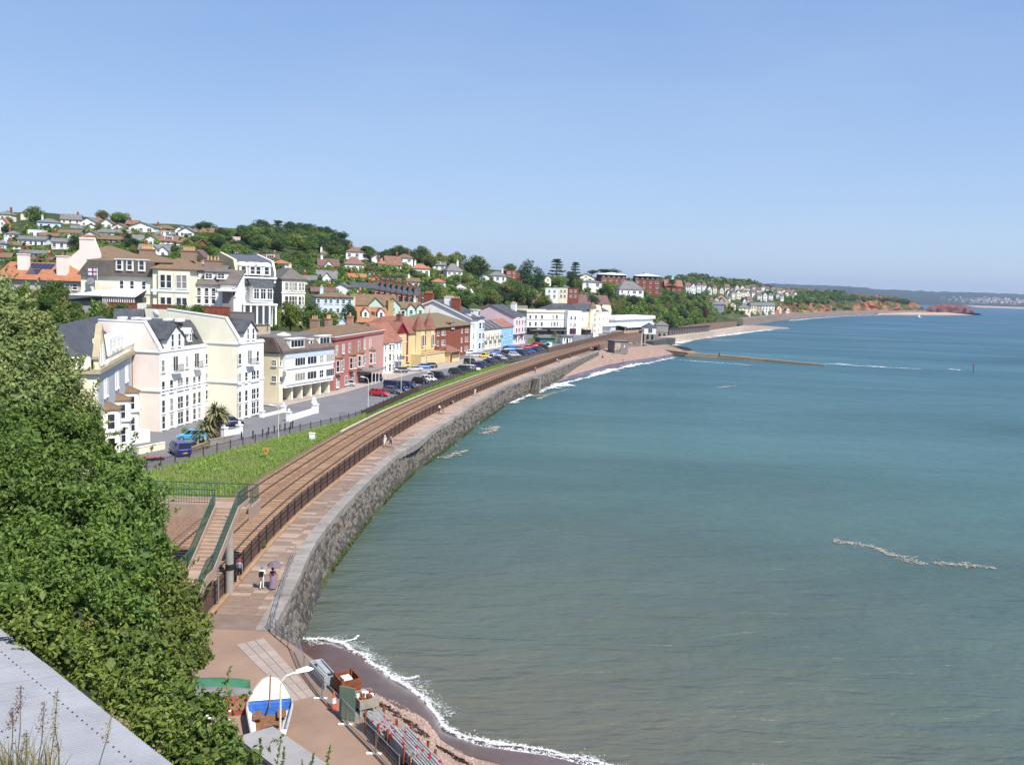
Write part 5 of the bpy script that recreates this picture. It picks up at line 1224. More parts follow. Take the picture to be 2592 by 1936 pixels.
# stucco house
A, B = dyaw(713.5, 771, 795, 200, rad(28))
h = House('villa', 'cream villa with a brown blank side wall, right of the grand white hotel', A, B, 14, 'villa')
H_ = h.zpy(706); h.wall(H_, plaster('grey_brown_stucco', (.27, .21, .15))); mb = MB(); mb.box(.02, h.L, -.06, -.002, -2, H_); h.part('front_wall', mb, W_PALEY)
h.roof('hip', H_, 2.6, MAN, ov=.5)
mb = MB()
for i in range(22): mb.box(-.03, .35 if i % 2 else .2, -.12, .02, -1+i*.42, -.65+i*.42)
h.part('quoin', mb, W_TRIM)
for v, hh in ((H_-2.6, 1.9), (H_-5.9, 2.1), (H_-9.2, 2.1)):
 for px, w_ in ((725, .9), (735, .7), (741, .7), (748, .7), (759, .8), (765.5, .8)): h.win('f', h.xpx(px), v, w_, hh, out=.06)
for z in (H_-3.2, H_-6.5): h.band(z, .3, .2, W_TRIM, l=False)
# orange roofed house with solar panels
A, B = dbase(-10, 207, 735, 172)
h = House('house', 'orange tiled house with rows of solar panels on its roof, far left', A, B, 13)
H_ = h.zpy(711, h.L*.8); h.wall(H_, plaster('grey_pink', (.52, .45, .43)));
X0, X1, Y0, Y1 = -.5, h.L+.5, -.6, 13; hr = h.zpy(664, h.L*.3, 5)
mb = MB(); rx = h.xpx(156)-2; mb.add([(X0, Y0, H_), (X1, Y0, H_), (X1, Y1, H_), (X0, Y1, H_), (X0, 6, hr), (rx, 6, hr)], [(0, 3, 2, 1), (0, 1, 5, 4), (1, 2, 5), (2, 3, 4, 5), (3, 0, 4)]); h.part('roof', mb, ORANGE)
SOL = mat('solar_cell', (.02, .03, .075), rough=.15, spec=.7, var=.1)
def rp_(u, f): return Vector((u, lerp(Y0, 6, f), lerp(H_, hr, f)+.1))
for row, (f0, f1, xs_, n) in enumerate(((.62, .92, 45, 6), (.30, .58, 56, 3))):
 for i in range(n):
  ua = h.xpx(xs_+i*10.6); ub = h.xpx(xs_+i*10.6+9.2)
  mb = MB(); a, b, c, d = rp_(ua, f0), rp_(ub, f0), rp_(ub-.15, f1), rp_(ua-.15, f1); mb.add([a, b, c, d, a-Vector((0,0,.08)), b-Vector((0,0,.08)), c-Vector((0,0,.08)), d-Vector((0,0,.08))], [(0,1,2,3),(7,6,5,4),(0,4,5,1),(1,5,6,2),(2,6,7,3),(3,7,4,0)]); h.part('solar_panel', mb, SOL)
for px, y in ((37, 3.5), (147, 2.0)): u = h.xpx(px); h.chimney(u, y, H_+1, h.zpy(645 if px < 90 else 650, u, y)-H_-1, 1.9, 1.2, W_PINKW, 1, POTR)
h.wins('f', [h.xpx(171), h.xpx(190)], [(H_-1.7, 1.2)], 1.0)
A, B = dbase(-30, 55, 715, 150)
# pinkish gable with tall chimney
A, B = dbase(158, 254, 712, 178)
h = House('house', 'pale pink rendered house end with a wide stepped chimney, behind the cream villa', A, B, 14)
uc = h.xpx(221.5); ht = h.zpy(606, uc); hs = h.zpy(632, uc)
mb = MB(); mb.prism([(0, -4), (h.L, -4), (h.L, h.zpy(645, h.L)), (uc+2.3, hs), (uc+1.5, ht), (uc-1.5, ht), (uc-1.5, hs), (0, h.zpy(668))], 0, .6, 'y'); h.part('wall', mb, W_PINKW)
mb = MB(); mb.box(uc-1.5, uc+1.5, -.1, .7, ht+.003, ht+.4); c_ = h.part('chimney', mb, W_PINKW)
for i in range(6): mb = MB(); mb.lathe([(.2, 0), (.17, .45), (.2, .5)], 8, (uc-1.2+i*.48, .3, ht+.41)); h.part('chimney_pot', mb, POTR, parent=c_)
h.roof('hip', h.zpy(650, uc), 2.6, RUST, x0=uc-5, x1=h.L+5, y0=.7, ov=.1)
h.wall(h.zpy(650, uc), W_PINKW, x0=uc-5, x1=h.L+5, y0=.75, name='back_wall')
# ------------------------------------------------------------------ houses on the hillside
GRN = plaster('mint_render', (.50, .66, .58)); BLU2 = plaster('pale_blue_render', (.55, .66, .76)); PNK = plaster('rose_render', (.70, .46, .42)); WOODD = mat('dark_cladding', (.07, .06, .055), var=.2)
PLUM = roofmat('plum_roof', (.16, .09, .085)); GREYR = roofmat('grey_tile_roof', (.17, .165, .165)); BRN2 = roofmat('red_brown_roof', (.22, .115, .08)); STUC = plaster('cement_render', (.42, .41, .41))
WM = dict(w=W_WHITE, c=W_CREAM, y=W_PALEY, p=W_PINKW, r=PNK, b=BRICK, g=GRN, u=BLU2, d=WOODD, s=STUC)
RM = dict(s=SLATE, b=BROWNR, t=TERRA, o=ORANGE, p=PLUM, g=GREYR, r=BRN2)
# px0, px1, base row, eave row, ridge row, roof kind, wall, roof, windows across, label
HH = [
 (0, 27, 563, 543, 532, 'hip', 'y', 'g', 2, 'cream house with grey roof at the far left of the ridge'),
 (-8, 21, 592, 569, 552, 'gabley', 'w', 'o', 1, 'white gabled house with a bright orange roof at the left picture edge'),
 (54, 84, 556, 542, 531, 'gabley', 'c', 'b', 1, 'cream gabled house behind the round dark tree on the ridge'),
 (97, 151, 581, 563, 554, 'hip', 'u', 'g', 3, 'pale blue and white house with French windows on the upper hill'),
 (156, 202, 567, 555, 543, 'gable', 'y', 'g', 3, 'long yellowish house with grey roof on the ridge'),
 (232, 262, 568, 559, 549, 'hip', 'w', 'r', 2, 'house with red brown roof peeping over the ridge, left of two round trees'),
 (203, 241, 573, 561, 552, 'gabley', 'w', 'g', 2, 'white gabled house with a glazed front, below the ridge'),
 (255, 284, 579, 565, 555, 'gabley', 'w', 'r', 2, 'white gabled house with balcony just below the two round ridge trees'),
 (284, 316, 586, 574, 566, 'gabley', 'w', 'b', 2, 'small white gabled house stepping down from the ridge trees'),
 (319, 347, 577, 567, 558, 'gable', 'b', 'r', 1, 'dark red brick house right of the two round ridge trees'),
 (327, 388, 589, 574, 564, 'gabley', 'w', 'g', 3, 'wide white gabled house with balconies below the red brick one'),
 (389, 443, 586, 579, 570, 'hip', 'b', 'b', 3, 'brown hipped bungalow on the ridge'),
 (443, 466, 590, 581, 573, 'gabley', 'w', 'g', 1, 'white gabled house with grey roof beside the brown hipped bungalow'),
 (452, 490, 600, 586, 576, 'gabley', 'w', 'g', 2, 'bright white modern house left of the tall umbrella pines'),
 (46, 110, 624, 606, 599, 'gable', 'w', 'g', 5, 'long white house with balconies low on the left hill'),
 (72, 105, 603, 584, 580, 'flat', 'w', 'g', 2, 'white flat roofed modern house with a roof terrace'),
 (133, 179, 631, 612, 605, 'gable', 'w', 'g', 3, 'plain white long house beside a dark conifer'),
 (181, 210, 587, 578, 571, 'gable', 'u', 'g', 2, 'small pale blue bungalow mid hill'),
 (209, 250, 606, 595, 586, 'gabley', 'p', 'r', 2, 'pinkish bungalow with a steep gable above the tall chimney'),
 (251, 311, 613, 606, 598, 'gable', 'd', 'b', 4, 'long low dark bungalow with brown roof'),
 (321, 361, 614, 607, 595, 'gable', 's', 'g', 2, 'grey roofed bungalow left of a row of brown roofed bungalows'),
 (361, 405, 618, 609, 596, 'gabley', 'w', 'r', 2, 'white bungalow with red brown roof and a wide gable'),
 (406, 447, 619, 609, 597, 'gable', 'w', 'r', 3, 'white bungalow with brown roof and a boxy dormer'),
 (448, 490, 625, 615, 602, 'hip', 'w', 'b', 2, 'white bungalow with a brown hipped roof, rightmost of the bungalow row'),
 (53, 116, 650, 641, 634, 'gable', 'w', 'g', 4, 'low white bungalow above the orange tiled roof'),
 (-4, 15, 638, 617, 607, 'hip', 'u', 'g', 1, 'narrow pale blue house at the left edge of the photo'),
 (104, 146, 605, 597, 590, 'gable', 'w', 'b', 3, 'low white house with brown roof beside the flat roofed one'),
 (68, 127, 664, 657, 650, 'gable', 'd', 'p', 2, 'low dark roofed house just above the solar panels'),
 (-4, 24, 662, 651, 641, 'gable', 'b', 'b', 1, 'brown brick house at the left edge above the orange roof'),
 (355, 425, 647, 633, 620, 'gable', 'w', 'g', 3, 'white house with three pinnacled gables behind the cream villa'),
 (490, 538, 602, 588, 577, 'gable', 'b', 'b', 2, 'brown brick house behind the tall umbrella pines'),
 (500, 525, 636, 618, 607, 'gabley', 'b', 'r', 1, 'brick house with white bargeboards below the umbrella pines'),
 (482, 515, 664, 649, 633, 'gabley', 'r', 'p', 1, 'rose pink gabled house beside the purple leaved tree'),
 (579, 608, 615, 601, 598, 'flat', 'r', 'g', 1, 'flat roofed salmon house among trees on the skyline'),
 (590, 609, 648, 640, 630, 'gabley', 'p', 'r', 1, 'little house with pinkish roof above the blue slate roof'),
 (628, 659, 658, 648, 641, 'gabley', 'w', 'g', 1, 'white gable just above the blue slate roof'),
 (664, 706, 666, 655, 645, 'gable', 'b', 'p', 2, 'red house with a row of white dormer windows'),
 (688, 726, 684, 667, 657, 'hip', 'w', 'o', 2, 'white house with orange hipped roof above the cream villa'),
 (811, 829, 656, 643, 634, 'hip', 'w', 'b', 1, 'small white hipped house at the edge of the wood'),
 (829, 858, 655, 648, 641, 'gable', 'w', 'b', 1, 'low brown roofed annexe right of the small hipped house'),
 (876, 933, 655, 638, 626, 'hip', 'w', 'b', 3, 'broad house with big brown hipped roof high on the middle hill'),
 (807, 857, 685, 672, 656, 'gable', 'w', 'p', 3, 'white house with plum roof and two chimneys by the wood'),
 (873, 921, 688, 669, 650, 'hip', 'w', 'r', 3, 'white house with tall brown pyramid roof'),
 (803, 851, 719, 703, 685, 'gable', 'w', 'g', 3, 'white cottage with steep grey roof and pointed gable'),
 (941, 976, 665, 652, 641, 'gabley', 'w', 'r', 1, 'white gabled house with single window under the ridge wood'),
 (1007, 1045, 679, 653, 643, 'hip', 'w', 'b', 2, 'tall white house with brown hipped roof under the ridge wood'),
 (977, 1016, 686, 669, 649, 'gable', 'w', 'r', 3, 'white house with a large sweeping brown roof'),
 (958, 977, 685, 668, 658, 'hip', 'w', 'o', 1, 'white house with small orange roof left of the sweeping brown roof'),
 (1044, 1088, 701, 680, 668, 'hip', 'w', 'o', 3, 'white house with bright orange roof and blue balcony'),
 (1083, 1127, 682, 670, 661, 'gable', 'w', 'g', 3, 'white house with wide glazed dormer right of the orange roof'),
 (1130, 1171, 710, 686, 667, 'hip', 'w', 'g', 3, 'tall white house with grey roof and ornate gablet'),
 (884, 929, 708, 702, 693, 'gable', 'b', 'o', 2, 'low house with a red orange roof in the middle of the hill'),
 (931, 944, 708, 693, 687, 'gabley', 'w', 's', 1, 'tiny white gabled building beside the low orange roof'),
 (963, 1018, 723, 700, 695, 'flat', 'd', 'r', 3, 'dark clad modern house with three white windows'),
 (940, 962, 718, 711, 704, 'gable', 'b', 'o', 1, 'small red roofed cottage left of the dark clad house'),
 (1186, 1201, 750, 738, 726, 'gabley', 'w', 'o', 1, 'tiny white house with a red roof among the trees'),
 (1212, 1239, 710, 700, 692, 'gabley', 'w', 'g', 1, 'white garage with a low grey gable'),
 (1238, 1281, 713, 698, 687, 'hip', 'w', 'g', 3, 'white house with grey pyramid roof left of the tall cypress trees'),
 (1279, 1323, 706, 686, 684, 'flat', 'b', 'r', 3, 'flat topped brick flats behind the cypress trees'),
 (1378, 1395, 724, 704, 697, 'gabley', 'y', 'g', 1, 'pale cream narrow house between cypress and round tree'),
 (1462, 1504, 716, 702, 693, 'gabley', 'y', 't', 2, 'cream house with two gables below the tall thin pines'),
 (1473, 1524, 742, 714, 709, 'hip', 'w', 'g', 2, 'square white house with low roof above the hotel'),
 (848, 879, 744, 725, 717, 'gabley', 'w', 'g', 0, 'blank white gable end in the middle of the town'),
 (887, 946, 742, 728, 716, 'gable', 'y', 's', 6, 'row of cream houses under one long slate roof'),
 (790, 848, 748, 738, 728, 'gable', 's', 'p', 3, 'dark roofed house left of the blank white gable'),
 (800, 894, 796, 752, 740, 'hip', 'u', 'b', 6, 'blue and white house with broad brown roof behind the big trees'),
 (893, 1003, 800, 772, 746, 'gable', 'g', 'b', 4, 'mint green building with twin gables and long olive brown roof'),
 (1008, 1068, 812, 779, 765, 'gable', 'g', 'b', 3, 'mint green house with one central gable, right of the twin gables'),
 (1029, 1077, 774, 748, 736, 'hip', 's', 's', 4, 'grey rendered house with balcony at the end of the brick row'),
 (1074, 1123, 820, 791, 771, 'gabley', 's', 'p', 2, 'grey gabled house between the mint house and the white side gable'),
 (1214, 1271, 810, 788, 771, 'gabley', 'w', 'b', 2, 'brown roofed white gabled house behind the tall white townhouse'),
 (1221, 1278, 826, 806, 788, 'gable', 'p', 'b', 2, 'pale pink house with brown roof behind the cream balcony terrace'),
 (1290, 1334, 806, 788, 774, 'gable', 's', 'g', 2, 'grey slate house behind the pale pink townhouse'),
 (1342, 1427, 790, 768, 745, 'gable', 'b', 'p', 4, 'long brown roofed school hall behind the lime green tree'),
 (1432, 1546, 790, 768, 747, 'gable', 'b', 'p', 5, 'long brown roofed hall with a brick end gable above the hotels'),
 (1519, 1587, 724, 705, 704, 'flat', 'b', 'g', 4, 'brick flats with dark top floor under a white canopy roof'),
 (1605, 1670, 744, 709, 708, 'flat', 'b', 'g', 4, 'taller brick flats with white canopy roof on the clifftop'),
 (1564, 1631, 760, 733, 711, 'hip', 'w', 'g', 4, 'white and brick flats with grey hipped roof on the clifftop'),
 (150, 200, 600, 589, 582, 'gable', 'w', 'b', 3, 'low white house with brown roof left of the pinkish steep gabled bungalow'),
 (20, 48, 606, 592, 584, 'hip', 'w', 'g', 2, 'white hipped house left of the flat roofed modern house'),
 (212, 250, 585, 575, 568, 'gabley', 'w', 'r', 2, 'white gable squeezed under the glazed gabled house'),
 (255, 300, 598, 588, 581, 'gable', 'y', 'g', 3, 'cream bungalow above the long low dark one'),
 (395, 440, 604, 595, 588, 'gable', 'w', 'g', 3, 'white bungalow above the one with the boxy dormer'),
 (15, 50, 632, 620, 613, 'gable', 'c', 'b', 2, 'cream house low on the left slope'),
 (735, 770, 668, 655, 645, 'gabley', 'w', 'r', 2, 'white gable below the right end of the dark wood'),
 (700, 740, 700, 686, 678, 'hip', 'y', 'b', 3, 'cream hipped house behind the brown walled villa'),
 (760, 798, 722, 708, 698, 'gable', 'w', 'g', 3, 'white house left of the steep roofed cottage'),
 (1095, 1128, 728, 714, 705, 'hip', 'w', 'o', 2, 'white house with orange roof above the green belt'),
 (1030, 1062, 726, 712, 704, 'gable', 'w', 'b', 2, 'white house below the bright orange roof'),
 (1150, 1182, 738, 725, 716, 'gabley', 'y', 'g', 1, 'pale cream gable among trees below the ornate gablet house'),
 (1400, 1440, 738, 726, 718, 'hip', 'w', 'g', 3, 'white house below the neat round tree'),
]
n_ = 0
for px0, px1, pb, pe, pr, kind, wm, rm, nw, lab in HH:
 pm_ = (px0+px1)/2; D = HD(pm_, pb)
 if lab.startswith('mint green building'): D = 268
 if lab.startswith('mint green house'): D = 272
 if lab.startswith('grey gabled house between'): D = 300
 if lab.startswith('blue and white house'): D = 236
 A, B = dbase(px0, px1, pb, D); A.z -= .2; B.z -= .2
 yaw = rnd.uniform(.0, .45); L = (B-A).length; c = (A+B)/2; dv = Vector((math.cos(yaw), math.sin(yaw), 0))*(L/2); A, B = c-dv, c+dv
 dep = min(max(L*.75, 6), 11)
 h = House('house', lab, A, B, dep, 'house', 'houses on the hillside', simple=True, foot=4)
 He = h.zpy(pe, L/2); Hr = max(.4, zat(h.M@Vector((L/2, dep/2, 0)), pr)-h.z0-He)
 W = WM[wm]; R_ = RM[rm]
 h.wall(He, W)
 if kind == 'flat': h.roof('flat', He, .35, ASPH, W)
 else: h.roof(kind, He, Hr, R_, W, ov=.45)
 st = max(1, round(He/2.9)); fh = He/st
 for k in range(st):
  for i in range(nw):
   u = L*(i+.5)/nw+rnd.uniform(-.2, .2); ww = min(L/nw*.55, rnd.choice((1.2, 1.6, 2.2)))
   h.win('f', u, k*fh+fh*.28, ww, fh*.5, 'double' if ww > 1.4 else 'sash')
 for k in range(st):
  if rnd.random() < .6: h.win('l', dep*.5, k*fh+fh*.3, 1.2, fh*.45, 'sash')
 if kind == 'gabley' and Hr > 2.2 and nw: h.win('f', L/2, He-.1, min(1.4, L*.2), min(1.3, Hr*.45), 'double')
 if kind in ('gable', 'hip') and rnd.random() < .75: h.chimney(L*rnd.choice((.2, .8)), dep*.5, He+Hr*.4, Hr*.6+1.1, .9, .7, W if rnd.random() < .6 else BRICK, 2, POT)
 if 'dormer' in lab: h.dormer(L*.5, .8, He+.3, min(4, L*.5), 1.3, 0, 2, W_WHITE, W_TRIM, 'triple', min(3.4, L*.42), 1.0, 'flat')
 if 'twin gables' in lab or 'three pinnacled' in lab or 'central gable' in lab or 'pointed gable' in lab or 'plum roof' in lab:
  n = 2 if 'twin' in lab else (3 if 'three' in lab else 1)
  for i in range(n):
   f = (.52, .92)[i] if n == 2 else ((.2, .5, .8)[i] if n == 3 else .5); u = L*f; g_ = min(3.0, L*.16) if n > 1 else min(3.2, L*.22); hh_ = Hr*.7
   mb = MB(); mb.prism([(u-g_, 0), (u+g_, 0), (u+g_, He), (u, He+hh_), (u-g_, He)], -.5, dep*.4, 'y'); h.part('gable', mb, W)
   mb = MB(); mb.prism([(u-g_-.3, He-.25), (u, He+hh_), (u+g_+.3, He-.25), (u+g_+.3, He-.05), (u, He+hh_+.22), (u-g_-.3, He-.05)], -.8, dep*.45, 'y'); h.part('gable_roof', mb, R_)
   h.win('f', u, He-2.0, 1.1, 1.4, out=.5)
 if 'canopy roof' in lab:
  mb = MB(); mb.box(.3, L-.3, .3, dep-.3, He+.36, He+2.6); h.part('top_floor', mb, WOODD)
  h.wins('f', [L*(i+.5)/5 for i in range(5)], [(He+.8, 1.2)], 1.3, 'double', out=-.3)
  mb = MB(); X0, X1, Y0, Y1, e = -.8, L+.8, -.8, dep+.8, He+2.61
  mb.add([(X0,Y0,e),(X1,Y0,e),(X1,Y1,e),(X0,Y1,e),(L/2,dep/2,e+1.8)], [(3,2,1,0),(0,1,4),(1,2,4),(2,3,4),(3,0,4)]); h.part('canopy', mb, W_TRIM)
# stepped brick terrace
for i in range(8):
 px0 = 946+14.2*i; D = 300-2.2*i
 A, B = dbase(px0, px0+14.4, 772+3*i, D)
 h = House('terraced_house', 'narrow brick house with slate roof and tall chimney in the stepped brick row', A, B, 9, 'house', 'stepped row of brick houses', simple=True, foot=5)
 He = h.zpy(733+2.4*i); h.wall(He, BRICK); h.roof('gable', He, 2.6, SLATE, BRICK, ov=.08); h.win('f', h.L*.5, He-2.2, .9, 1.5); h.win('f', h.L*.5, He-5, 1.2, 1.7)
 h.chimney(.1, 4.5, He+1.8, 1.9, .6, 2.2, BRICK, 3, POTR)
# little coloured terrace
for px0, px1, m_, lab in ((1380, 1413, W_WHITE, 'white terraced house with a grey side wall above the lime green tree'), (1413.3, 1436, W_CREAM, 'yellow terraced house in the middle of the short coloured terrace'), (1436.3, 1464, BRICK, 'red brick terraced house at the right end of the short coloured terrace')):
 A, B = dbase(px0, px1, 756, 470); h = House('terraced_house', lab, A, B, 9, 'house', 'short coloured terrace', simple=True)
 He = h.zpy(731); h.wall(He, m_); h.roof('flat', He, .5, SLATE, W_TRIM if m_ is W_WHITE else m_); h.wins('f', [h.L*.3, h.L*.7], [(He-1.8, 1.3), (.6, 1.5)], 1.2, 'double')
# ------------------------------------------------------------------ far seaside town, church
rows_far = [(1736, 1818, 741, 6, 'w', 'r', .55, 'white house with red brown roof in the far upper row'), (1822, 1900, 744, 6, 'p', 'b', .6, 'pinkish far house under the wooded hill'), (1905, 1950, 742, 4, 'w', 'p', .6, 'dark roofed far house beside the wooded hill'),
   (1955, 2015, 747, 5, 'w', 'g', .7, 'white far house above the red cliff'), (1840, 1900, 756, 5, 'y', 'g', .65, 'cream far house in the middle of the distant town'), (1903, 1960, 757, 4, 'w', 'b', .7, 'white far house with brown roof in the distant town'),
   (1795, 1835, 775, 3, 's', 'g', .8, 'grey far house above the railway'), (1880, 1905, 772, 2, 'w', 's', .8, 'white gabled far house near the seafront'), (1965, 2020, 756, 5, 'w', 'g', .75, 'bright white far house on the clifftop')]
for x0, x1, pb, n, wm, rm, sc, lab in rows_far:
 for i in range(n):
  a = lerp(x0, x1, i/n); b = a+(x1-x0)/n*rnd.uniform(.7, .95); py = pb+rnd.uniform(-4, 4); D = HD(a, py); A, B = dbase(a, b, py, D)
  h = House('house', lab, A, B, 9, 'house', 'houses of the distant seaside town', simple=True, foot=5); He = rnd.uniform(5, 7.5)*(1 if sc < .75 else .8)
  h.wall(He, WM[wm] if rnd.random() < .8 else W_CREAM); h.roof(rnd.choice(('gable', 'hip', 'gabley')), He, 2.8, RM[rm] if rnd.random() < .75 else BRN2, WM[wm], ov=.4)
  h.wins('f', [h.L*.3, h.L*.7], [(.8, 1.4), (He-2, 1.3)], min(1.6, h.L*.25), 'double')
def farb(px0, px1, pb, pe, pr, kind, W, R_, nw, lab, name='house', cat='house', D=None, dep=10):
 D = D or HD((px0+px1)/2, pb); A, B = dbase(px0, px1, pb, D); h = House(name, lab, A, B, dep, cat, simple=True, foot=5); He = h.zpy(pe); h.wall(He, W)
 h.roof(kind, He, max(.5, zat(h.M@Vector((h.L/2, dep/2, 0)), pr)-h.z0-He), R_, W, ov=.4)
 st = max(1, round(He/3))
 for k in range(st): h.wins('f', [h.L*(i+.5)/nw for i in range(nw)], [(k*He/st+.8, 1.5)], min(1.4, h.L/nw*.5), 'sash')
 return h
farb(1808, 1842, 774, 756, 744, 'gabley', plaster('tan_render', (.45, .35, .22)), BROWNR, 2, 'tan gabled far house beside the yellow tower house')
farb(1832, 1848, 775, 752, 748, 'hip', W_PALEY, GREYR, 2, 'tall pale yellow far house like a tower')
farb(1797, 1832, 788, 770, 764, 'gable', mat('blue_grey_render', (.22, .27, .36)), GREYR, 3, 'blue grey far house above the railway bend')
farb(1848, 1862, 783, 770, 765, 'gabley', W_CREAM, GREYR, 1, 'small cream far house on the slope above the railway')
farb(1870, 1900, 793, 779, 769, 'hip', W_CREAM, GREYR, 3, 'far villa with a wide grey hipped roof on the seafront')
for i, (a, b, m_) in enumerate(((1900, 1914, W_CREAM), (1914.2, 1928, mat('salmon_far', (.62, .40, .30))), (1928.2, 1944, W_WHITE), (1944.2, 1960, W_WHITE))):
 farb(a, b, 793, 773, 766, 'gable', m_, GREYR, 2, ('cream left end house of the far seafront terrace', 'salmon house of the far seafront terrace', 'white house in the far seafront terrace with grey roof', 'white right end house of the far seafront terrace')[i], 'terraced_house', dep=9)
farb(1966, 1978, 790, 779, 773, 'gabley', W_CREAM, BROWNR, 1, 'cream gabled house right of the far seafront terrace')
farb(1979, 1998, 790, 780, 775, 'hip', W_PINKW, BROWNR, 3, 'pinkish house with verandah at the far end of the seafront')
farb(2047, 2060, 762, 756, 753, 'gable', W_WHITE, GREYR, 1, 'lone white house on the clifftop fields')
hch = farb(1683, 1727, 738, 724, 709, 'gable', BRICK, TERRA, 3, 'red brick church with a slim green spire under the wooded hill', 'church', 'church', dep=14)
u = hch.xpx(1703); z0_ = hch.zpy(716, u); zt_ = hch.zpy(690, u)
mb = MB(); mb.box(u-2.2, u+2.2, 3, 7.4, z0_-6, z0_+1.5); t_ = hch.part('tower', mb, BRICK); mb = MB(); mb.lathe([(2.6, z0_+1.5), (1.2, lerp(z0_, zt_, .4)), (.05, zt_)], 8, (u, 5.2, 0)); hch.part('spire', mb, mat('copper_green', (.28, .55, .40), var=.1), parent=t_)
# town across the estuary: too small to count
FT = MB()
for _ in range(420):
 px = rnd.triangular(2300, 2600, 2400); py = rnd.gauss(766, 5.5) if px < 2480 else rnd.gauss(762, 4)
 if py > 776 or py < 752: continue
 D = 5900+(776-py)*60; p = GD(px, py, D); s_ = rnd.uniform(5, 13); FT.box(p.x-s_, p.x+s_, p.y, p.y+20, p.z-30, p.z+rnd.uniform(4, 9), rnd.choice((0, 0, 1, 2, 2)))
o = FT.build('far_town', [mat('far_white', (.55, .52, .48), var=0), mat('far_terracotta', (.40, .22, .16), var=0), mat('far_grey', (.35, .33, .33), var=0)], fix=False); o['kind'] = 'stuff'
# ------------------------------------------------------------------ station
A = GD(1552, 845, 452); B = GD(1652, 838, 500); A.z = B.z = 5.5
h = House('station', 'railway station with a long white canopy roof over its glazed platform front', A, B, 12, 'station', simple=True)
Hs = h.zpy(810); LG = plaster('pale_grey_boards', (.55, .58, .62))
h.wall(Hs-.1, LG); mb = MB(); mb.box(-.6, h.L+.6, -1, 12.6, Hs, Hs+1.6); h.part('roof', mb, W_TRIM)
mb = MB(); mb.prism([(-7, Hs*.50), (-.1, Hs*.62), (-.1, Hs*.56), (-7, Hs*.44)], 1, h.L-2, 'x'); h.part('canopy', mb, plaster('canopy_grey', (.62, .65, .68)))
mb = MB(); mb.box(1, h.L-2, -7.1, -7.0, Hs*.40, Hs*.50); h.part('valance', mb, W_TRIM)
mb = MB(); mb.box(1, h.L-2, -6, -5.8, .9, Hs*.42); h.part('screen', mb, GLASS)
for i in range(14): mb = MB(); u = lerp(1, h.L-2, i/13); mb.box(u-.12, u+.12, -6.2, -6.01, .9, Hs*.42); h.part('post', mb, mat('station_paint', (.45, .5, .52)))
mb = MB(); mb.box(-6, h.L+2, -8.5, -.01, -.2, .85); h.part('platform', mb, mat('platform_tan', (.38, .28, .22)))
mb = MB(); u0 = -7; mb.box(u0, -.7, -1.5, 8, -.2, Hs*.5); mb.prism([(u0-.5, Hs*.5), (-.2, Hs*.5), (-.2, Hs*.75)], -2, 8.5, 'y'); h.part('end_building', mb, LG)
farst = [(1630, 1659.5, 861, 829, 814, 'hip', W_WHITE, SLATE, 1, 'pale grey square station pavilion with dark pyramid roof', 452), (1660, 1690, 857, 823, 812, 'hip', mat('station_stone', (.30, .26, .22), var=.2, scale=.6), GREYR, 5, 'long stone station building above the beach, right of the pavilion', 470)]
for a, b, pb, pe, pr, k, W, R_, n, lab, D in farst:
 A, B = dbase(a, b, pb, D); h = House('station_building', lab, A, B, 9, 'station building', simple=True, foot=4); He = h.zpy(pe); h.wall(He*.48, mat('station_stone', (.30, .26, .22))); h.wall(He, W, z0=He*.48+.003, x0=-.15, y0=-.15); h.roof(k, He, 2.4, R_, ov=.4)
 h.wins('f', [h.L*(i+.5)/n for i in range(n)], [(He*.6, 2.2)], min(2.2, h.L/n*.5), 'double', out=.15)
 for i in range(2): mb = MB(); u = h.L*(.3+.4*i); mb.prism([(u+.6*math.cos(a_), 2.2+.6*math.sin(a_)) for a_ in np.linspace(0, math.pi, 7)]+[(u-.6, .3), (u+.6, .3)], -.04, 0, 'y'); h.part('arched_opening', mb, mat('dark_opening', (.02, .02, .02)))
# arcade of dark bays below the line
ar = None
mb = MB(); D0 = 470
P0 = G(1695, 848, 3.6); P1 = G(1797, 838, 3.6); d = (P1-P0); L = d.length
ar = thing('arcade', 'long row of dark open bays between posts below the far railway', 'arcade', P0, math.atan2(d.y, d.x))
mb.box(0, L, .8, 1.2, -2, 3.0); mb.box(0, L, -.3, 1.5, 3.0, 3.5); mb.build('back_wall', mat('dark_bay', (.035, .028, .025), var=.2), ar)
for i in range(27): m_ = MB(); u = L*i/26; m_.box(u-.22, u+.22, -.3, .1, -2, 2.99); m_.build('pillar', mat('grey_post', (.28, .26, .25)), ar)
mb = MB(); q0 = G(1690, 862, 1.5); q1 = G(1900, 835, 2.5)
# promenade strip and wall below the far railway
def wallrun(name, pts, z0, z1, th, m, lab, cat='wall', group=None):
 mb = MB()
 for a, b in zip(pts, pts[1:]):
  n = (b-a).xy.normalized(); s_ = Vector((-n.y, n.x))*th; mb.prism([(a.x, a.y), (b.x, b.y), (b.x+s_.x, b.y+s_.y), (a.x+s_.x, a.y+s_.y)], z0, z1, 'z')
 o = mb.build(name, m); tag(o, lab, cat, group); return o
FS = mat('far_wall_stone', (.24, .19, .165), var=.25, scale=.3)
wallrun('sea_wall', [G(px, py, 1.0) for px, py in ((1690, 866), (1760, 856), (1830, 845), (1895, 834))], -1, 3.4, 6, mat('pale_ledge', (.42, .34, .28), var=.15, scale=.4), 'low pale stone ledge along the far beach below the dark arcade')
wallrun('sea_wall', [G(px, py, 0) for px, py in ((1880, 828), (1915, 822), (1971, 812), (2010, 808), (2050, 804.5), (2130, 799.5), (2221, 796), (2300, 795), (2344, 795.5))], -1, 7, 5, FS, 'long far grey sea wall carrying the railway towards the headland')
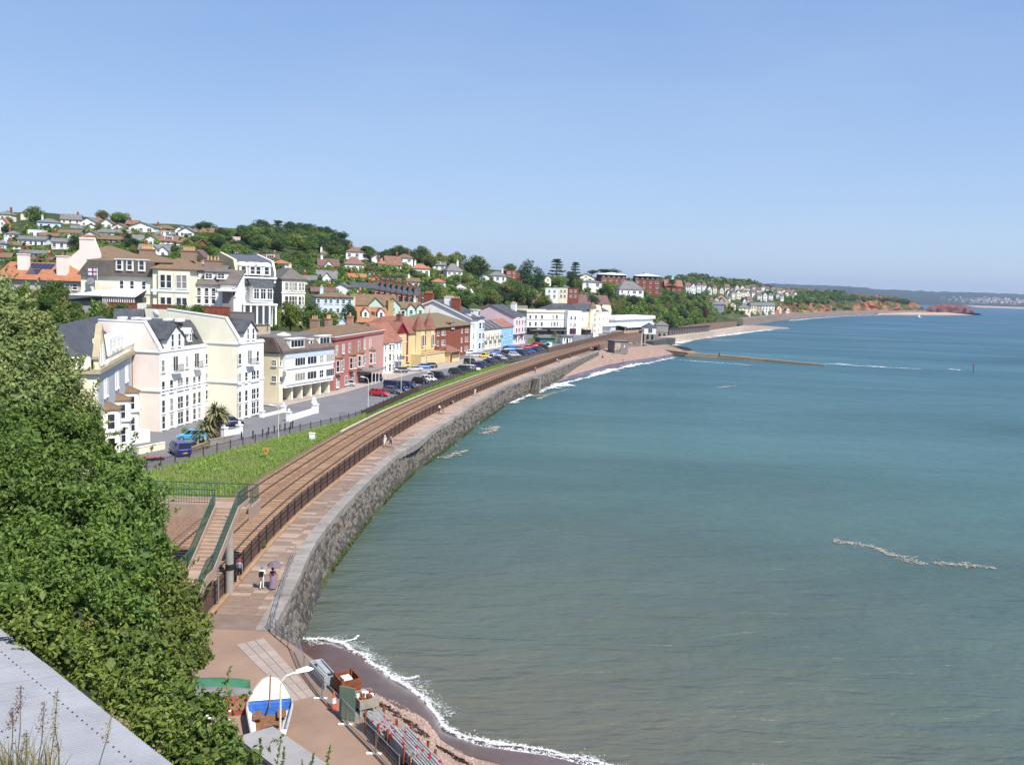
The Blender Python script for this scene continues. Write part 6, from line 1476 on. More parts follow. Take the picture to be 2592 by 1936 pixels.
wallrun('sea_wall', [G(px, py, 0) for px, py in ((1655, 884), (1680, 879), (1709, 873))], -1, 3.6, 4, mat('dark_sea_stone', (.07, .075, .07), var=.3, scale=.5), 'short dark stone jetty wall below the station')
strip('headland_beach', [G(px, py, -.2) for px, py in ((2221, 797), (2300, 797.2), (2400, 798), (2485, 797.5))], [G(px, py, 4) for px, py in ((2221, 789.5), (2300, 789.5), (2400, 791), (2478, 793))], SANDFAR)
# groynes
GRO = mat('groyne_stone', (.20, .155, .105), var=.3, scale=.6, col2=(.30, .24, .16))
pts = [G(px, py, .3) for px, py in ((1616, 881), (1645, 888), (1681, 895), (1740, 901), (1816, 905), (1900, 911), (2000, 918), (2086, 924))]
mb = MB()
for i, (a, b) in enumerate(zip(pts, pts[1:])):
 n = (b-a).xy.normalized(); s_ = Vector((-n.y, n.x)); zt = lerp(2.6, .5, i/7); zt2 = lerp(2.6, .5, (i+1)/7)
 for k, (o0, o1, zz) in enumerate(((0, 3.4, 0), (-1.2, 0, -1.0))):
  v = [(a.x+s_.x*o0, a.y+s_.y*o0, -1), (b.x+s_.x*o0, b.y+s_.y*o0, -1), (b.x+s_.x*o1, b.y+s_.y*o1, -1), (a.x+s_.x*o1, a.y+s_.y*o1, -1)]
  mb.add(v+[(p[0], p[1], (zt if j in (0, 3) else zt2)+zz) for j, p in enumerate(v)], ((0,3,2,1),(4,5,6,7),(0,1,5,4),(1,2,6,5),(2,3,7,6),(3,0,4,7)))
tag(mb.build('groyne', GRO), 'long low stone groyne running out from the station beach into the sea', 'groyne')
mb = MB()
for i in range(150):
 f = rnd.random(); p = lerp(G(1650, 878, .5), G(1738, 887, .5), f)+Vector((rnd.gauss(0, 1.5), rnd.gauss(0, 1.2), 0)); s_ = rnd.uniform(.5, 1.3)
 mb.lathe([(s_*.6, -1), (s_, -.2), (s_*.7, s_*.8), (s_*.1, s_)], 6, (p.x, p.y, .4*(1-f)))
tag(mb.build('rock_breakwater', mat('dark_rock', (.085, .08, .075), var=.3, scale=.8)), 'bank of tumbled dark rocks beside the stone groyne', 'breakwater')
# ------------------------------------------------------------------ trees: each kind is built once as crown + trunk, then copied
R_ = np.random.RandomState(11)
def leaves(C, N, size, jit=.6, aspect=.62, sd=.25):
 """one small folded leaf card per centre C, facing roughly along N"""
 n = len(C); N = N+R_.normal(0, jit, (n, 3)); N /= np.linalg.norm(N, axis=1)[:, None]+1e-9
 T = np.cross(N, R_.normal(0, 1, (n, 3))); T /= np.linalg.norm(T, axis=1)[:, None]+1e-9; B_ = np.cross(N, T)
 s = (size*np.exp(R_.normal(0, sd, n)))[:, None]
 V = np.stack([C-T*s, C-B_*s*aspect+N*s*.12, C+T*s, C+B_*s*aspect+N*s*.12], 1).reshape(-1, 3)
 return V, np.arange(4*n).reshape(n, 4)
def crown_mesh(name, m, clumps, per, size, jit=.7):
 """clumps: (centre, radius vector) list; leaves lie near each clump's surface"""
 V, Q, A_ = [], [], []; o = 0
 allc = np.mean([c for c, r in clumps], axis=0)
 for c, r in clumps:
  k = max(6, int(per*(r[0]*r[1]+r[0]*r[2])*.5)); d = R_.normal(0, 1, (k, 3)); d /= np.linalg.norm(d, axis=1)[:, None]
  rad_ = R_.uniform(.55, 1.06, (k, 1)); C = np.array(c)+d*np.array(r)*rad_
  v, q = leaves(C, d, size, jit); V.append(v); Q.append(q+o); o += len(v); A_.append(np.clip(R_.uniform(.0, 1, k)*.55+R_.uniform(0, .45), 0, 1))
 return np_mesh(name, np.concatenate(V), np.concatenate(Q), m, leaf=np.concatenate(A_))
def trunk_mesh(h, r, forks, m):
 mb = MB(); mb.tube((0, 0, -.25), (0.02, 0, h), r, 7, r2=r*.6)
 for f in forks: mb.tube((0.02, 0, h*.92), f, r*.5, 5, r2=r*.2)
 o = mb.build('trunk', m); me = o.data; bpy.data.objects.remove(o); return me
BARK = mat('bark', (.09, .065, .045), var=.3, scale=2); BARKP = mat('pine_bark', (.16, .09, .06), var=.3, scale=2)
LF = dict(
 oak=leafmat('oak_leaves', (0.046, 0.090, 0.021), (0.137, 0.224, 0.042)), mid=leafmat('mid_leaves', (0.078, 0.139, 0.028), (0.216, 0.321, 0.060)), olive=leafmat('olive_leaves', (0.103, 0.128, 0.035), (0.251, 0.267, 0.079)),
 dark=leafmat('dark_leaves', (0.027, 0.055, 0.021), (0.073, 0.128, 0.042), hue=.01), lime=leafmat('lime_leaves', (.10, .15, .014), (.24, .29, .035), hue=.005), purple=leafmat('purple_leaves', (0.044, 0.014, 0.021), (0.105, 0.032, 0.044), hue=.01),
 palm=leafmat('palm_leaves', (.16, .18, .06), (.42, .38, .20), trans=.15), willow=leafmat('willow_leaves', (0.091, 0.150, 0.035), (0.387, 0.448, 0.158), trans=.3), shrub=leafmat('shrub_leaves', (0.058, 0.107, 0.021), (0.194, 0.267, 0.049), trans=.3), yellowy=leafmat('yellow_leaves', (.060, .108, .022), (.175, .24, .045), trans=.3), rust=leafmat('rust_leaves', (.05, .02, .012), (.13, .05, .03)))
PROTO = {}
def blob(n, rx, rz, zc, cr, flat=1.0, spread=1.0):
 out = []
 for i in range(n):
  d = R_.normal(0, 1, 3); d /= np.linalg.norm(d); d[2] = d[2]*.9+.12
  f = R_.uniform(.45, .92)*spread; r = cr*R_.uniform(.7, 1.25)
  out.append(((d[0]*rx*f, d[1]*rx*f, zc+d[2]*rz*f), (r, r, r*flat)))
 return out
def proto(kind):
 if kind in PROTO: return PROTO[kind]
 base, _, col = kind.partition('_'); m = LF[col or 'mid']
 if base.startswith('round'):
  tz = 1.05; c = blob(34, 1.0, .85, 1.12, .36); c.append(((0, 0, 1.1), (.62, .62, .6))); cm_ = crown_mesh('crown', m, c, 900, .062); tm = trunk_mesh(.75, .085, [(.4, .1, 1.2), (-.35, .2, 1.25), (.05, -.4, 1.2)], BARK)
 elif base == 'tall':
  c = blob(30, .62, 1.15, 1.35, .30); c.append(((0, 0, 1.2), (.4, .4, .8))); cm_ = crown_mesh('crown', m, c, 700, .058); tm = trunk_mesh(.9, .07, [(.2, .1, 1.6), (-.2, .1, 1.5)], BARK)
 elif base == 'cypress':
  c = [((R_.normal(0, .16), R_.normal(0, .16), z), (.62*(1-.42*abs(z-.9))*.7, .62*(1-.42*abs(z-.9))*.7, .32)) for z in np.linspace(.25, 1.85, 18)]; cm_ = crown_mesh('crown', m, c, 900, .05, .9); tm = trunk_mesh(.9, .07, [], BARK)
 elif base == 'pine':     # umbrella crown on a bare stem
  c = [((R_.normal(0, .36), R_.normal(0, .36), 1.68+R_.normal(0, .09)), (.34, .34, .19)) for _ in range(15)]; cm_ = crown_mesh('crown', m, c, 1500, .045, .9); tm = trunk_mesh(1.1, .055, [(.5, .1, 1.7), (-.5, .15, 1.68), (.1, -.5, 1.72), (-.1, .4, 1.72)], BARKP)
 elif base == 'cedar':
  c = []
  for z in (.7, 1.0, 1.3, 1.55, 1.78, 1.95):
   w_ = .85*(1.25-z*.5)
   for k in range(6): a = R_.uniform(0, 6.28); q = R_.uniform(.15, 1)*w_; c.append(((q*math.cos(a), q*math.sin(a), z+R_.normal(0, .03)), (.27, .27, .075)))
  cm_ = crown_mesh('crown', m, c, 1500, .045, .9); tm = trunk_mesh(1.75, .07, [], BARKP)
 elif base == 'bush':
  c = blob(16, .8, .5, .42, .34); cm_ = crown_mesh('crown', m, c, 520, .075); tm = None
 PROTO[kind] = (cm_, tm); return PROTO[kind]
def tree(kind, p, wid, hgt, label, group=None, name=None, cat='tree'):
 """wid: crown width, hgt: full height, in metres; p: foot"""
 cm_, tm = proto(kind); base = kind.split('_')[0]
 nat_w = {'tall': 1.5, 'cypress': 1.0, 'pine': 1.75, 'cedar': 1.7, 'bush': 2.0}.get(base, 2.3); nat_h = {'tall': 2.6, 'cypress': 2.1, 'pine': 1.9, 'cedar': 2.05, 'bush': 1.05}.get(base, 2.2)
 nm = name or {'pine': 'pine_tree', 'cedar': 'pine_tree', 'cypress': 'cypress_tree', 'bush': 'bush'}.get(base, 'tree')
 sx, sz = wid/nat_w, hgt/nat_h
 if tm is None:
  o = new(nm, cm_, None, p, rnd.uniform(0, 6.28)); o.scale = (sx, sx, sz); tag(o, label, cat if cat != 'tree' else 'bush', group); return o
 t_ = thing(nm, label, cat, p, rnd.uniform(0, 6.28), group); t_.scale = (sx, sx, sz)
 new('crown', cm_, t_); new('trunk', tm, t_); return t_
def ptree(px0, px1, ptop, pbase, kind, label, group=None, D=None, **k):
 """a tree measured in the photograph: columns of its crown, rows of its top and foot"""
 pm_ = (px0+px1)/2; D = D or HD(pm_, min(pbase, botrow(pm_))); p = GD(pm_, pbase, D); zt = zat(p, ptop)
 p.z -= .3; return tree(kind, p, (px1-px0)/FPX*D*1.02, max(1, zt-p.z), label, group, **k)
ONE = [
 (62, 116, 520, 568, 'round_oak', 'round dark tree standing alone on the left of the ridge'), (240, 278, 532, 562, 'round_olive', 'smaller olive green one of the two round trees on the ridge'), (275, 335, 533, 574, 'round_mid', 'larger bright green one of the two round trees on the ridge'),
 (488, 516, 567, 612, 'pine_dark', 'thin umbrella pine leaning left of its wider partner on the ridge'), (506, 547, 564, 610, 'pine_dark', 'wide flat topped umbrella pine on the ridge'), (543, 581, 575, 612, 'round_dark', 'single dark round headed pine right of the umbrella pines'),
 (462, 491, 622, 676, 'tall_purple', 'dark purple leaved tree behind the cream villa'), (680, 730, 558, 606, 'cedar_dark', 'tall layered pine rising above the dark ridge wood'), (829, 852, 594, 640, 'cedar_dark', 'thin dark pine at the right end of the ridge wood, left of a wider one'), (849, 884, 590, 640, 'pine_dark', 'broad topped pine at the right end of the ridge wood'),
 (1168, 1240, 645, 706, 'round_oak', 'huge round tree right of the tall white house with the gablet'), (1274, 1309, 666, 690, 'round_oak', 'round tree behind the flat topped brick flats'), (1309, 1352, 656, 735, 'cypress_dark', 'big dark cypress with a shaggy top'), (1343, 1378, 674, 735, 'cypress_dark', 'shorter dark cypress right of the shaggy one'),
 (1384, 1431, 655, 715, 'cedar_dark', 'layered cedar with tiered branches on the skyline'), (1438, 1473, 663, 715, 'cedar_dark', 'thin tall pine with loose crown right of the cedar'), (1390, 1437, 694, 735, 'round_mid', 'neat round bright tree below the cedar'), (1428, 1466, 683, 735, 'tall_dark', 'dark tree between the cedar and the cream gabled house'), (1444, 1477, 702, 742, 'round_mid', 'mid green tree left of the square white house'),
 (1480, 1514, 685, 712, 'pine_dark', 'low umbrella pine left of the white canopy roof'), (1510, 1573, 683, 714, 'pine_dark', 'very wide umbrella pine behind the white canopy roof'), (1519, 1566, 708, 756, 'round_mid', 'green tree between the square white house and the clifftop flats'),
 (1347, 1400, 745, 786, 'round_lime', 'bright lime green tree behind the white hotel'), (1472, 1523, 744, 786, 'round_dark', 'dark tree growing in front of the long brown hall'), (1306, 1332, 728, 786, 'tall_olive', 'brownish conifer left of the lime green tree'), (1322, 1350, 742, 786, 'tall_dark', 'dark conifer touching the lime green tree'),
 (1770, 1796, 772, 812, 'tall_rust', 'rust red tree at the foot of the wooded cliff'), (1680, 1720, 707, 738, 'cedar_dark', 'flat tiered cedar in front of the church'),
 (133+40, 210, 595, 634, 'tall_dark', 'dark conifer beside the plain white long house'), (310, 356, 600, 632, 'round_dark', 'dark spreading tree above the cream villa roof'), (860, 905, 763, 832, 'round_dark', 'dark tree behind the salmon terrace, rightmost of the row'),
 (660, 712, 762, 850, 'round_mid', 'broad tree behind the block of flats, left of the biggest crown'), (700, 770, 755, 842, 'round_mid', 'biggest crown behind the block of flats'), (752, 818, 762, 836, 'round_oak', 'full crown right of the biggest one behind the flats'), (805, 868, 778, 838, 'round_mid', 'lower tree between the biggest crowns and the dark one'), (640, 678, 788, 850, 'round_mid', 'small tree at the foot of the grand white hotel'), (606, 652, 800, 856, 'round_olive', 'pale green tree above the right wing of the apartments'),
 (630, 652, 776, 800, 'bush_mid', 'clipped bush in front of the grand white hotel'), (400+60, 486, 600+4, 632, 'round_oak', 'rounded tree beside the brick gabled house'),
]
for a, b, t_, f_, k, lab in ONE:
 D = {660: 178, 700: 183, 752: 190, 805: 206, 860: 229, 640: 172, 606: 165}.get(a) if f_ > 820 else None
 ptree(a, b, t_, f_, k, lab, D=D)
HR_ = [(h_[0], h_[1], h_[4]-3, h_[2]) for h_ in HH]
def hits(px, top, bot, w_, slack=.3):
 for a, b, t_, f_ in HR_:
  if px+w_/2 > a+2 and px-w_/2 < b-2 and bot > f_+1 and top < f_-(f_-t_)*(1-slack) : return True
 return False
def shrubs(name, L_, m):
 V, Q, A_ = [], [], []; o = 0
 for py, px, w_, hgt in L_:
  D = HD(px, py); p = GD(px, py, D); r = w_/FPX*D/2; h_ = hgt/FPX*D; nb = rnd.choice((2, 3, 4)); cc = R_.uniform(0, .5)
  for _ in range(nb):
   c = np.array(p)+np.array((R_.normal(0, r*.4), R_.normal(0, r*.4), h_*R_.uniform(.3, .62))); k = 60; d = R_.normal(0, 1, (k, 3)); d /= np.linalg.norm(d, axis=1)[:, None]
   C = c+d*np.array((r*.62, r*.62, h_*.40))*R_.uniform(.5, 1, (k, 1)); v, q = leaves(C, d, r*.16+.06, .6); V.append(v); Q.append(q+o); o += len(v); A_.append(np.clip(R_.uniform(0, .5, k)+cc, 0, 1))
 new(name, np_mesh(name, np.concatenate(V), np.concatenate(Q), m, leaf=np.concatenate(A_)))['kind'] = 'stuff'
def mass(n, xr, yf, wr, asp, kinds, label, group, avoid=True, seed=1, cat='tree', Df=None, merge=None):
 rr = random.Random(seed); done = 0; tries = 0; L_ = []
 while done < n and tries < n*12:
  tries += 1; px = rr.uniform(*xr); lo, hi = yf(px); py = rr.uniform(lo, hi); w_ = rr.uniform(*wr); hgt = w_*rr.uniform(*asp)
  if avoid and hits(px, py-hgt, py, w_): continue
  L_.append((py, px, w_, hgt)); done += 1
 if merge: return shrubs(merge, L_, LF[kinds])
 for py, px, w_, hgt in L_:
  ptree(px-w_/2, px+w_/2, py-hgt, py, rr.choice(kinds), label, group, D=Df(px, py) if Df else None, cat=cat)
lin = lambda *p: (lambda px: interp(px, [a for a, b in p], [b for a, b in p]))
# dark wood on the ridge
cw = lin((560, 640), (600, 618), (630, 608), (700, 603), (760, 604), (810, 616), (850, 624), (900, 638))
mass(62, (570, 885), lambda x: (cw(x)-4, cw(x)+34), (34, 58), (.7, .95), ['round_oak', 'round_oak', 'round_mid', 'round_dark'], 'broad oak of the dark wood covering the ridge', 'trees of the dark ridge wood', seed=3)
mass(30, (490, 620), lambda x: (604, 660), (24, 44), (.7, .95), ['round_oak', 'round_mid', 'round_dark'], 'tree on the slope left of the dark ridge wood', 'trees left of the ridge wood', seed=4)
mass(30, (730, 815), lambda x: (650, 735), (20, 36), (.7, 1.0), ['round_mid', 'round_oak', 'round_olive'], 'tree on the steep slope below the right end of the ridge wood', 'trees below the ridge wood', seed=5)
mass(16, (920, 1070), lambda x: (650+(x-920)*.06, 662+(x-920)*.1), (28, 46), (.75, .95), ['round_oak', 'round_dark'], 'dark tree of the ridge belt behind the white houses', 'trees of the ridge belt', seed=6)
mass(10, (1075, 1160), lambda x: (676, 694), (30, 48), (.8, 1.0), ['round_mid', 'round_olive', 'round_dark'], 'tree of the skyline clump left of the ornate gablet house', 'skyline clump', seed=7)
mass(36, (1075, 1345), lambda x: (742, 782), (34, 58), (.75, 1.0), ['round_oak', 'round_mid', 'round_dark', 'round_olive'], 'tree of the broad green belt in the middle of the town', 'trees of the middle green belt', seed=8)
mass(56, (1545, 1795), lambda x: (lin((1545, 770), (1640, 768), (1700, 760), (1795, 772))(x), lin((1545, 826), (1640, 838), (1700, 832), (1795, 815))(x)), (22, 40), (.7, 1.0), ['round_mid', 'round_oak', 'round_olive', 'round_dark'], 'tree on the wooded cliff above the station', 'trees of the cliff above the station', seed=9, avoid=False)
mass(14, (1790, 1900), lambda x: (775, 800), (10, 18), (.7, .9), ['round_mid', 'round_olive'], 'small tree among the far seafront houses', 'trees in the distant town', seed=10, avoid=False)
mass(150, (1985, 2130), lambda x: (744, 772), (10, 20), (.5, .8), 'oak', '', '', seed=11, avoid=False, merge='clifftop_scrub')
mass(160, (2090, 2300), lambda x: (lin((2090, 752), (2290, 764))(x), lin((2090, 756), (2290, 768))(x)), (8, 18), (.45, .7), 'oak', '', '', seed=12, avoid=False, merge='far_scrub')
# gardens among the hillside houses
mass(430, (0, 520), lambda x: (lin((0, 575), (300, 585), (500, 605))(x), 690), (10, 26), (.55, .95), 'mid', '', '', seed=13, merge='garden_shrubs')
mass(40, (0, 520), lambda x: (lin((0, 575), (300, 585), (500, 605))(x), 680), (16, 34), (.7, 1.0), ['round_mid', 'round_oak', 'tall_dark', 'round_olive'], 'garden tree between the houses of the left hill', 'garden trees of the left hill', seed=33)
mass(480, (790, 1200), lambda x: (lin((800, 665), (1000, 672), (1180, 705))(x), 760), (10, 26), (.55, .95), 'mid', '', '', seed=14, merge='hill_shrubs')
mass(34, (800, 1200), lambda x: (lin((800, 665), (1000, 672), (1180, 705))(x), 755), (18, 36), (.7, 1.0), ['round_mid', 'round_oak', 'round_olive'], 'garden tree between the white houses of the middle hill', 'garden trees of the middle hill', seed=34)
mass(150, (1180, 1640), lambda x: (712, 775), (14, 30), (.6, .95), 'oak', '', '', seed=15, merge='slope_shrubs')
mass(160, (1690, 2040), lambda x: (742, 795), (6, 14), (.6, .9), 'mid', '', '', seed=16, avoid=False, merge='distant_shrubs')
mass(260, (540, 860), lambda x: (lin((540, 640), (860, 660))(x), lin((540, 700), (700, 690), (860, 760))(x)), (14, 30), (.6, .9), 'oak', '', '', seed=17, merge='undergrowth')
mass(420, (1540, 1810), lambda x: (lin((1540, 772), (1640, 768), (1700, 758), (1810, 772))(x), lin((1540, 832), (1640, 842), (1700, 834), (1810, 812))(x)), (12, 26), (.6, .9), 'mid', '', '', seed=18, avoid=False, merge='cliff_scrub')
# scrub bank below the villa terrace
bt = lin((-20, 742), (60, 745), (140, 752), (200, 778), (260, 796), (320, 800), (420, 806), (500, 812))
mass(60, (-10, 500), lambda x: (bt(x), 835), (34, 62), (.55, .8), ['bush_mid', 'bush_oak', 'bush_olive', 'round_oak'], 'bush of the scrub bank below the cream villa', 'scrub bank below the villa', seed=17, avoid=False, cat='bush', Df=lambda px, py: min(HD(px, py), 147))
mass(16, (-10, 175), lambda x: (765, 800), (46, 66), (.85, 1.15), ['bush_mid', 'bush_oak', 'round_oak'], 'tall bush of the scrub bank in front of the orange tiled house', 'scrub below the orange tiled house', seed=41, avoid=False, cat='bush', Df=lambda px, py: 148)
mass(14, (480, 660), lambda x: (815, 850), (24, 40), (.6, .8), ['bush_mid', 'bush_olive'], 'bush on the slope above the apartment roofs', 'bushes above the apartment roofs', seed=18, avoid=False, cat='bush', Df=lambda px, py: 158)
# far wooded hill: one mass
def far_wood():
 crest = lin((1660, 704), (1670, 702), (1700, 698), (1736, 693.5), (1770, 692.5), (1800, 697), (1826, 703), (1894, 708), (1928, 718), (1964, 729))
 V, Q, A_ = [], [], []; o = 0; rr = random.Random(5)
 for _ in range(620):
  px = rr.uniform(1655, 1966); f = rr.random()**.8; c = crest(px); py = lerp(c+2, 738 if px < 1900 else 744, f); D = lerp(1420, 1180, f)+rr.uniform(-20, 20)
  p = GD(px, py, D); r = rr.uniform(7, 13); k = 90; d = R_.normal(0, 1, (k, 3)); d /= np.linalg.norm(d, axis=1)[:, None]
  C = np.array(p)+np.array((0, 0, -r*.5))+d*np.array((r, r, r*.8))*R_.uniform(.6, 1, (k, 1)); v, q = leaves(C, d, r*.27, .5)
  V.append(v); Q.append(q+o); o += len(v); A_.append(np.clip(R_.uniform(0, .6, k)+rr.uniform(0, .45), 0, 1))
 me = np_mesh('far_wood', np.concatenate(V), np.concatenate(Q), LF['oak'], leaf=np.concatenate(A_)); new('far_wood', me)['kind'] = 'stuff'
 rows = [[GD(px, lerp(742, crest(px)+5, f), lerp(1200, 1430, f)) for px in np.arange(1655, 1970, 8)] for f in np.linspace(0, 1, 8)]
 rows.append([Vector((p.x, p.y+200, -5)) for p in rows[-1]]); sheet('wooded_hill', rows, LAND)
far_wood()
# ------------------------------------------------------------------ palms
def palm(p, s, heads, label, name='palm_tree', group=None):
 t_ = thing(name, label, 'palm', p, rnd.uniform(0, 6), group)
 mb = MB()
 for h_ in heads: mb.tube((0, 0, -.2), (h_[0]*.5*s, h_[1]*.5*s, h_[2]*.6*s), .16*s, 7, r2=.11*s); mb.tube((h_[0]*.5*s, h_[1]*.5*s, h_[2]*.6*s), (h_[0]*s, h_[1]*s, h_[2]*s), .11*s, 7, r2=.09*s)
 mb.build('trunk', BARK, t_)
 V, Q, A_ = [], [], []
 for h_ in heads:
  for i in range(150):
   d = R_.normal(0, 1, 3); d[2] = d[2]*.8+.15; d /= np.linalg.norm(d); L_ = R_.uniform(.75, 1.1)*s*h_[3]; w_ = .035*s; sd_ = np.cross(d, (0, 0, 1)); sd_ /= np.linalg.norm(sd_)+1e-6
   c = np.array(h_[:3])*s; o0 = len(V); col = R_.uniform(0, .6)+(.4 if d[2] < 0 else 0)
   for k, f in enumerate((.05, .5, .85, 1.0)):
    q = c+d*L_*f+np.array((0, 0, -.35*L_*f*f)); w2 = w_*(1, 1.3, .8, .1)[k]; V += [q-sd_*w2, q+sd_*w2]
   for k in range(3): Q.append((o0+2*k, o0+2*k+1, o0+2*k+3, o0+2*k+2)); A_.append(min(1, col))
 new('fronds', np_mesh('fronds', V, Q, LF['palm'], leaf=A_), t_); return t_
p = G(549, 1124, 5.0); palm(p, 2.0, [(-.35, 0, 2.1, .8), (.25, .2, 2.35, .85), (.75, 0, 1.4, .85), (1.15, .1, .9, .8), (.05, -.3, 1.7, .7)], 'branching cabbage palm with shaggy heads in front of the white apartments')
p = G(1150, 899, 5.0); palm(p, 2.1, [(0, 0, 1.25, .95)], 'cream plumed cabbage palm in front of the red brick flats')
for px, py, lab in ((1358, 862, 'palm beside the black shop front, nearest the pink townhouse'), (1405, 858, 'palm in front of the right half of the white hotel')): palm(G(px, py, 5.0), 1.9, [(0, 0, 1.3, .9), (.5, .1, 1.0, .8)], lab)
# ------------------------------------------------------------------ verge: tall grass and weeds
def blades(name, pts, hmin, hmax, wid, m, lean=.35):
 n = len(pts); P = np.array(pts); h_ = R_.uniform(hmin, hmax, n); a = R_.uniform(0, 6.28, n); dx, dy = np.cos(a), np.sin(a); ln = R_.uniform(.05, lean, n)*h_; b_ = R_.uniform(0, 6.28, n)
 w_ = wid*R_.uniform(.6, 1.3, n); T = P+np.stack([np.cos(b_)*ln, np.sin(b_)*ln, h_], 1); M_ = P+np.stack([np.cos(b_)*ln*.35, np.sin(b_)*ln*.35, h_*.55], 1); sd_ = np.stack([dx, dy, 0*dx], 1)*w_[:, None]
 V = np.stack([P-sd_, P+sd_, M_+sd_*.8, M_-sd_*.8, T], 1).reshape(-1, 3); i = np.arange(n)*5
 F3 = np.stack([i, i+1, i+2, i+3], 1); F4 = np.stack([i+3, i+2, i+4, i+4], 1)
 me = bpy.data.meshes.new(name); Q = np.concatenate([F3, F4]); T3 = np.concatenate([np.stack([i, i+1, i+2], 1), np.stack([i, i+2, i+3], 1), np.stack([i+3, i+2, i+4], 1)])
 me = np_mesh(name, V, T3, m, leaf=np.tile(np.clip(R_.uniform(0, .6, n)+.4*(h_-hmin)/(hmax-hmin+1e-6)*.9, 0, 1), 3)); o = new(name, me); o['kind'] = 'stuff'; return o
GRASSM = leafmat('tall_grass', (.15, .22, .05), (.42, .48, .16), trans=.3, scale=1, hue=0, rand=0)
GRASSW = leafmat('weeds', (.13, .25, .03), (.32, .48, .08), trans=.3, hue=0, rand=0)
pts = []; pts2 = []
while len(pts) < 30000:
 y = rnd.uniform(80, 141); a = xrail(y)-.3; b = a-13 if y < 93 else xfen(y); f = rnd.random(); x = lerp(a, b, f)
 z = 5.0+.3*math.sin(f*math.pi); n1 = mnoise.noise(Vector((x*.22, y*.22, 3)))
 if n1 > .05 and y < 112+n1*30 and rnd.random() < .75: pts.append((x, y, z))
 elif rnd.random() < .5: pts2.append((x, y, z))
 else: pts.append((x, y, z))
 if len(pts2) > 26000: break
blades('long_grass', pts, .25, .7, .025, GRASSM)
V, Q = leaves(np.array(pts2)+np.array((0, 0, .15))+np.abs(R_.normal(0, .16, (len(pts2), 3)))*np.array((0, 0, 1)), np.tile((0, 0, 1.0), (len(pts2), 1)), .085, .6)
o = new('weeds', np_mesh('weeds', V, Q, GRASSW, leaf=R_.uniform(0, 1, len(Q)))); o['kind'] = 'stuff'
pts3 = []
for _ in range(9000):
 y = rnd.uniform(142, 250); a = INNER.at(INNER.atY(y), 7.05).x; b = xfen(y); pts3.append((lerp(a, b, rnd.random()), y, 5.03))
blades('strip_grass', pts3, .12, .4, .035, GRASSW)
# weeds hanging on the waterline of the sea wall
pts4 = []
for _ in range(3000):
 t = rnd.uniform(OUTER.atY(76), OUTER.atY(197)); z = abs(rnd.gauss(0, .25));
 if mnoise.noise(Vector((t*.12, 2, 0))) > -.15: pts4.append(OUTER.at(t, -(.30+(3.9-z)*.15), z+.05))
V, Q = leaves(np.array(pts4), np.tile((.5, -.3, .6), (len(pts4), 1)), .10, .6)
o = new('seaweed', np_mesh('seaweed', V, Q, leafmat('green_weed', (.03, .05, .010), (.09, .12, .025), hue=0, rand=0), leaf=R_.uniform(0, 1, len(Q)))); o['kind'] = 'stuff'
ptree(664, 676, 1374, 1390, 'bush_mid', 'small green bush at the foot of the dark railway wall', D=G(670, 1388, 4).y)
# ------------------------------------------------------------------ foreground bushes below the viewpoint: measured lobes, twigs and leaves
def lobe_bush(label, lobes, m, per, size, name='bush', twig=True):
 """lobes: (px, py, rx, ry, D) ellipsoids measured in the photo"""
 V, Q, A_ = [], [], []; o = 0; tw = MB()
 for px, py, rx, ry, D in lobes:
  c = np.array(GD(px, py, D)); r = np.array((rx/FPX*D, (rx+ry)*.5/FPX*D, ry/FPX*D))
  kk = int(260*r[0]*r[2])+40; dd = R_.normal(0, 1, (kk, 3)); dd /= np.linalg.norm(dd, axis=1)[:, None]; v, q = leaves(c+dd*r*R_.uniform(.3, .72, (kk, 1)), dd, size*2.2, .5); V.append(v); Q.append(q+o); o += len(v); A_.append(R_.uniform(0, .4, kk))
  sub = max(12, int(r[0]*r[2]*32));
  for _ in range(sub):
   d = R_.normal(0, 1, 3); d /= np.linalg.norm(d)
   if d[1] > .55: d[1] *= -1
   f = R_.uniform(.3, .93); sc = c+d*r*f; sr = R_.uniform(.28, .68)*np.array((1, 1, 1.0))*min(1, .3+r.min()*.35)
   k = int(per*1.1*sr[0]*sr[0])+8; dd = R_.normal(0, 1, (k, 3)); dd /= np.linalg.norm(dd, axis=1)[:, None]
   C = sc+dd*sr*R_.uniform(.25, 1.1, (k, 1))**.8; v, q = leaves(C, dd+np.array((0, -.2, .5)), size, .65, .5)
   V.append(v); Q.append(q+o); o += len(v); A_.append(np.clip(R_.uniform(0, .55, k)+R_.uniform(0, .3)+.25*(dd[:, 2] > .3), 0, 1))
   if rnd.random() < .5:      # a shoot standing out of the clump
    dirv = d+np.array((0, 0, .9)); dirv /= np.linalg.norm(dirv); kk = 26; t_ = R_.uniform(0, 1, (kk, 1)); C = sc+dirv*(sr[0]+t_*R_.uniform(.35, .8))+R_.normal(0, .05, (kk, 3))*(1.2-t_)
    v, q = leaves(C, np.tile(dirv, (kk, 1)), size*.9, .9, .45); V.append(v); Q.append(q+o); o += len(v); A_.append(R_.uniform(.3, 1, kk))
   if twig and rnd.random() < .12: tw.tube(Vector(c)-Vector((0, 0, r[2]*.8)), Vector(sc), .03, 4, r2=.008)
 t_ = thing(name, label, 'bush', GD(lobes[0][0], lobes[0][1], lobes[0][4])); iv = np.array(t_.location)
 new('crown', np_mesh('crown', np.concatenate(V)-iv, np.concatenate(Q), m, leaf=np.concatenate(A_)), t_)
 if twig and tw.v: tw.v = [tuple(Vector(v)-t_.location) for v in tw.v]; tw.build('branches', BARK, t_, fix=False)['kind'] = 'stuff'
 return t_
PER = 560
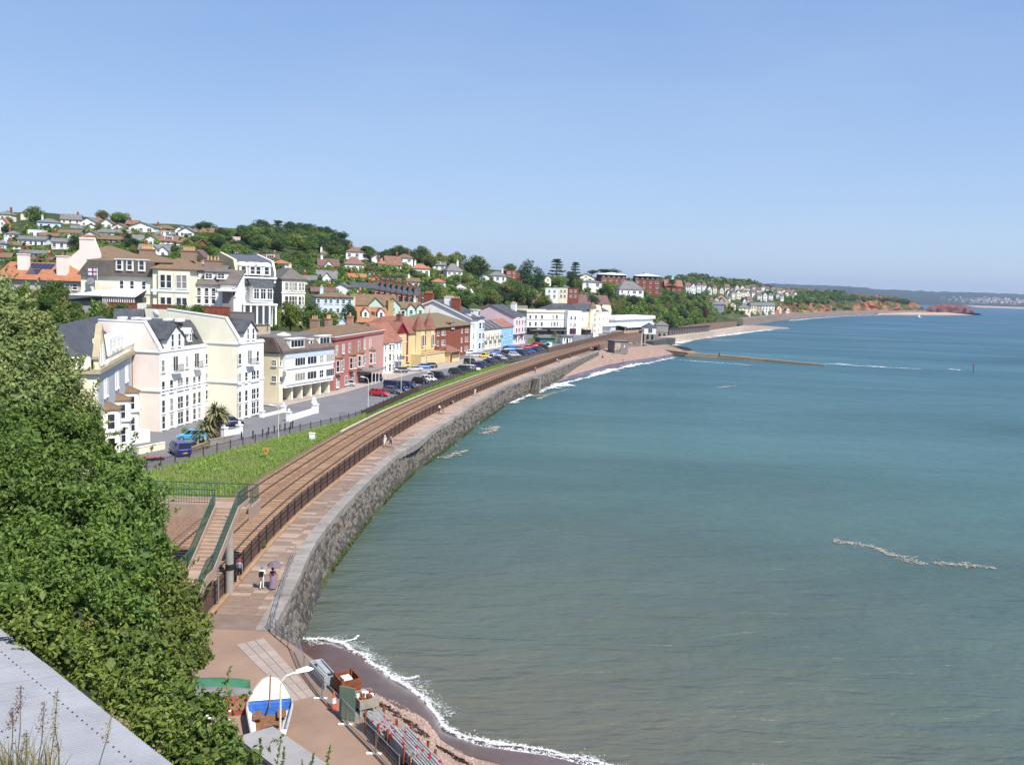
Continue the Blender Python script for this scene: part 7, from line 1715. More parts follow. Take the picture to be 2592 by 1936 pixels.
lobe_bush('silvery leaved bush at the upper left edge, tallest in the foreground', [(-30, 760, 82, 66, 36), (25, 810, 88, 88, 35), (90, 900, 88, 77, 34), (10, 930, 121, 99, 33), (150, 985, 66, 60, 33), (60, 1010, 110, 88, 32)], LF['willow'], PER, 0.076)
lobe_bush('pale willow branches in front of the old terrace', [(95, 850, 70, 60, 34.5), (135, 930, 70, 60, 34), (160, 1010, 62, 70, 33.5), (215, 1060, 55, 50, 33)], LF['willow'], PER, 0.073)
lobe_bush('big dark green bush filling the left side of the photo', [(30, 1110, 143, 99, 30), (150, 1080, 88, 77, 31), (215, 1110, 71, 60, 32), (250, 1150, 60, 55, 32), (100, 1190, 143, 99, 28), (30, 1270, 143, 110, 26), (160, 1260, 121, 99, 27)], LF['shrub'], PER, 0.071)
lobe_bush('yellowish green bush in front of the footbridge landing', [(300, 1190, 82, 66, 31), (350, 1240, 71, 60, 31), (290, 1270, 110, 88, 29), (370, 1310, 68, 66, 30), (385, 1370, 60, 66, 29), (280, 1350, 110, 88, 27)], LF['yellowy'], PER, 0.071)
lobe_bush('dark glossy bush above the corrugated roof', [(70, 1400, 132, 99, 24), (200, 1400, 121, 99, 24), (120, 1490, 121, 99, 22), (250, 1490, 121, 88, 22.5), (340, 1440, 88, 77, 25), (30, 1510, 99, 77, 21), (330, 1540, 99, 77, 22)], LF['shrub'], PER*1.15, 0.061)
lobe_bush('bush reaching over the foot of the footbridge stairs', [(430, 1450, 63, 66, 28), (470, 1520, 66, 66, 27), (400, 1520, 88, 77, 25), (490, 1590, 57, 60, 26), (430, 1610, 88, 77, 24), (500, 1660, 44, 44, 25), (440, 1690, 88, 66, 22.5)], LF['yellowy'], PER*1.1, 0.061)
lobe_bush('low leafy bush along the right edge of the corrugated roof', [(330, 1640, 99, 77, 20), (420, 1740, 99, 66, 19.5), (460, 1800, 99, 66, 18.5), (520, 1790, 66, 49, 19), (500, 1880, 99, 77, 17), (560, 1860, 66, 49, 17.5), (590, 1920, 77, 55, 16.5), (380, 1700, 66, 55, 19.5)], LF['shrub'], PER*1.3, 0.061)
lobe_bush('dense low bushes hugging the edge of the corrugated roof', [(100, 1580, 80, 60, 20.3), (180, 1640, 80, 60, 20), (250, 1700, 80, 60, 19.4), (320, 1760, 70, 56, 18.6), (390, 1840, 66, 50, 17.6), (-10, 1510, 99, 77, 22.5), (60, 1560, 99, 72, 22), (140, 1590, 110, 77, 21.5), (210, 1640, 104, 72, 21), (290, 1600, 99, 77, 22), (280, 1700, 88, 61, 19.5), (350, 1760, 88, 66, 19), (400, 1830, 77, 61, 18), (450, 1900, 77, 61, 17), (360, 1640, 88, 66, 21.5)], LF['shrub'], PER*1.2, 0.063)
# white roses in the low bush
mb = MB()
for px, py in [(524, 1812), (540, 1820), (562, 1818), (570, 1824), (578, 1822), (556, 1830), (566, 1838), (550, 1852), (582, 1800), (530, 1818)]:
 p = GD(px, py, 18.2); mb.lathe([(.01, -.01), (.03, 0), (.035, .02), (.01, .03)], 7, p)
mb.build('flowers', mat('white_petals', (.85, .83, .80), var=0), bpy.data.objects['bush'] if False else None); bpy.data.objects['flowers']['kind'] = 'stuff'
# thin leafy shoots at the bottom edge
SHOOT = leafmat('shoot_leaves', (.07, .12, .02), (.20, .27, .06), trans=.35, hue=0)
def shoot(px, pyb, pyt, D, label, lean=0):
 a = GD(px, pyb, D); b = GD(px+lean, pyt, D); k = int((b-a).length/.012); t_ = np.linspace(.05, 1, k)[:, None]; L_ = (b-a).length
 C = np.array(a)+(np.array(b)-np.array(a))*t_+R_.normal(0, .035, (k, 3))*(1.1-t_)*np.clip(L_*1.5, .4, 1.5)
 o = thing('leafy_shoot', label, 'plant', a, 0, 'leafy shoots at the bottom of the photo'); v, q = leaves(C-np.array(a), R_.normal(0, 1, (k, 3))+np.array((0, 0, 1)), .034, .6, .4)
 new('leaves', np_mesh('leaves', v, q, SHOOT, leaf=R_.uniform(0, 1, k)), o); m_ = MB(); m_.tube((0, 0, 0), b-a, .006, 5, r2=.002); m_.build('stem', LF['yellowy'], o)
for px, pb, pt, D, ln, lab in ((655, 1990, 1868, 13, 4, 'leafy shoot in front of the flat grey roof, left of the forked one'), (690, 1990, 1872, 12.5, 22, 'forked leafy shoot in the middle of the flat grey roof'), (708, 1990, 1890, 12.5, 12, 'short leafy shoot beside the forked one'), (775, 1990, 1905, 12, 20, 'leafy shoot at the right corner of the flat grey roof'), (815, 1990, 1885, 12, 22, 'tallest bright shoot against the brown apron'), (768, 1990, 1925, 12, -3, 'lowest shoot at the bottom edge')): shoot(px, pb, pt, D, lab, ln)
# seeding grasses at the bottom left
STRAW = leafmat('dry_grass', (.16, .14, .05), (.42, .36, .20), trans=.2, hue=0); SEEDP = leafmat('purple_seed', (.12, .06, .05), (.30, .18, .13), hue=0)
def stalk(px, pyb, pxt, pyt, D, head, label, m=None):
 a = GD(px, pyb, D); b = GD(pxt, pyt, D); o = thing('grass_stalk', label, 'grass stalk', a, 0, 'seeding grass stalks at the lower left'); mb = MB(); mid = (b-a)*.5+Vector((.01, 0, .01)); mb.tube((0, 0, 0), mid, .003, 5, r2=.0025); mb.tube(mid, b-a, .0025, 5, r2=.0012); mb.build('stem', STRAW, o)
 k = 150; t_ = R_.uniform(1-head, 1.0, (k, 1)); w_ = .013*(1.25-t_)/head*.5+.004; C = (np.array(b)-np.array(a))*t_+R_.normal(0, 1, (k, 3))*w_
 v, q = leaves(C, R_.normal(0, 1, (k, 3)), .0065, .5, .35); new('seed_head', np_mesh('seed_head', v, q, m or STRAW, leaf=R_.uniform(0, 1, k)), o)
for a in ((40, 1960, 52, 1738, 4.2, .28, 'grass stalk with a short plump brown head', SEEDP), (20, 1960, 33, 1792, 4.0, .30, 'purple headed grass stalk nearest the left edge', SEEDP), (122, 1960, 146, 1745, 4.4, .55, 'tallest straw coloured grass stalk with a long loose head', None), (92, 1960, 112, 1775, 4.4, .4, 'thin bent grass stalk beside the tallest one', SEEDP), (243, 1960, 285, 1800, 4.6, .5, 'leaning pale grass stalk against the corrugated roof', None), (60, 1960, 66, 1850, 4.0, .6, 'low yellow green grass stalk at the bottom', None), (150, 1960, 136, 1830, 4.1, .6, 'feathery grass stalk right of the tallest one', None)): stalk(*a)
pts = [tuple(GD(rnd.uniform(-40, 150), 1990, rnd.uniform(3.6, 4.6))) for _ in range(160)]
blades('foreground_grass', pts, .12, .30, .004, STRAW, .5)
# ------------------------------------------------------------------ footbridge
CONCB = mat('bridge_concrete', (.36, .26, .20), var=.14, scale=1.2, bump=.15, bscale=10)
GREENR = mat('green_railing', (.04, .09, .07), rough=.5, var=.15)
fb = thing('footbridge', 'concrete footbridge over the railway with a long flight of steps and green railings', 'footbridge', (-20.4, 62.9, 4))
def FB(name, mb, m, parent=None): mb.v = [(v[0]+20.4, v[1]-62.9, v[2]-4) for v in mb.v]; return mb.build(name, m, parent or fb, fix=False)
xl, xr = -21.2, -19.65; ZT = 10.2
mb = MB(); mb.box(-37, -18.85, 62.9, 64.7, 9.8, ZT); mb.box(-37, -18.85, 64.72, 64.95, 9.5, ZT+.25); mb.box(-37, xl-.25, 62.65, 62.88, 9.5, ZT+.25); mb.box(-18.83, -18.6, 62.6, 64.95, 9.5, ZT+.25); FB('deck', mb, CONCB)
y, z = 62.9, ZT; n1, n2, dr, dz = 17, 19, .335, .1725
step_y = []
for i in range(n1): y -= dr; z -= dz; step_y.append((y, z))
yf0, zf = y, z; y -= 1.25
for i in range(n2): y -= dr; z -= dz; step_y.append((y, z))
for (yy_, zz_) in step_y: mb = MB(); mb.box(xl, xr, yy_, yy_+dr+.02, zz_-.06, zz_); mb.box(xl, xr, yy_+dr-.03, yy_+dr+.02, zz_, zz_+dz-.063); FB('step', mb, CONCB)
mb = MB(); mb.box(xl, xr, yf0-1.25, yf0, zf-.14, zf-.003); FB('half_landing', mb, CONCB)
path = [(64.9, ZT), (62.6, ZT), (yf0, zf), (yf0-1.25, zf), (y, z)]
for sx, lab in ((xl-.14, 'left'), (xr+.02, 'right')):
 mb = MB(); pp = path if lab == 'right' else path[1:]
 top = [(a, b+.22) for a, b in pp]; bot = [(a, b-.42) for a, b in pp][::-1]; bot[0] = (bot[0][0], 3.9)
 mb.prism(top+bot, sx, sx+.13, 'x'); FB('stringer', mb, CONCB)
 r = MB(); xx = sx+.065
 for a, b in zip(pp, pp[1:]):
  for hh in (.35, 1.25): r.bar((xx, a[0], a[1]+hh), (xx, b[0], b[1]+hh), .06)
  n_ = max(2, int(abs(a[0]-b[0])/.13))
  for i in range(n_+1): f = i/n_; q0 = (xx, lerp(a[0], b[0], f), lerp(a[1], b[1], f)+.25); r.bar(q0, (q0[0], q0[1], q0[2]+1.0), .022)
  for k in range(1, 7): r.bar((xx, a[0], a[1]+.35+k*.13), (xx, b[0], b[1]+.35+k*.13), .014)
 FB('railing', r, GREENR)
rl = []
for yy_, x0, x1 in ((64.85, -36.5, -18.7), (62.75, -36.5, xl-.1)):
 r = MB(); r.bar((x0, yy_, ZT+1.35), (x1, yy_, ZT+1.35), .06); r.bar((x0, yy_, ZT+.4), (x1, yy_, ZT+.4), .05); ro = FB('railing', r, GREENR)
 bm_ = MB(); bm_.bar((0, 0, 0), (0, 0, 1.05), .022); bme = None; x = x0
 while x < x1+.01:
  if bme is None: b_ = bm_.build('baluster', GREENR, ro, fix=False); bme = b_.data
  else: b_ = new('baluster', bme, ro)
  b_.location = (x+20.4, yy_-62.9, ZT+.3-4); x += .19
r = MB()
for i in range(10): r.bar((-18.72, 62.7+i*.22, ZT+.25), (-18.72, 62.7+i*.22, ZT+1.35), .03)
r.bar((-18.72, 62.7, ZT+1.35), (-18.72, 64.85, ZT+1.35), .06); FB('railing', r, GREENR)
c = G(581, 1500, 4); mb = MB(); mb.tube((c.x, c.y, 3.9), (c.x, c.y, 9.85), .29, 16); FB('column', mb, mat('grey_column', (.30, .28, .26), var=.12, scale=1.5)); mb = MB(); mb.tube((c.x, c.y, 5.75), (c.x, c.y, 6.2), .3, 16); FB('dark_band', mb, DARKM)
c = G(553, 1530, 4); mb = MB(); mb.tube((c.x, c.y, 3.9), (c.x, c.y, 6.6), .05, 8); FB('prop', mb, GREYM)
mb = MB(); mb.box(-37, -35.5, 62.7, 64.8, 4, 9.8); FB('abutment', mb, CONCB)
# ------------------------------------------------------------------ railings at the end of the sea wall and fence along the apron
rl = thing('railing', 'galvanised handrail beside the near end of the sea wall', 'railing', G(686, 1598, 4))
pl = [G(a, b, 4.02) for a, b in ((749, 1410), (735, 1445), (720, 1487), (704, 1540), (690, 1590), (684, 1597), (712, 1622), (746, 1650))]
iv = rl.location
post = MB(); post.tube((0, 0, 0), (0, 0, 1.12), .03, 6); pme = None
for a, b in zip(pl, pl[1:]):
 for f in (0, .5):
  p = lerp(a, b, f)
  if pme is None: o = post.build('post', GREYM, rl); pme = o.data
  else: o = new('post', pme, rl)
  o.location = p-iv
mb = MB()
for a, b in zip(pl, pl[1:]):
 for z in (.4, .75, 1.1): mb.tube(a-iv+Vector((0, 0, z)), b-iv+Vector((0, 0, z)), .022, 6)
mb.build('rail', GREYM, rl, fix=False)
fl_ = [G(a, b, 4.02) for a, b in ((746, 1650), (769.7, 1704), (815, 1767), (878, 1833), (950.6, 1907), (1010, 1970))]
fn = thing('temporary_fence', 'low grey mesh fence on white feet along the edge of the apron', 'fence', fl_[0]); iv = fn.location
for i, (a, b) in enumerate(zip(fl_, fl_[1:])):
 mb = MB(); a_, b_ = a-iv, b-iv
 for z in (.12, 1.12): mb.tube(a_+Vector((0, 0, z)), b_+Vector((0, 0, z)), .025, 6)
 n_ = int((b-a).length/.16)
 for k in range(n_): q = lerp(a_, b_, (k+.5)/n_); mb.bar(q+Vector((0, 0, .12)), q+Vector((0, 0, 1.12)), .008)
 for k in range(1, 5): mb.bar(a_+Vector((0, 0, .12+k*.2)), b_+Vector((0, 0, .12+k*.2)), .008)
 mb.build('panel', GREYM, fn, fix=False)
 mb = MB(); mb.tube(b_, b_+Vector((0, 0, 1.2)), .03, 6); mb.build('post', GREYM, fn)
 if i: mb = MB(); mb.box(b_.x-.45, b_.x+.3, b_.y-.06, b_.y+.06, -.01, .05); mb.build('foot', W_TRIM, fn)
# ------------------------------------------------------------------ stored gear behind the fence
RUST = mat('rust', (.20, .065, .03), var=.35, scale=3, bump=.3, bscale=14); OLDW = mat('weathered_wood', (.30, .27, .22), var=.2, scale=3)
GALV = mat('grey_paint_steel', (.33, .345, .35), var=.15, scale=2, rough=.5); PIPE = mat('pipe_steel', (.36, .35, .335), var=.25, scale=3, rough=.5, metal=.1); REDP = mat('red_paint', (.50, .03, .05), var=.15, rough=.5)
dirf = (fl_[3]-fl_[1]).normalized(); angf = math.atan2(dirf.y, dirf.x)
def opencrate(name, lab, p, L, W, H, m, t=.06, cat='crate', lift=.12, group=None, posts=None):
 o = thing(name, lab, cat, p, angf, group)
 for nm, b in (('base', (0, L, 0, W, lift, lift+t)), ('side', (0, L, 0, t, lift+t, lift+H)), ('side', (0, L, W-t, W, lift+t, lift+H)), ('end', (0, t, t, W-t, lift+t, lift+H)), ('end', (L-t, L, t, W-t, lift+t, lift+H))):
  mb = MB(); mb.box(*b); mb.build(nm, m, o)
 for x in (.1, L-.1):
  for y_ in (.1, W-.1):
   mb = MB(); mb.box(x-.06, x+.06, y_-.06, y_+.06, -.02, lift if not posts else lift+H+posts); mb.build('foot' if not posts else 'post', m, o)
 return o
AP = lambda px, py: G(px, py, 4.0)
sh = MB(); q = [AP(776, 1672), AP(800, 1668), AP(870, 1725), AP(925, 1775), AP(985, 1838), AP(1066, 1890), AP(1140, 1950), AP(1000, 1990), AP(870, 1840), AP(812, 1766), AP(770, 1700)]; sh.prism([(p.x, p.y) for p in q], 2.5, 3.985, 'z'); sh.build('ledge', CONC2)['kind'] = 'structure'
o = opencrate('steel_trough', 'long grey steel trough box at the far end of the stored gear', AP(783, 1703), 2.5, .75, .5, GALV, lift=.25, group=None)
mb = MB(); mb.box(.3, 2.2, .2, .5, .8, .86); mb.build('lid', GALV, o)
o = opencrate('rusty_crate', 'high sided rust brown steel crate with white scraps inside', AP(843, 1748), 1.3, 1.15, .75, RUST, lift=.3, posts=.12)
mb = MB(); mb.box(.3, .9, .3, .8, .8, .95); mb.build('scrap', W_TRIM, o)
o = opencrate('grey_crate', 'grey wooden sided crate full of fittings, between the rusty crate and the pipes', AP(888, 1793), 1.25, 1.1, .5, OLDW, lift=.45)
mb = MB()
for _ in range(60): x, y_ = rnd.uniform(.15, 1.1), rnd.uniform(.15, .95); s_ = rnd.uniform(.05, .13); mb.box(x-s_, x+s_, y_-s_, y_+s_, .55, .75+rnd.random()*.3, rnd.choice((0, 0, 1, 2)))
f_ = mb.build('fittings', [RUST, PIPE, W_TRIM], o, fix=False); f_['kind'] = 'stuff'
mb = MB()
for _ in range(220): x, y_ = rnd.uniform(-1.0, .2), rnd.uniform(-.3, .9); s_ = rnd.uniform(.04, .09); mb.box(x-s_, x+s_, y_-s_, y_+s_, 0, rnd.random()*.3)
o = mb.build('fittings_heap', PIPE, None, loc=AP(900, 1812), fix=False); o.rotation_euler = (0, 0, angf); tag(o, 'grey heap of scaffold clips on the ground', 'heap', kind='stuff')
def rack(lab, p, L, W, H, n, seed, lv=2):
 o = thing('pipe_rack', lab, 'pipe rack', p, angf, 'rusty racks of scaffold pipes'); rr = random.Random(seed)
 for x in (.25, L-.25):
  for y_ in (0, W): mb = MB(); mb.box(x-.05, x+.05, y_-.05, y_+.05, -.02, H); mb.build('post', RUST, o)
  mb = MB(); mb.box(x-.05, x+.05, .05, W-.05, .2, .3); mb.build('beam', RUST, o)
 mb = MB(); mb.box(.3, L-.3, .1, W-.1, .301, .62); mb.build('load', mat('dark_blue_load', (.05, .07, .12)), o)
 for k in range(n):
  y_ = .09+(W-.18)*(k % 9)/8; z = .70+.11*(k//9)+(.012 if k % 2 else 0); x0 = rr.uniform(-.35, .05); x1 = L+rr.uniform(-.1, .4)
  mb = MB(); mb.tube((x0, y_, z), (x1, y_, z), .048, 7);
  for _ in range(rr.choice((0, 1, 1, 2))): xx = rr.uniform(x0+.1, x1-.3); mb.tube((xx, y_, z), (xx+.22, y_, z), .053, 7, 1)
  mb.build('pipe', [PIPE, REDP], o, fix=False)
rack('rusty rack of scaffold pipes beside the heap of clips', AP(920, 1850), 2.1, 1.0, 1.25, 27, 1)
rack('fullest rusty pipe rack, in the middle of the three', AP(975, 1905), 2.4, 1.25, 1.35, 40, 2)
rack('pipe rack cut off by the bottom edge of the photo', AP(1032, 1965), 2.2, 1.3, 1.15, 34, 3)
mb = MB(); p = AP(860, 1817); mb.box(-.03, .03, -.02, .9, .05, 1.8); o = mb.build('green_board', mat('green_board', (.13, .19, .14), var=.15), None, loc=p); o.rotation_euler = (0, 0, angf-.9); tag(o, 'upright green board leaning at the fence by the traffic cone', 'board')
cn = thing('traffic_cone', 'orange and white traffic cone inside the fence', 'traffic cone', AP(845, 1790)); ORC = mat('cone_orange', (.75, .12, .03), var=.05, rough=.5)
mb = MB(); mb.box(-.22, .22, -.22, .22, 0, .05); mb.build('base', ORC, cn); mb = MB(); mb.lathe([(.17, .05), (.14, .28)], 12); mb.build('cone', ORC, cn); mb = MB(); mb.lathe([(.14, .282), (.09, .58)], 12); mb.build('band', W_TRIM, cn); mb = MB(); mb.lathe([(.09, .582), (.03, .9)], 12); mb.build('tip', ORC, cn)
# ------------------------------------------------------------------ boats on the apron
def hull(name, lab, p, ang, L, Bm, H, mats, up=True, cat='boat', group=None, deck=None):
 o = thing(name, lab, cat, p, ang, group); n = 18; rows = []
 for i in range(n+1):
  f = i/n; w_ = Bm/2*(math.sin(min(1, f*1.35+.12)*math.pi/2)**.8 if f > 0 else .0)*(1-.28*max(0, f-.55)/.45); w_ = max(w_, .02); sh_ = H*(1+.28*(1-f)**2)
  x = L/2-f*L
  rows.append([(x, -w_, sh_), (x, -w_*.92, sh_*.55), (x, -w_*.55, sh_*.12), (x, 0, .0), (x, w_*.55, sh_*.12), (x, w_*.92, sh_*.55), (x, w_, sh_)])
 k = 7; V = [p_ for r in rows for p_ in r]; Q = [(j*k+i, j*k+i+1, (j+1)*k+i+1, (j+1)*k+i) for j in range(n) for i in range(k-1)]; mi = [1 if (q[0] % k) in (0, 5) else 0 for q in Q]
 Q2 = Q+[tuple(n*k+i for i in (0, 1, 2, 3)), tuple(n*k+i for i in (3, 4, 5, 6)), (n*k, n*k+3, n*k+6, n*k+6)]
 m = MB(); m.add(V, [q for q in Q]+[tuple(n*k+i for i in range(k))]); m.m = mi+[0]; h_ = m.build('hull', mats, o, fix=False, smooth=False); md = h_.modifiers.new('thick', 'SOLIDIFY'); md.thickness = .05
 g = MB()
 for r0, r1 in zip(rows, rows[1:]):
  for s_ in (0, 6): g.bar(Vector(r0[s_])+Vector((0, 0, .02)), Vector(r1[s_])+Vector((0, 0, .02)), .07, .07)
 g.build('gunwale', mats[2], o, fix=False)
 if not up: o.rotation_euler = (math.pi, 0, ang); o.location.z += H*1.05
 return o, rows
BLUEB = mat('boat_blue', (.05, .16, .50), var=.2, scale=3, rough=.45); REDB = mat('boat_red', (.28, .065, .055), var=.2, scale=3, rough=.5); WOOD = mat('varnished_wood', (.20, .10, .05), var=.3, scale=4)
p0 = G(685, 1722, 4.7); p1 = G(680, 1850, 4.7); d = (p0-p1).normalized(); c = p0-d*2.9; c.z = 4.05
o, rows = hull('rowing_boat', 'white decked rowing boat with bright blue thwart, pointing away beside the lamp post', c, math.atan2(d.y, d.x), 5.8, 2.35, .72, [W_TRIM, W_TRIM, mat('grey_rub', (.35, .33, .30))])
mb = MB(); k = 8
for i in range(k): a, b = rows[i], rows[i+1]; mb.add([a[0], a[6], b[6], b[0]], [(0, 1, 2, 3)])
mb.build('foredeck', mat('cream_deck', (.84, .81, .72), var=.08, scale=2), o); xk = rows[8][0][0]; wk = rows[8][6][1]
mb = MB(); mb.bar((2.9, 0, .97), (xk-.9, 0, .76), .07, .05); mb.build('keel_rope', WOOD, o)
for j, (xo, hh) in enumerate(((0, .12),)): mb = MB(); mb.box(xk-.32, xk+.0, -wk*.97, wk*.97, .56, .74); mb.build('thwart', BLUEB, o)
mb = MB(); mb.box(xk-.38, xk-.33, -wk*.93, wk*.93, .1, .60); mb.build('bulkhead', BLUEB, o)
mb = MB(); mb.box(-2.4, xk-.4, -.8, .8, .1, .16); mb.build('floorboards', WOOD, o)
for y_ in (-.62, .62): mb = MB(); mb.box(-1.0, xk-.5, y_-.22, y_+.22, .40, .45); mb.build('seat', WOOD, o)
for lab, px, py, L, Bm, H, ms, z in (('red upturned boat with a white flash lying beside the white rowing boat', 566, 1780, 4.3, 1.7, .62, [REDB, REDB, W_TRIM], 4.0), ('grey rubber dinghy resting on the red upturned boat', 566, 1752, 3.6, 1.5, .42, [mat('grey_rubber', (.20, .19, .19), var=.2)]*2+[mat('dark_rubber', (.12, .11, .12))], 4.35), ('dark green upturned boat behind the grey dinghy', 555, 1728, 3.3, 1.3, .45, [mat('boat_green', (.05, .16, .09), var=.2)]*2+[W_TRIM], 4.3)):
 p = G(px, py, z+.3); p.z = z; hull('upturned_boat', lab, p, rad(4), L, Bm, H, ms, up=False, group='small boats on the apron')
# ------------------------------------------------------------------ lamp posts
def lamp(p, h, reach, ang, lab, name='street_lamp', m=None, hs_=1.0, group='street lamps'):
 o = thing(name, lab, 'street lamp', p, ang, group); m = m or mat('cream_lamp_paint', (.62, .60, .50), var=.05)
 mb = MB(); mb.tube((0, 0, -.1), (0, 0, h-.5), .07, 10, r2=.05); pts_ = [(0, 0, h-.5), (.06, 0, h-.2), (.25, 0, h), (reach*.6, 0, h+.12)]
 for a, b in zip(pts_, pts_[1:]): mb.tube(a, b, .05, 8)
 mb.build('pole', m, o); mb = MB(); s_ = hs_; x = reach*.6
 mb.add([(x-.05, -.08*s_, h+.08), (x-.05, .08*s_, h+.08), (x+.5*s_, .14*s_, h+.14), (x+.75*s_, 0, h+.16), (x+.5*s_, -.14*s_, h+.14), (x, -.07*s_, h+.2), (x, .07*s_, h+.2), (x+.45*s_, .1*s_, h+.3), (x+.65*s_, 0, h+.24), (x+.45*s_, -.1*s_, h+.3)], [(0, 1, 2, 3, 4)[::-1], (5, 6, 7, 8, 9), (0, 1, 6, 5), (1, 2, 7, 6), (2, 3, 8, 7), (3, 4, 9, 8), (4, 0, 5, 9)]); mb.build('lamp_head', W_TRIM, o); return o
p = GD(709, 1900, 40); p.z = 4.0; zt = zat(p, 1712); lamp(p, zt-4, 1.2, rad(24), 'tall cream street lamp standing by the rowing boat', hs_=1.15)
for px, pb, pt, lab in ((705, 1113, 1029, 'slim street lamp behind the row of bollards'), (931.6, 1029, 957, 'street lamp at the street fence near the red car'), (1015, 993, 937, 'street lamp beside the navy van'), (1097, 968, 944, 'short street lamp by the white and black parked cars'), (1190, 931, 900, 'street lamp in the middle of the car park')):
 p = G(px, pb, 5.0); lamp(p, zat(p, pt)-5, 1.2, math.pi, lab)
for px, pb, pt, lab in ((1417, 868, 824, 'tall dark mast left of the little white kiosk'), (1450, 857, 823, 'tall dark mast right of the little white kiosk'), (1484.6, 853, 820, 'dark mast in front of the hotel tower'), (1499.6, 856, 819, 'dark mast beside the white signboard'), (1119+95, 770, 745, 'grey lamp column above the mint green house'), (1801, 812, 768, 'pale lamp column by the railway bend'), (1822, 806, 762, 'second pale lamp column at the railway bend'), (1624, 868, 842, 'white flagpole above the beach wall')):
 p = G(px, pb, 5.0) if pb > 800 else GD(px, pb, 330); h_ = zat(p, pt)-p.z; mb = MB(); mb.tube((0, 0, -1), (0, 0, h_), .14, 8, r2=.1); mb.bar((0, 0, h_), (1.0, 0, h_+.1), .2, .12); o = mb.build('mast', mat('dark_green_mast', (.07, .09, .09)) if px < 1510 else W_TRIM, None, loc=p); tag(o, lab, 'mast', 'masts and columns along the line')
# bollards
for i, (x, y_) in enumerate(((1243, 1400), (1353, 1390), (1445, 1375), (1500, 1355), (1555, 1340), (1607, 1325), (1657, 1315), (1712, 1302), (1730, 1290))):
 p = G(280+x/3.754, 740+y_/3.754, 5.0); mb = MB(); mb.lathe([(.09, 0), (.09, .95), (.12, .96), (.12, 1.05), (.06, 1.12)], 10); o = mb.build('bollard', DARKM, None, loc=p); tag(o, ('black bollard nearest the white pillar', 'second black bollard from the white pillar', 'third black bollard from the white pillar', 'middle black bollard left of the slim lamp', 'black bollard just left of the slim lamp', 'black bollard just right of the slim lamp', 'black bollard before the pair at the end', 'left one of the close pair of black bollards', 'right one of the close pair of black bollards')[i], 'bollard', 'row of black bollards')
# white gate pillars and low walls
def gwall(lab, a, b, h, ends=True):
 A, B = G(*a, 5.0), G(*b, 5.0); d = B-A; o = thing('boundary_wall', lab, 'wall', A, math.atan2(d.y, d.x), 'low white boundary walls'); L = d.length
 mb = MB(); mb.box(.3, L-.3, -.12, .12, -.2, h); mb.build('wall', W_WHITE, o)
 for x in (0, L):
  mb = MB(); mb.box(x-.32, x+.32, -.32, .32, -.2, h+.45); mb.box(x-.4, x+.4, -.4, .4, h+.452, h+.6); mb.lathe([(.1, 0), (.22, .15), (.2, .35), (.05, .5)], 10, (x, 0, h+.6)); mb.build('pillar', W_WHITE, o)
gwall('low white wall with ball topped pillars across the road mouth', (731, 1066), (800, 1045), .9); gwall('low white wall beside the apartment block, with a pillar at its road end', (663, 1056), (718, 1043), .45); gwall('short white wall and pillar behind the cabbage palm', (568, 1104), (606, 1097), .7)
p = G(792, 1047, 5.0); mb = MB(); mb.box(-.3, .3, -.3, .3, 0, .9); mb.lathe([(.2, .9), (.42, 1.1), (.5, 1.5), (.38, 1.8), (.42, 2.0), (.3, 2.25), (.1, 2.4)], 12); o = mb.build('white_urn', W_TRIM, None, loc=p+Vector((0, .6, .3))); tag(o, 'big white urn like ornament on the pillar by the road', 'ornament')
# terrace front yard: stone walls under the parked cars, flower troughs
p = G(430, 1150, 5.0); q = G(600, 1117, 5.0)
for lab, a, b, h_, m_ in (('brown stone wall under the light blue car', (480, 1152), (530, 1133), .75, mat('yard_stone', (.24, .18, .13), var=.25, scale=1.5)), ('grey stone wall with planting below the cabbage palm', (532, 1134), (592, 1122), 1.0, mat('yard_stone_grey', (.25, .22, .2), var=.25, scale=1.5)), ('low lattice wall behind the dark blue car', (352, 1150), (418, 1136), .8, W_CREAM), ('white lattice balustrade below the old terrace', (300, 1130), (380, 1118), 1.6, W_WHITE)):
 A, B = G(*a, 5.0), G(*b, 5.0); d = B-A; o = MB(); o.box(0, d.length, 0, .3, -.3, h_); o.box(-.05, d.length+.05, -.05, .35, h_+.002, h_+.1); o = o.build('yard_wall', m_, None, loc=A); o.rotation_euler = (0, 0, math.atan2(d.y, d.x)); tag(o, lab, 'wall')
for i in range(5):
 p = G(352+i*14, 1168-i*1.0, 5.0); o = thing('flower_trough', 'trough of bright red flowers below the old terrace', 'flower trough', p, rad(10), 'row of red flower troughs'); mb = MB(); mb.box(-.35, .35, -.15, .15, 0, .3); mb.build('trough', DARKM, o)
 v, q_ = leaves(R_.normal(0, 1, (60, 3))*np.array((.17, .08, .05))+np.array((0, 0, .38)), np.tile((0, 0, 1.), (60, 1)), .05, .6); new('flowers', np_mesh('flowers', v, q_, mat('red_petals', (.65, .02, .02), var=.1)), o)
ptree(548-12, 560, 1108, 1128, 'bush_mid', 'green shrub at the foot of the cabbage palm', D=114); ptree(455, 480, 1082, 1100, 'bush_mid', 'small shrub in front of the apartment windows', D=120); ptree(508, 532, 1122, 1136, 'bush_lime', 'yellow flowering shrub on the stone wall', D=111)
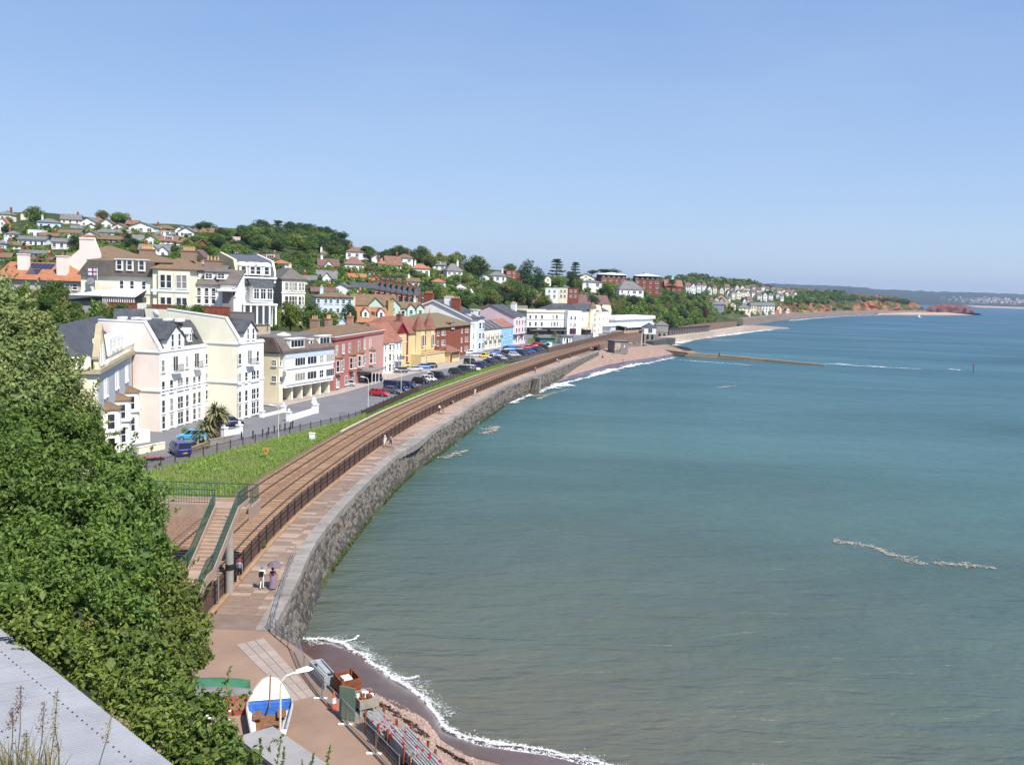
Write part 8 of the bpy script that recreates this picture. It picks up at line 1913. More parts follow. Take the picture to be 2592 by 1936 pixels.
# sign, cabinet
sg = thing('warning_sign', 'orange triangular warning sign pointing down, in the grass beside the track', 'sign', G(673, 1166, 5.1)); zc_ = zat(sg.location, 1141)-5.1
mb = MB(); mb.tube((0, .03, -.2), (0, .03, zc_), .03, 6); mb.build('post', GREYM, sg); w_ = .48; OR_ = mat('sign_orange', (.55, .27, .05), var=.1)
mb = MB(); mb.prism([(-w_, zc_+.4), (w_, zc_+.4), (0, zc_-.5)], -.012, .012, 'y'); mb.build('plate', OR_, sg); mb = MB(); mb.prism([(-.1, zc_+.02), (0, zc_+.22), (.1, zc_+.02), (.04, zc_-.12), (-.04, zc_-.12)], -.02, -.0125, 'y'); mb.build('symbol', DARKM, sg)
mb = MB(); mb.box(-.35, .35, -.25, .25, 0, 1.1); mb.box(-.4, .4, -.3, .3, 1.102, 1.18); tag(mb.build('cabinet', W_TRIM, None, loc=G(790, 1117, 5.1)), 'white trackside cabinet at the edge of the grass', 'cabinet')
# ------------------------------------------------------------------ street fence with its posts
sf = thing('street_fence', 'dark mesh fence between the street and the railway', 'fence'); MESHF = mat('brown_mesh', (.075, .06, .05), var=.2, scale=2)
ts = np.arange(0, SFENCE.L-1, 2.5); pme = None; pmb = MB(); pmb.box(-.045, .045, -.045, .045, -.2, 1.5)
mb = MB(); mb2 = MB()
for i, (a, b) in enumerate(zip(ts, ts[1:])):
 A, B = SFENCE.at(a, 0, 5.02), SFENCE.at(b, 0, 5.02)
 if pme is None: o = pmb.build('post', DARKM, sf); pme = o.data
 else: o = new('post', pme, sf)
 o.location = A; o.rotation_euler = (0, 0, SFENCE.ang(a)); h_ = 1.25
 for z in (.15, h_): mb2.bar(A+Vector((0, 0, z)), B+Vector((0, 0, z)), .05)
 n_ = 14 if A.y < 175 else 8
 for k in range(n_): q = lerp(A, B, (k+.5)/n_); mb.bar(q+Vector((0, 0, .1)), q+Vector((0, 0, h_)), .03 if A.y < 140 else .06)
mb2.build('rail', DARKM, sf, fix=False); o = mb.build('pales', MESHF, sf, fix=False); o['kind'] = 'stuff'
A = G(859, 1068, 5.0); gt = thing('gate', 'grey barred gate in the street fence beside the track', 'gate', A, .9)
for i in range(9): mb = MB(); mb.box(i*.22, i*.22+.06, -.03, .03, .05, 1.5); mb.build('bar', GREYM, gt)
mb = MB(); mb.box(0, 1.9, -.04, .04, 1.2, 1.26); mb.box(0, 1.9, -.04, .04, .2, .26); mb.build('rail', GREYM, gt)
# dark wall beyond the fence up to the station
wallrun('line_wall', [INNER.at(INNER.atY(y), 7.6, 0) for y in range(296, 450, 12)], 4.5, 6.7, .4, mat('brown_line_wall', (.13, .09, .07), var=.25, scale=1), 'brown wall along the landward side of the line near the station')
# ------------------------------------------------------------------ cars
PAINT = {}
def paint(name, c):
 if name not in PAINT: PAINT[name] = mat('car_paint_'+name, c, rough=.28, var=0, spec=.6)
 return PAINT[name]
TYRE = mat('tyre', (.015, .015, .016), var=0, rough=.9); RIM = mat('wheel_rim', (.45, .46, .47), var=0, rough=.35, metal=.6); CGL = mat('car_glass', (.012, .014, .018), var=0, rough=.06, spec=.8); LITE = mat('headlamp', (.75, .76, .78), var=0, rough=.2, spec=.7); TAIL = mat('tail_lamp', (.45, .02, .02), var=0, rough=.3)
CARM = {}
KINDS = dict(hatch=(3.9, 1.68, 1.46, .92, (-.46, -.36, .12, .27)), saloon=(4.4, 1.75, 1.45, .93, (-.36, -.20, .12, .26)), estate=(4.5, 1.76, 1.50, .95, (-.48, -.40, .12, .26)), suv=(4.4, 1.85, 1.75, 1.08, (-.48, -.42, .14, .27)), mpv=(4.1, 1.72, 1.68, 1.0, (-.48, -.40, .20, .38)), van=(4.8, 1.92, 2.05, 1.15, (-.495, -.49, .26, .40)))
def carmesh(k):
 if k in CARM: return CARM[k]
 L, W, H, bz, (g0, r0, r1, g1) = KINDS[k]; w = W/2
 st = [(-.5, .42, bz-.12, .86), (-.485, .26, bz-.03, .94), (-.40, .2, bz, 1), (-.2, .18, bz, 1), (.1, .18, bz-.01, 1), (.27, .18, bz-.06, 1), (.40, .2, bz-.16, .97), (.475, .24, bz-.26, .88), (.5, .40, bz-.38, .74)]
 m = MB(); rows = []
 for f, z0, z1, s in st:
  x = f*L; rows.append([(x, -w*s*.9, z0), (x, -w*s, z0+.18), (x, -w*s, z1-.14), (x, -w*s*.92, z1), (x, w*s*.92, z1), (x, w*s, z1-.14), (x, w*s, z0+.18), (x, w*s*.9, z0)])
 V = [p for r in rows for p in r]; n = 8; fs = [(j*n+i, j*n+(i+1) % n, (j+1)*n+(i+1) % n, (j+1)*n+i) for j in range(len(st)-1) for i in range(n)]+[tuple(range(n))[::-1], tuple(range((len(st)-1)*n, len(st)*n))]
 m.add(V, fs); wt = w*.74; rr_ = MB()
 def gl(t): return [(g0*L, -w*.9, bz-.03), (g1*L, -w*.9, bz-.08), (r1*L, -wt, H-.05), (r0*L, -wt, H-.05), (g0*L, w*.9, bz-.03), (g1*L, w*.9, bz-.08), (r1*L, wt, H-.05), (r0*L, wt, H-.05)]
 gm = MB(); gm.add(gl(0), [(0, 1, 2, 3), (7, 6, 5, 4), (1, 5, 6, 2), (0, 3, 7, 4), (3, 2, 6, 7)])
 P = gl(0)
 rf = MB(); rf.add([(r0*L-.06, -wt-.03, H-.05), (r1*L+.06, -wt-.03, H-.05), (r1*L-.05, -wt*.8, H), (r0*L+.05, -wt*.8, H), (r0*L-.06, wt+.03, H-.05), (r1*L+.06, wt+.03, H-.05), (r1*L-.05, wt*.8, H), (r0*L+.05, wt*.8, H)], [(0, 1, 2, 3), (7, 6, 5, 4), (1, 5, 6, 2), (0, 3, 7, 4), (3, 2, 6, 7), (4, 5, 1, 0)])
 for i0, i1 in ((0, 3), (1, 2), (4, 7), (5, 6)): rf.bar(P[i0], P[i1], .09)
 for sg in (0, 4):
  for f in (.42, .72): a = lerp(Vector(P[sg]), Vector(P[sg+1]), f); b = lerp(Vector(P[sg+3]), Vector(P[sg+2]), f); rf.bar(a, b, .08)
 if k == 'van': rf.box(g0*L, r1*L*.25, -w*.91, w*.91, bz-.1, H-.06)
 wh = MB(); wh.tube((0, -.1, 0), (0, .1, 0), .31, 14); ri = MB(); ri.tube((0, -.106, 0), (0, .106, 0), .19, 10)
 hl = MB(); hl.box(-.03, .03, -.16, .16, -.08, .08); tl = MB(); tl.box(-.03, .03, -.09, .09, -.16, .16); pl_ = MB(); pl_.box(-.015, .015, -.26, .26, -.06, .06)
 def mk(nm, b, mm): o = b.build(nm, mm); d = o.data; bpy.data.objects.remove(o); return d
 wp = paint('white', (.8, .8, .8))
 CARM[k] = (mk('body', m, wp), mk('window', gm, CGL), mk('roof', rf, wp), mk('wheel', wh, TYRE), mk('rim', ri, RIM), mk('headlight', hl, LITE), mk('tail_light', tl, TAIL), mk('number_plate', pl_, W_TRIM)); return CARM[k]
YPL = mat('yellow_plate', (.75, .60, .08), var=0)
def car(px, pyb, kind, col, ang, lab, z=5.0, group='cars parked along the street', p=None, name=None):
 L, W, H, bz, g_ = KINDS[kind]; B_ = carmesh(kind); p = p or G(px, pyb, z); p.z = z
 dv = Vector((math.cos(ang), math.sin(ang), 0))
 o = thing(name or ('van' if kind == 'van' else 'parked_car'), lab, 'van' if kind == 'van' else 'car', p, ang, group)
 for i in (0, 2):
  b = new(B_[i].name.split('.')[0], B_[i], o); b.material_slots[0].link = 'OBJECT'; b.material_slots[0].material = col
 new('window', B_[1], o)
 for x in (-.31*L, .31*L):
  for y_ in (-W/2+.09, W/2-.09): wo_ = new('wheel', B_[3], o, (x, y_, .31)); new('rim', B_[4], wo_)
 for y_ in (-W*.33, W*.33): new('headlight', B_[5], o, (L*.485, y_, bz-.36)); new('tail_light', B_[6], o, (-L*.492, y_, bz-.22))
 b = new('number_plate', B_[7], o, (-L*.5-.01, 0, .52)); b.material_slots[0].link = 'OBJECT'; b.material_slots[0].material = YPL; new('number_plate', B_[7], o, (L*.5+.01, 0, .40)); return o
pc = dict(lb=paint('light_blue', (.08, .35, .55)), nb=paint('navy', (.012, .018, .07)), db=paint('deep_blue', (.015, .02, .20)), bk=paint('black', (.012, .012, .015)), sv=paint('silver', (.45, .46, .48)), rd=paint('red', (.50, .012, .03)), gy=paint('grey', (.10, .10, .12)), wh=paint('white', (.8, .8, .8)), gn=paint('dark_green', (.015, .045, .045)), yl=paint('yellow', (.70, .50, .04)), bl=paint('blue', (.04, .15, .50)), cr=paint('cream_yellow', (.72, .55, .12)))
R0 = rad(-22)
CARS = [
 (489, 1114, 'hatch', 'lb', rad(186), 'light blue hatchback on the stone walled terrace below the apartments', 5.75), (455, 1150, 'mpv', 'db', rad(128), 'deep blue car seen from behind below the light blue one', 5.0), (583, 1078, 'hatch', 'nb', rad(30), 'navy car behind the cabbage palm'),
 (843, 985, 'hatch', 'bk', rad(250), 'black car half hidden at the corner of the flats'), (876, 978, 'hatch', 'sv', rad(186), 'silver hatchback in front of the salmon terrace'), (945, 965, 'mpv', 'nb', rad(186), 'dark navy car in front of the white guest house'),
 (960, 1002, 'hatch', 'rd', R0, 'bright red hatchback at the near end of the car park'), (990, 995, 'saloon', 'gy', R0, 'grey car behind the bright red one'), (1001, 988, 'van', 'nb', R0, 'navy van beside the street fence'), (1028, 981, 'saloon', 'nb', R0, 'navy saloon right of the navy van'),
 (1065, 971, 'hatch', 'bk', R0, 'black hatchback left of the white car in the bay'), (1085, 966, 'hatch', 'wh', R0, 'white car between two black ones by the fence'), (1108, 959, 'suv', 'bk', R0, 'black off roader by the fence'),
 (1008, 944, 'estate', 'gy', rad(195), 'dark grey estate in front of the pub'), (1048, 940, 'saloon', 'sv', rad(195), 'silver car in front of the pub'), (1070, 934, 'hatch', 'bl', rad(200), 'bright blue car beside the pub porch'), (1087, 932, 'hatch', 'bk', rad(200), 'black car tucked beside the pub porch'), (1020, 930, 'hatch', 'cr', rad(195), 'yellow car against the pub wall'),
 (1155, 946, 'hatch', 'gn', R0, 'dark green car at the start of the far parking row'), (1176, 939, 'hatch', 'gn', R0, 'dark teal car left of the white one in the far row'), (1194, 938, 'estate', 'wh', R0, 'white car with dark windows in the far row'), (1210, 932, 'mpv', 'db', R0, 'deep blue people carrier in the far row'),
 (1223, 927, 'hatch', 'gy', R0, 'dark grey car right of the deep blue people carrier'), (1235, 922, 'saloon', 'bk', R0, 'black saloon in the far row, third right of the people carrier'), (1246, 918, 'hatch', 'gy', R0, 'grey hatchback in the far row, before the white pair'), (1257, 914, 'saloon', 'nb', R0, 'navy saloon in the far row, left of the white hatchback'), (1269, 912, 'hatch', 'wh', R0, 'white hatchback in the far row beside the lone grey saloon'), (1281, 909, 'saloon', 'gy', R0, 'grey saloon in the far row between two white cars'), (1303, 903, 'hatch', 'wh', R0, 'white hatchback furthest along the car park row'),
 (1318, 899, 'hatch', 'nb', R0, 'navy car first after the furthest white hatchback'), (1330, 896, 'saloon', 'gy', R0, 'grey car second after the furthest white hatchback'), (1341, 893, 'hatch', 'bl', R0, 'blue car third after the furthest white hatchback'), (1353, 890, 'saloon', 'nb', R0, 'navy car fourth after the furthest white hatchback'), (1365, 887, 'hatch', 'gy', R0, 'grey car near the end of the far row'), (1377, 884, 'suv', 'gn', R0, 'dark green car at the very end of the far row'),
 (1190, 922, 'suv', 'gn', rad(60), 'dark teal off roader in the middle of the car park'), (1181, 897, 'estate', 'wh', rad(200), 'white estate beside the red brick flats'), (1203, 904, 'hatch', 'sv', rad(200), 'silver car behind the little yellow one'), (1226, 905, 'hatch', 'yl', rad(250), 'little yellow car in the middle of the car park'), (1247, 909, 'mpv', 'wh', rad(250), 'white boxy car right of the little yellow one'), (1256, 896, 'saloon', 'bl', rad(190), 'blue car in front of the cream balcony terrace'), (1277, 897, 'hatch', 'bk', rad(240), 'black car in front of the big blue van'), (1310, 888, 'saloon', 'nb', rad(195), 'navy car right of the big blue van'), (1333, 884, 'hatch', 'rd', rad(190), 'red car left of the red van'),
]
for c in CARS: car(c[0], c[1], c[2], pc[c[3]], c[4], c[5], *(c[6:] or (5.02,)))
car(1287, 890, 'van', pc['bl'], rad(200), 'big blue van in front of the cream balcony terrace', 5.02); car(1356, 881, 'van', pc['rd'], rad(190), 'bright red van near the station square', 5.02); car(1388, 881, 'van', pc['wh'], rad(255), 'white van facing the camera at the end of the car park', 5.02); car(1684, 820, 'mpv', pc['wh'], rad(190), 'white minibus beyond the station building', 6.0)
# ------------------------------------------------------------------ people
SKIN_ = mat('skin', (.52, .30, .21), var=0, rough=.6)
def CLO(n, c): return mat('cloth_'+n, c, rough=.9, var=.08, scale=6)
POSES = {}
def skeleton(pose):
 """joints: name -> (x, y, z, radius); y forward is -y... figure faces +y"""
 sw = .16 if pose in ('walk', 'brolly') else 0.02
 J = dict(pelvis=(0, 0, .94, .135), waist=(0, 0, 1.10, .125), chest=(0, .01, 1.32, .15), neck=(0, .01, 1.47, .055), head=(0, .03, 1.62, .098), crown=(0, .02, 1.70, .07), nose=(0, .13, 1.61, .016))
 for s, n in ((-1, 'l'), (1, 'r')):
  ph = sw*s
  J['hip'+n] = (.085*s, 0, .88, .09); J['knee'+n] = (.09*s, ph*.8+.03, .50, .058); J['ankle'+n] = (.095*s, ph-(.12 if ph < 0 else 0), .085, .038); J['toe'+n] = (.10*s, ph+.15-(.12 if ph < 0 else 0), .04, .034)
  J['sho'+n] = (.185*s, 0, 1.40, .062); J['elb'+n] = (.235*s, -.03-ph*.5, 1.13, .042); J['wri'+n] = (.235*s, .09-ph*.8, .90, .030); J['palm'+n] = (.232*s, .105-ph*.85, .84, .030)
 if pose == 'brolly': J['elbr'] = (.25, .08, 1.15, .042); J['wrir'] = (.16, .24, 1.30, .03); J['palmr'] = (.15, .25, 1.35, .03)
 if pose == 'sit':
  for n, s in (('l', -1), ('r', 1)):
   J['hip'+n] = (.09*s, 0, .50, .09); J['knee'+n] = (.10*s, .42, .52, .06); J['ankle'+n] = (.10*s, .44, .09, .038); J['toe'+n] = (.11*s, .58, .04, .034); J['wri'+n] = (.15*s, .30, .64, .03); J['palm'+n] = (.13*s, .36, .62, .03); J['elb'+n] = (.24*s, .06, .74, .042); J['sho'+n] = (.185*s, -.02, .98, .062)
  for k, dz in (('pelvis', .42), ('waist', .42), ('chest', .42), ('neck', .42), ('head', .42), ('crown', .42), ('nose', .42)): x, y, z, r = J[k]; J[k] = (x, y, z-dz, r)
 E = [('pelvis', 'waist', 'T'), ('waist', 'chest', 'S'), ('chest', 'neck', 'S'), ('neck', 'head', 'K'), ('head', 'crown', 'K'), ('head', 'nose', 'K')]
 for n, s in (('l', -1), ('r', 1)):
  E += [('pelvis', 'hip'+n, 'T'), ('hip'+n, 'knee'+n, 'T'), ('knee'+n, 'ankle'+n, 'C'), ('ankle'+n, 'toe'+n, 'B'), ('chest', 'sho'+n, 'S'), ('sho'+n, 'elb'+n, 'S'), ('elb'+n, 'wri'+n, 'K'), ('wri'+n, 'palm'+n, 'K')]
  w_ = np.array(J['wri'+n][:3]); p_ = np.array(J['palm'+n][:3]); d = (p_-w_)/np.linalg.norm(p_-w_)
  for i, (o_, L_) in enumerate(((-.024, .075), (-.008, .085), (.008, .08), (.024, .062))):
   b = p_+np.array((0, o_, 0))+d*.025; m_ = b+d*L_*.55; t_ = m_+d*L_*.4+np.array((-s*.018, .006, 0))
   J[f'f{n}{i}a'] = (*b, .011); J[f'f{n}{i}b'] = (*m_, .0095); J[f'f{n}{i}c'] = (*t_, .008); E += [('palm'+n, f'f{n}{i}a', 'K'), (f'f{n}{i}a', f'f{n}{i}b', 'K'), (f'f{n}{i}b', f'f{n}{i}c', 'K')]
  b = w_+d*.03+np.array((-s*.012, .03, 0)); J[f'th{n}'] = (*b, .012); J[f'th{n}2'] = (*(b+d*.045+np.array((-s*.01, .012, 0))), .009); E += [('wri'+n, f'th{n}', 'K'), (f'th{n}', f'th{n}2', 'K')]
 return J, E
def body_mesh(pose):
 if pose in POSES: return POSES[pose]
 J, E = skeleton(pose); names = list(J); me = bpy.data.meshes.new('body'); me.from_pydata([J[n][:3] for n in names], [(names.index(a), names.index(b)) for a, b, _ in E], []); o = bpy.data.objects.new('body', me); COL.objects.link(o)
 o.modifiers.new('skin', 'SKIN'); sv = me.skin_vertices[0].data
 for i, n in enumerate(names): r = J[n][3]; sv[i].radius = (r, r*(.72 if n in ('pelvis', 'waist', 'chest') else 1)); sv[i].use_root = (n == 'pelvis')
 s = o.modifiers.new('sub', 'SUBSURF'); s.levels = 1; s.render_levels = 1
 dg = bpy.context.evaluated_depsgraph_get(); m2 = bpy.data.meshes.new_from_object(o.evaluated_get(dg)); bpy.data.objects.remove(o)
 P = np.array([p.center for p in m2.polygons]); best = np.full(len(P), 9e9); lab = np.zeros(len(P), int); code = dict(K=0, S=1, T=2, C=3, B=4)
 for a, b, t in E:
  A, B = np.array(J[a][:3]), np.array(J[b][:3]); d = B-A; f = np.clip(((P-A)@d)/(d@d+1e-9), 0, 1); q = np.linalg.norm(P-(A+f[:, None]*d), axis=1)-(J[a][3]*(1-f)+J[b][3]*f); k = q < best; best[k] = q[k]; lab[k] = code[t]
 m2.polygons.foreach_set('use_smooth', np.ones(len(P), bool)); POSES[pose] = (m2, lab); return POSES[pose]
BM = {}
def person(p, face, pose, shirt, legs, lab, calf=None, hat=None, hair=(.05, .035, .02), group=None, s=1.0, skirt=None, bag=None, brolly=None):
 """face: heading angle the figure looks towards"""
 m2, lab_ = body_mesh(pose); key = (pose, shirt.name, legs.name, (calf or legs).name)
 if key not in BM:
  b = m2.copy(); b.name = 'body'; b.materials.clear()
  for x in (SKIN_, shirt, legs, calf or legs, TYRE): b.materials.append(x)
  b.polygons.foreach_set('material_index', lab_.astype(np.int32)); BM[key] = b
 o = thing('person', lab, 'person', p, face-math.pi/2, group); o.scale = (s, s, s); new('body', BM[key], o)
 hz = 1.62-(.42 if pose == 'sit' else 0)
 if hat: mb = MB(); mb.lathe([(.155, .03), (.118, .045), (.108, .10), (.05, .135)], 12, (0, .03, hz)); mb.build('hat', hat, o)
 else: mb = MB(); mb.lathe([(.095, -.06), (.112, .0), (.108, .07), (.06, .125), (.01, .135)], 12, (0, .0, hz)); mb.build('hair', CLO('hair_%d' % int(hair[0]*100), hair), o)
 if skirt: mb = MB(); mb.lathe([(.15, 1.05), (.20, .85), (.27, .35), (.31, .14)], 14); mb.build('skirt', skirt, o)
 if bag: mb = MB(); mb.box(-.15, .15, -.30, -.14, 1.02, 1.40); mb.build('backpack', bag, o)
 if brolly:
  mb = MB(); n = 8; top = (.10, .12, 2.12); rim = [(top[0]+.56*math.cos(i*math.pi/4), top[1]+.56*math.sin(i*math.pi/4), 1.80) for i in range(n)]; mid = [(top[0]+.36*math.cos(i*math.pi/4), top[1]+.36*math.sin(i*math.pi/4), 2.03) for i in range(n)]
  mb.add([top]+mid+rim, [(0, 1+i, 1+(i+1) % n) for i in range(n)]+[(1+i, 1+n+i, 1+n+(i+1) % n, 1+(i+1) % n) for i in range(n)]); u = thing('umbrella', 'mauve umbrella held up by the woman in the long skirt', 'umbrella', o.location, o.rotation_euler.z); mb.build('canopy', brolly, u, fix=False); mb = MB(); mb.tube((.15, .25, 1.3), top, .01, 6); mb.build('shaft', DARKM, u)
 return o
Wc, Gc, Bk, Nv, Pu, Mv, Pk, Rd, Bl, Tn = CLO('white', (.78, .77, .75)), CLO('grey', (.22, .25, .30)), CLO('black', (.015, .015, .018)), CLO('navy', (.03, .04, .10)), CLO('purple', (.09, .02, .10)), CLO('mauve', (.22, .17, .23)), CLO('pink', (.62, .28, .30)), CLO('red', (.45, .03, .04)), CLO('blue', (.08, .22, .45)), CLO('tan', (.32, .22, .15))
away = rad(92)
person(G(606, 1472, 4.0), away, 'walk', Gc, Bk, 'man in a grey T-shirt, dark shorts and red cap close to the railway wall', SKIN_, hat=Rd, s=1.02)
person(G(663, 1490, 4.0), away, 'stand', Wc, Wc, 'man in white with a blue cap and a black backpack', hat=Bl, bag=Bk)
person(G(690, 1491, 4.0), away, 'brolly', Pu, Mv, 'woman in purple top and long mauve skirt under an umbrella', skirt=Mv, brolly=CLO('umbrella', (.16, .125, .16)), s=.96)
PEO = [(974, 1131, 'walk', Wc, Wc, 'woman in a white dress walking towards the viewer with a child', SKIN_, Wc, .95, 4.0, -88), (968.5, 1129, 'walk', Pk, Pk, 'small child in pale pink beside the woman in white', SKIN_, None, .62, 4.0, -88), (988.6, 1132, 'walk', CLO('check', (.25, .24, .34)), Bk, 'man in a checked shirt and black shorts', SKIN_, None, 1.02, 4.0, -90),
 (1111.7, 1047, 'walk', Wc, Bk, 'woman in a white top and black trousers', None, None, .96, 4.0, -90), (1121, 1048.5, 'walk', CLO('plum', (.16, .07, .09)), Tn, 'man in a plum top and tan trousers', None, None, 1.0, 4.0, -90),
 (1191, 1000, 'walk', CLO('dkpink', (.35, .12, .18)), Nv, 'walker in dark pink with a pale cap', SKIN_, None, .96, 4.0, 85), (1202, 1002.5, 'walk', CLO('peach', (.70, .45, .38)), Wc, 'walker in peach with a turquoise cap', SKIN_, None, 1.0, 4.0, 85),
 (1354.7, 944, 'walk', Pk, Bk, 'woman in pink pushing a pushchair', None, None, 1.0, 4.0, 80), (1410, 920.5, 'walk', Wc, Bl, 'left of the pair walking towards the beach, in white', SKIN_, None, 1.0, 4.0, 70), (1414.6, 922.5, 'walk', CLO('lilac', (.40, .30, .60)), Mv, 'right of the pair walking towards the beach, in lilac', SKIN_, None, 1.0, 4.0, 70),
 (1496, 889.5, 'stand', Wc, Bk, 'leftmost person of the group at the end of the promenade, white top', None, None, 1.0, 4.0, 70), (1501, 888.5, 'stand', Rd, Rd, 'person all in red in the group at the end of the promenade', None, None, 1.0, 4.0, -60), (1506, 885, 'stand', Pk, Nv, 'person in pink in the middle of the promenade group', None, None, 1.0, 4.0, 40), (1511, 885, 'stand', Wc, Rd, 'person in white and red in the promenade group', None, None, 1.0, 4.0, 10), (1515, 886, 'stand', Bl, Bl, 'person in blue in the promenade group', None, None, 1.0, 4.0, 180), (1518.5, 887, 'stand', Nv, Bk, 'rightmost person of the promenade group, in dark clothes', None, None, 1.0, 4.0, 200),
 (1548, 916, 'stand', Wc, Tn, 'person in white standing on the sand', SKIN_, None, 1.0, 1.3, 90), (1576.7, 916, 'stand', Bk, Bk, 'small dark child near the water', None, None, .6, 1.0, 90), (1556, 892, 'stand', Wc, Pk, 'person in white in front of the beach kiosk', SKIN_, None, 1.0, 3.1, 0), (1562.7, 891, 'stand', Mv, Nv, 'person in mauve in front of the beach kiosk', None, None, 1.0, 3.1, 180), (1569, 892, 'stand', Bk, Bk, 'person in black in front of the beach kiosk', None, None, 1.0, 3.1, 90), (1820.6, 903, 'stand', Bk, Bk, 'lone dark figure standing far out on the groyne', None, None, 1.0, 1.75, 90),
 (891, 963, 'stand', Wc, Bk, 'person in white outside the salmon terrace', None, None, 1.0, 5.12, -60), (900, 965, 'stand', Tn, Nv, 'person in tan outside the salmon terrace', None, None, 1.0, 5.12, 200)]
for px, py, pose, sh_, lg, lab, calf, hat, s_, z, f_ in PEO: person(G(px, py, z), rad(f_), pose, sh_, lg, lab, calf, hat, s=s_)
SEATS = [(1136, 1024, Pu, Bk, 'person in purple sitting against the railway wall', 4.0), (1142, 1022, Wc, Pk, 'person in white sitting next to the one in purple', 4.0), (1441.5, 906, Gc, Bk, 'person in grey sitting alone by the railway wall', 4.0), (1524.7, 906, Bk, Bk, 'person in dark clothes sitting at the top of the sand', 2.6)]
for px, py, a, b, lab, z in SEATS: person(G(px, py, z), rad(-20), 'sit', a, b, lab); q = G(px, py, z); mb = MB(); mb.box(-.25, .25, -.22, .2, 0, .40); o = mb.build('seat_box', mat('dark_bag', (.05, .05, .06)), None, loc=q); o.rotation_euler = (0, 0, rad(-110)); tag(o, 'low dark folding seat under the '+lab.split(' sitting')[0], 'seat')
for i, px in enumerate((1594, 1598, 1603, 1607, 1611, 1616, 1620)):
 z = 3.5; person(G(px, 873-.6*i, z), rad(-70+i*20), 'sit', (Wc, Pk, Bl, Wc, Rd, Tn, Wc)[i], (Bl, Wc, Nv, Bk, Wc, Bl, Tn)[i], ('white and blue', 'pink', 'blue', 'white and black', 'red', 'tan', 'white and tan')[i].join(('person in ', ' clothes sitting on the wall by the beach kiosk')), group='people sitting by the kiosk')
pr = [G(1590, 877, 3.45), G(1626, 872, 3.45)]; wallrun('low_wall', pr, 2, 3.9, .5, FS, 'low wall people sit on right of the beach kiosk')
# pushchair
ps = thing('pushchair', 'dark pushchair in front of the woman in pink', 'pushchair', G(1350, 940, 4.0), rad(80)); mb = MB(); mb.box(-.25, .3, -.22, .22, .35, .55); mb.prism([(-.25, .55), (-.4, 1.0), (-.3, 1.05), (-.1, .55)], -.22, .22, 'y'); mb.build('seat', CLO('maroon', (.18, .03, .06)), ps)
for x in (-.3, .3): mb = MB(); mb.tube((x, -.25, .13), (x, -.2, .13), .13, 10); mb.tube((x, .2, .13), (x, .25, .13), .13, 10); mb.build('wheel', TYRE, ps)
mb = MB(); mb.bar((.3, 0, .13), (-.55, 0, 1.0), .04); mb.build('frame', DARKM, ps)
# kiosk on the beach, small white kiosk, sign, shelter
def hut(lab, px0, px1, pb, pt, z, m, rm, dep=5, over=.4, name='kiosk'):
 A, B = G(px0, pb, z), G(px1, pb, z); h = House(name, lab, A, B, dep, 'kiosk', simple=True, foot=1); He = h.zpy(pt); h.wall(He, m); mb = MB(); mb.box(-over, h.L+over, -over, dep+over, He+.003, He+.25); h.part('roof', mb, rm); return h, He
h, He = hut('flat roofed kiosk with a blank grey front on the sand', 1555, 1590, 889, 864, 3.1, mat('kiosk_grey', (.20, .18, .17), var=.15), mat('kiosk_roof', (.17, .16, .16)))
mb = MB(); mb.box(.2, h.L*.42, -.08, -.01, .4, He*.85); h.part('shutter', mb, mat('kiosk_tan', (.40, .33, .25))); mb = MB(); mb.box(h.L*.68, h.L*.74, -.05, -.01, He*.4, He*.6); h.part('notice', mb, W_TRIM)
h, He = hut('little white flat roofed kiosk beside the line wall', 1424, 1447, 870, 853, 5.0, W_WHITE, SLATE, 4); h.wins('f', [h.L*.2, h.L*.8], [(1, 1.2)], .7); mb = MB(); mb.box(h.L*.4, h.L*.6, -.05, -.01, 0, 2.1); h.part('door', mb, DARKM)
A, B = G(1501, 855, 5.2), G(1514, 854, 5.2); A.y -= 20; B.y -= 20; h, He = hut('white boxy signboard hut beside the railway', 1501, 1514, 855, 844, 5.2, W_TRIM, W_TRIM, 2, .1)
h, He = hut('green open shelter on the lawn in front of the white hotel', 1367, 1404, 869, 856, 5.0, mat('shelter_green', (.05, .14, .11), var=.2), mat('shelter_roof', (.06, .16, .13)), 4, .5, 'shelter')
strip('lawn', [G(px, py, 5.05) for px, py in ((1336, 868), (1420, 866))], [G(px, py, 5.05) for px, py in ((1336, 856), (1420, 854))], GRASSB)
# steps down the sea wall
q = OUTER.at(OUTER.atY(224), 0, 0); bs = thing('beach_steps', 'steep concrete steps with a handrail down the sea wall to the water', 'steps', q, OUTER.ang(OUTER.atY(224)))
mb = MB(); mb.box(.1, 2.8, -2.1, -.5, -1, 3.9); mb.build('pier', COPE, bs)
for i in range(12): mb = MB(); mb.box(-.3-i*.33, .1-i*.33, -2.4, -1.0, -1, 3.9-i*.31); mb.build('step', mat('dark_step', (.13, .11, .09), var=.2), bs)
mb = MB(); mb.bar((0, -2.4, 5), (-3.9, -2.4, 1.4), .06); mb.bar((0, -2.4, 3.9), (0, -2.4, 5), .06); mb.bar((0, -2.4, 5), (2.5, -2.4, 5), .06); mb.build('handrail', GREYM, bs, fix=False)
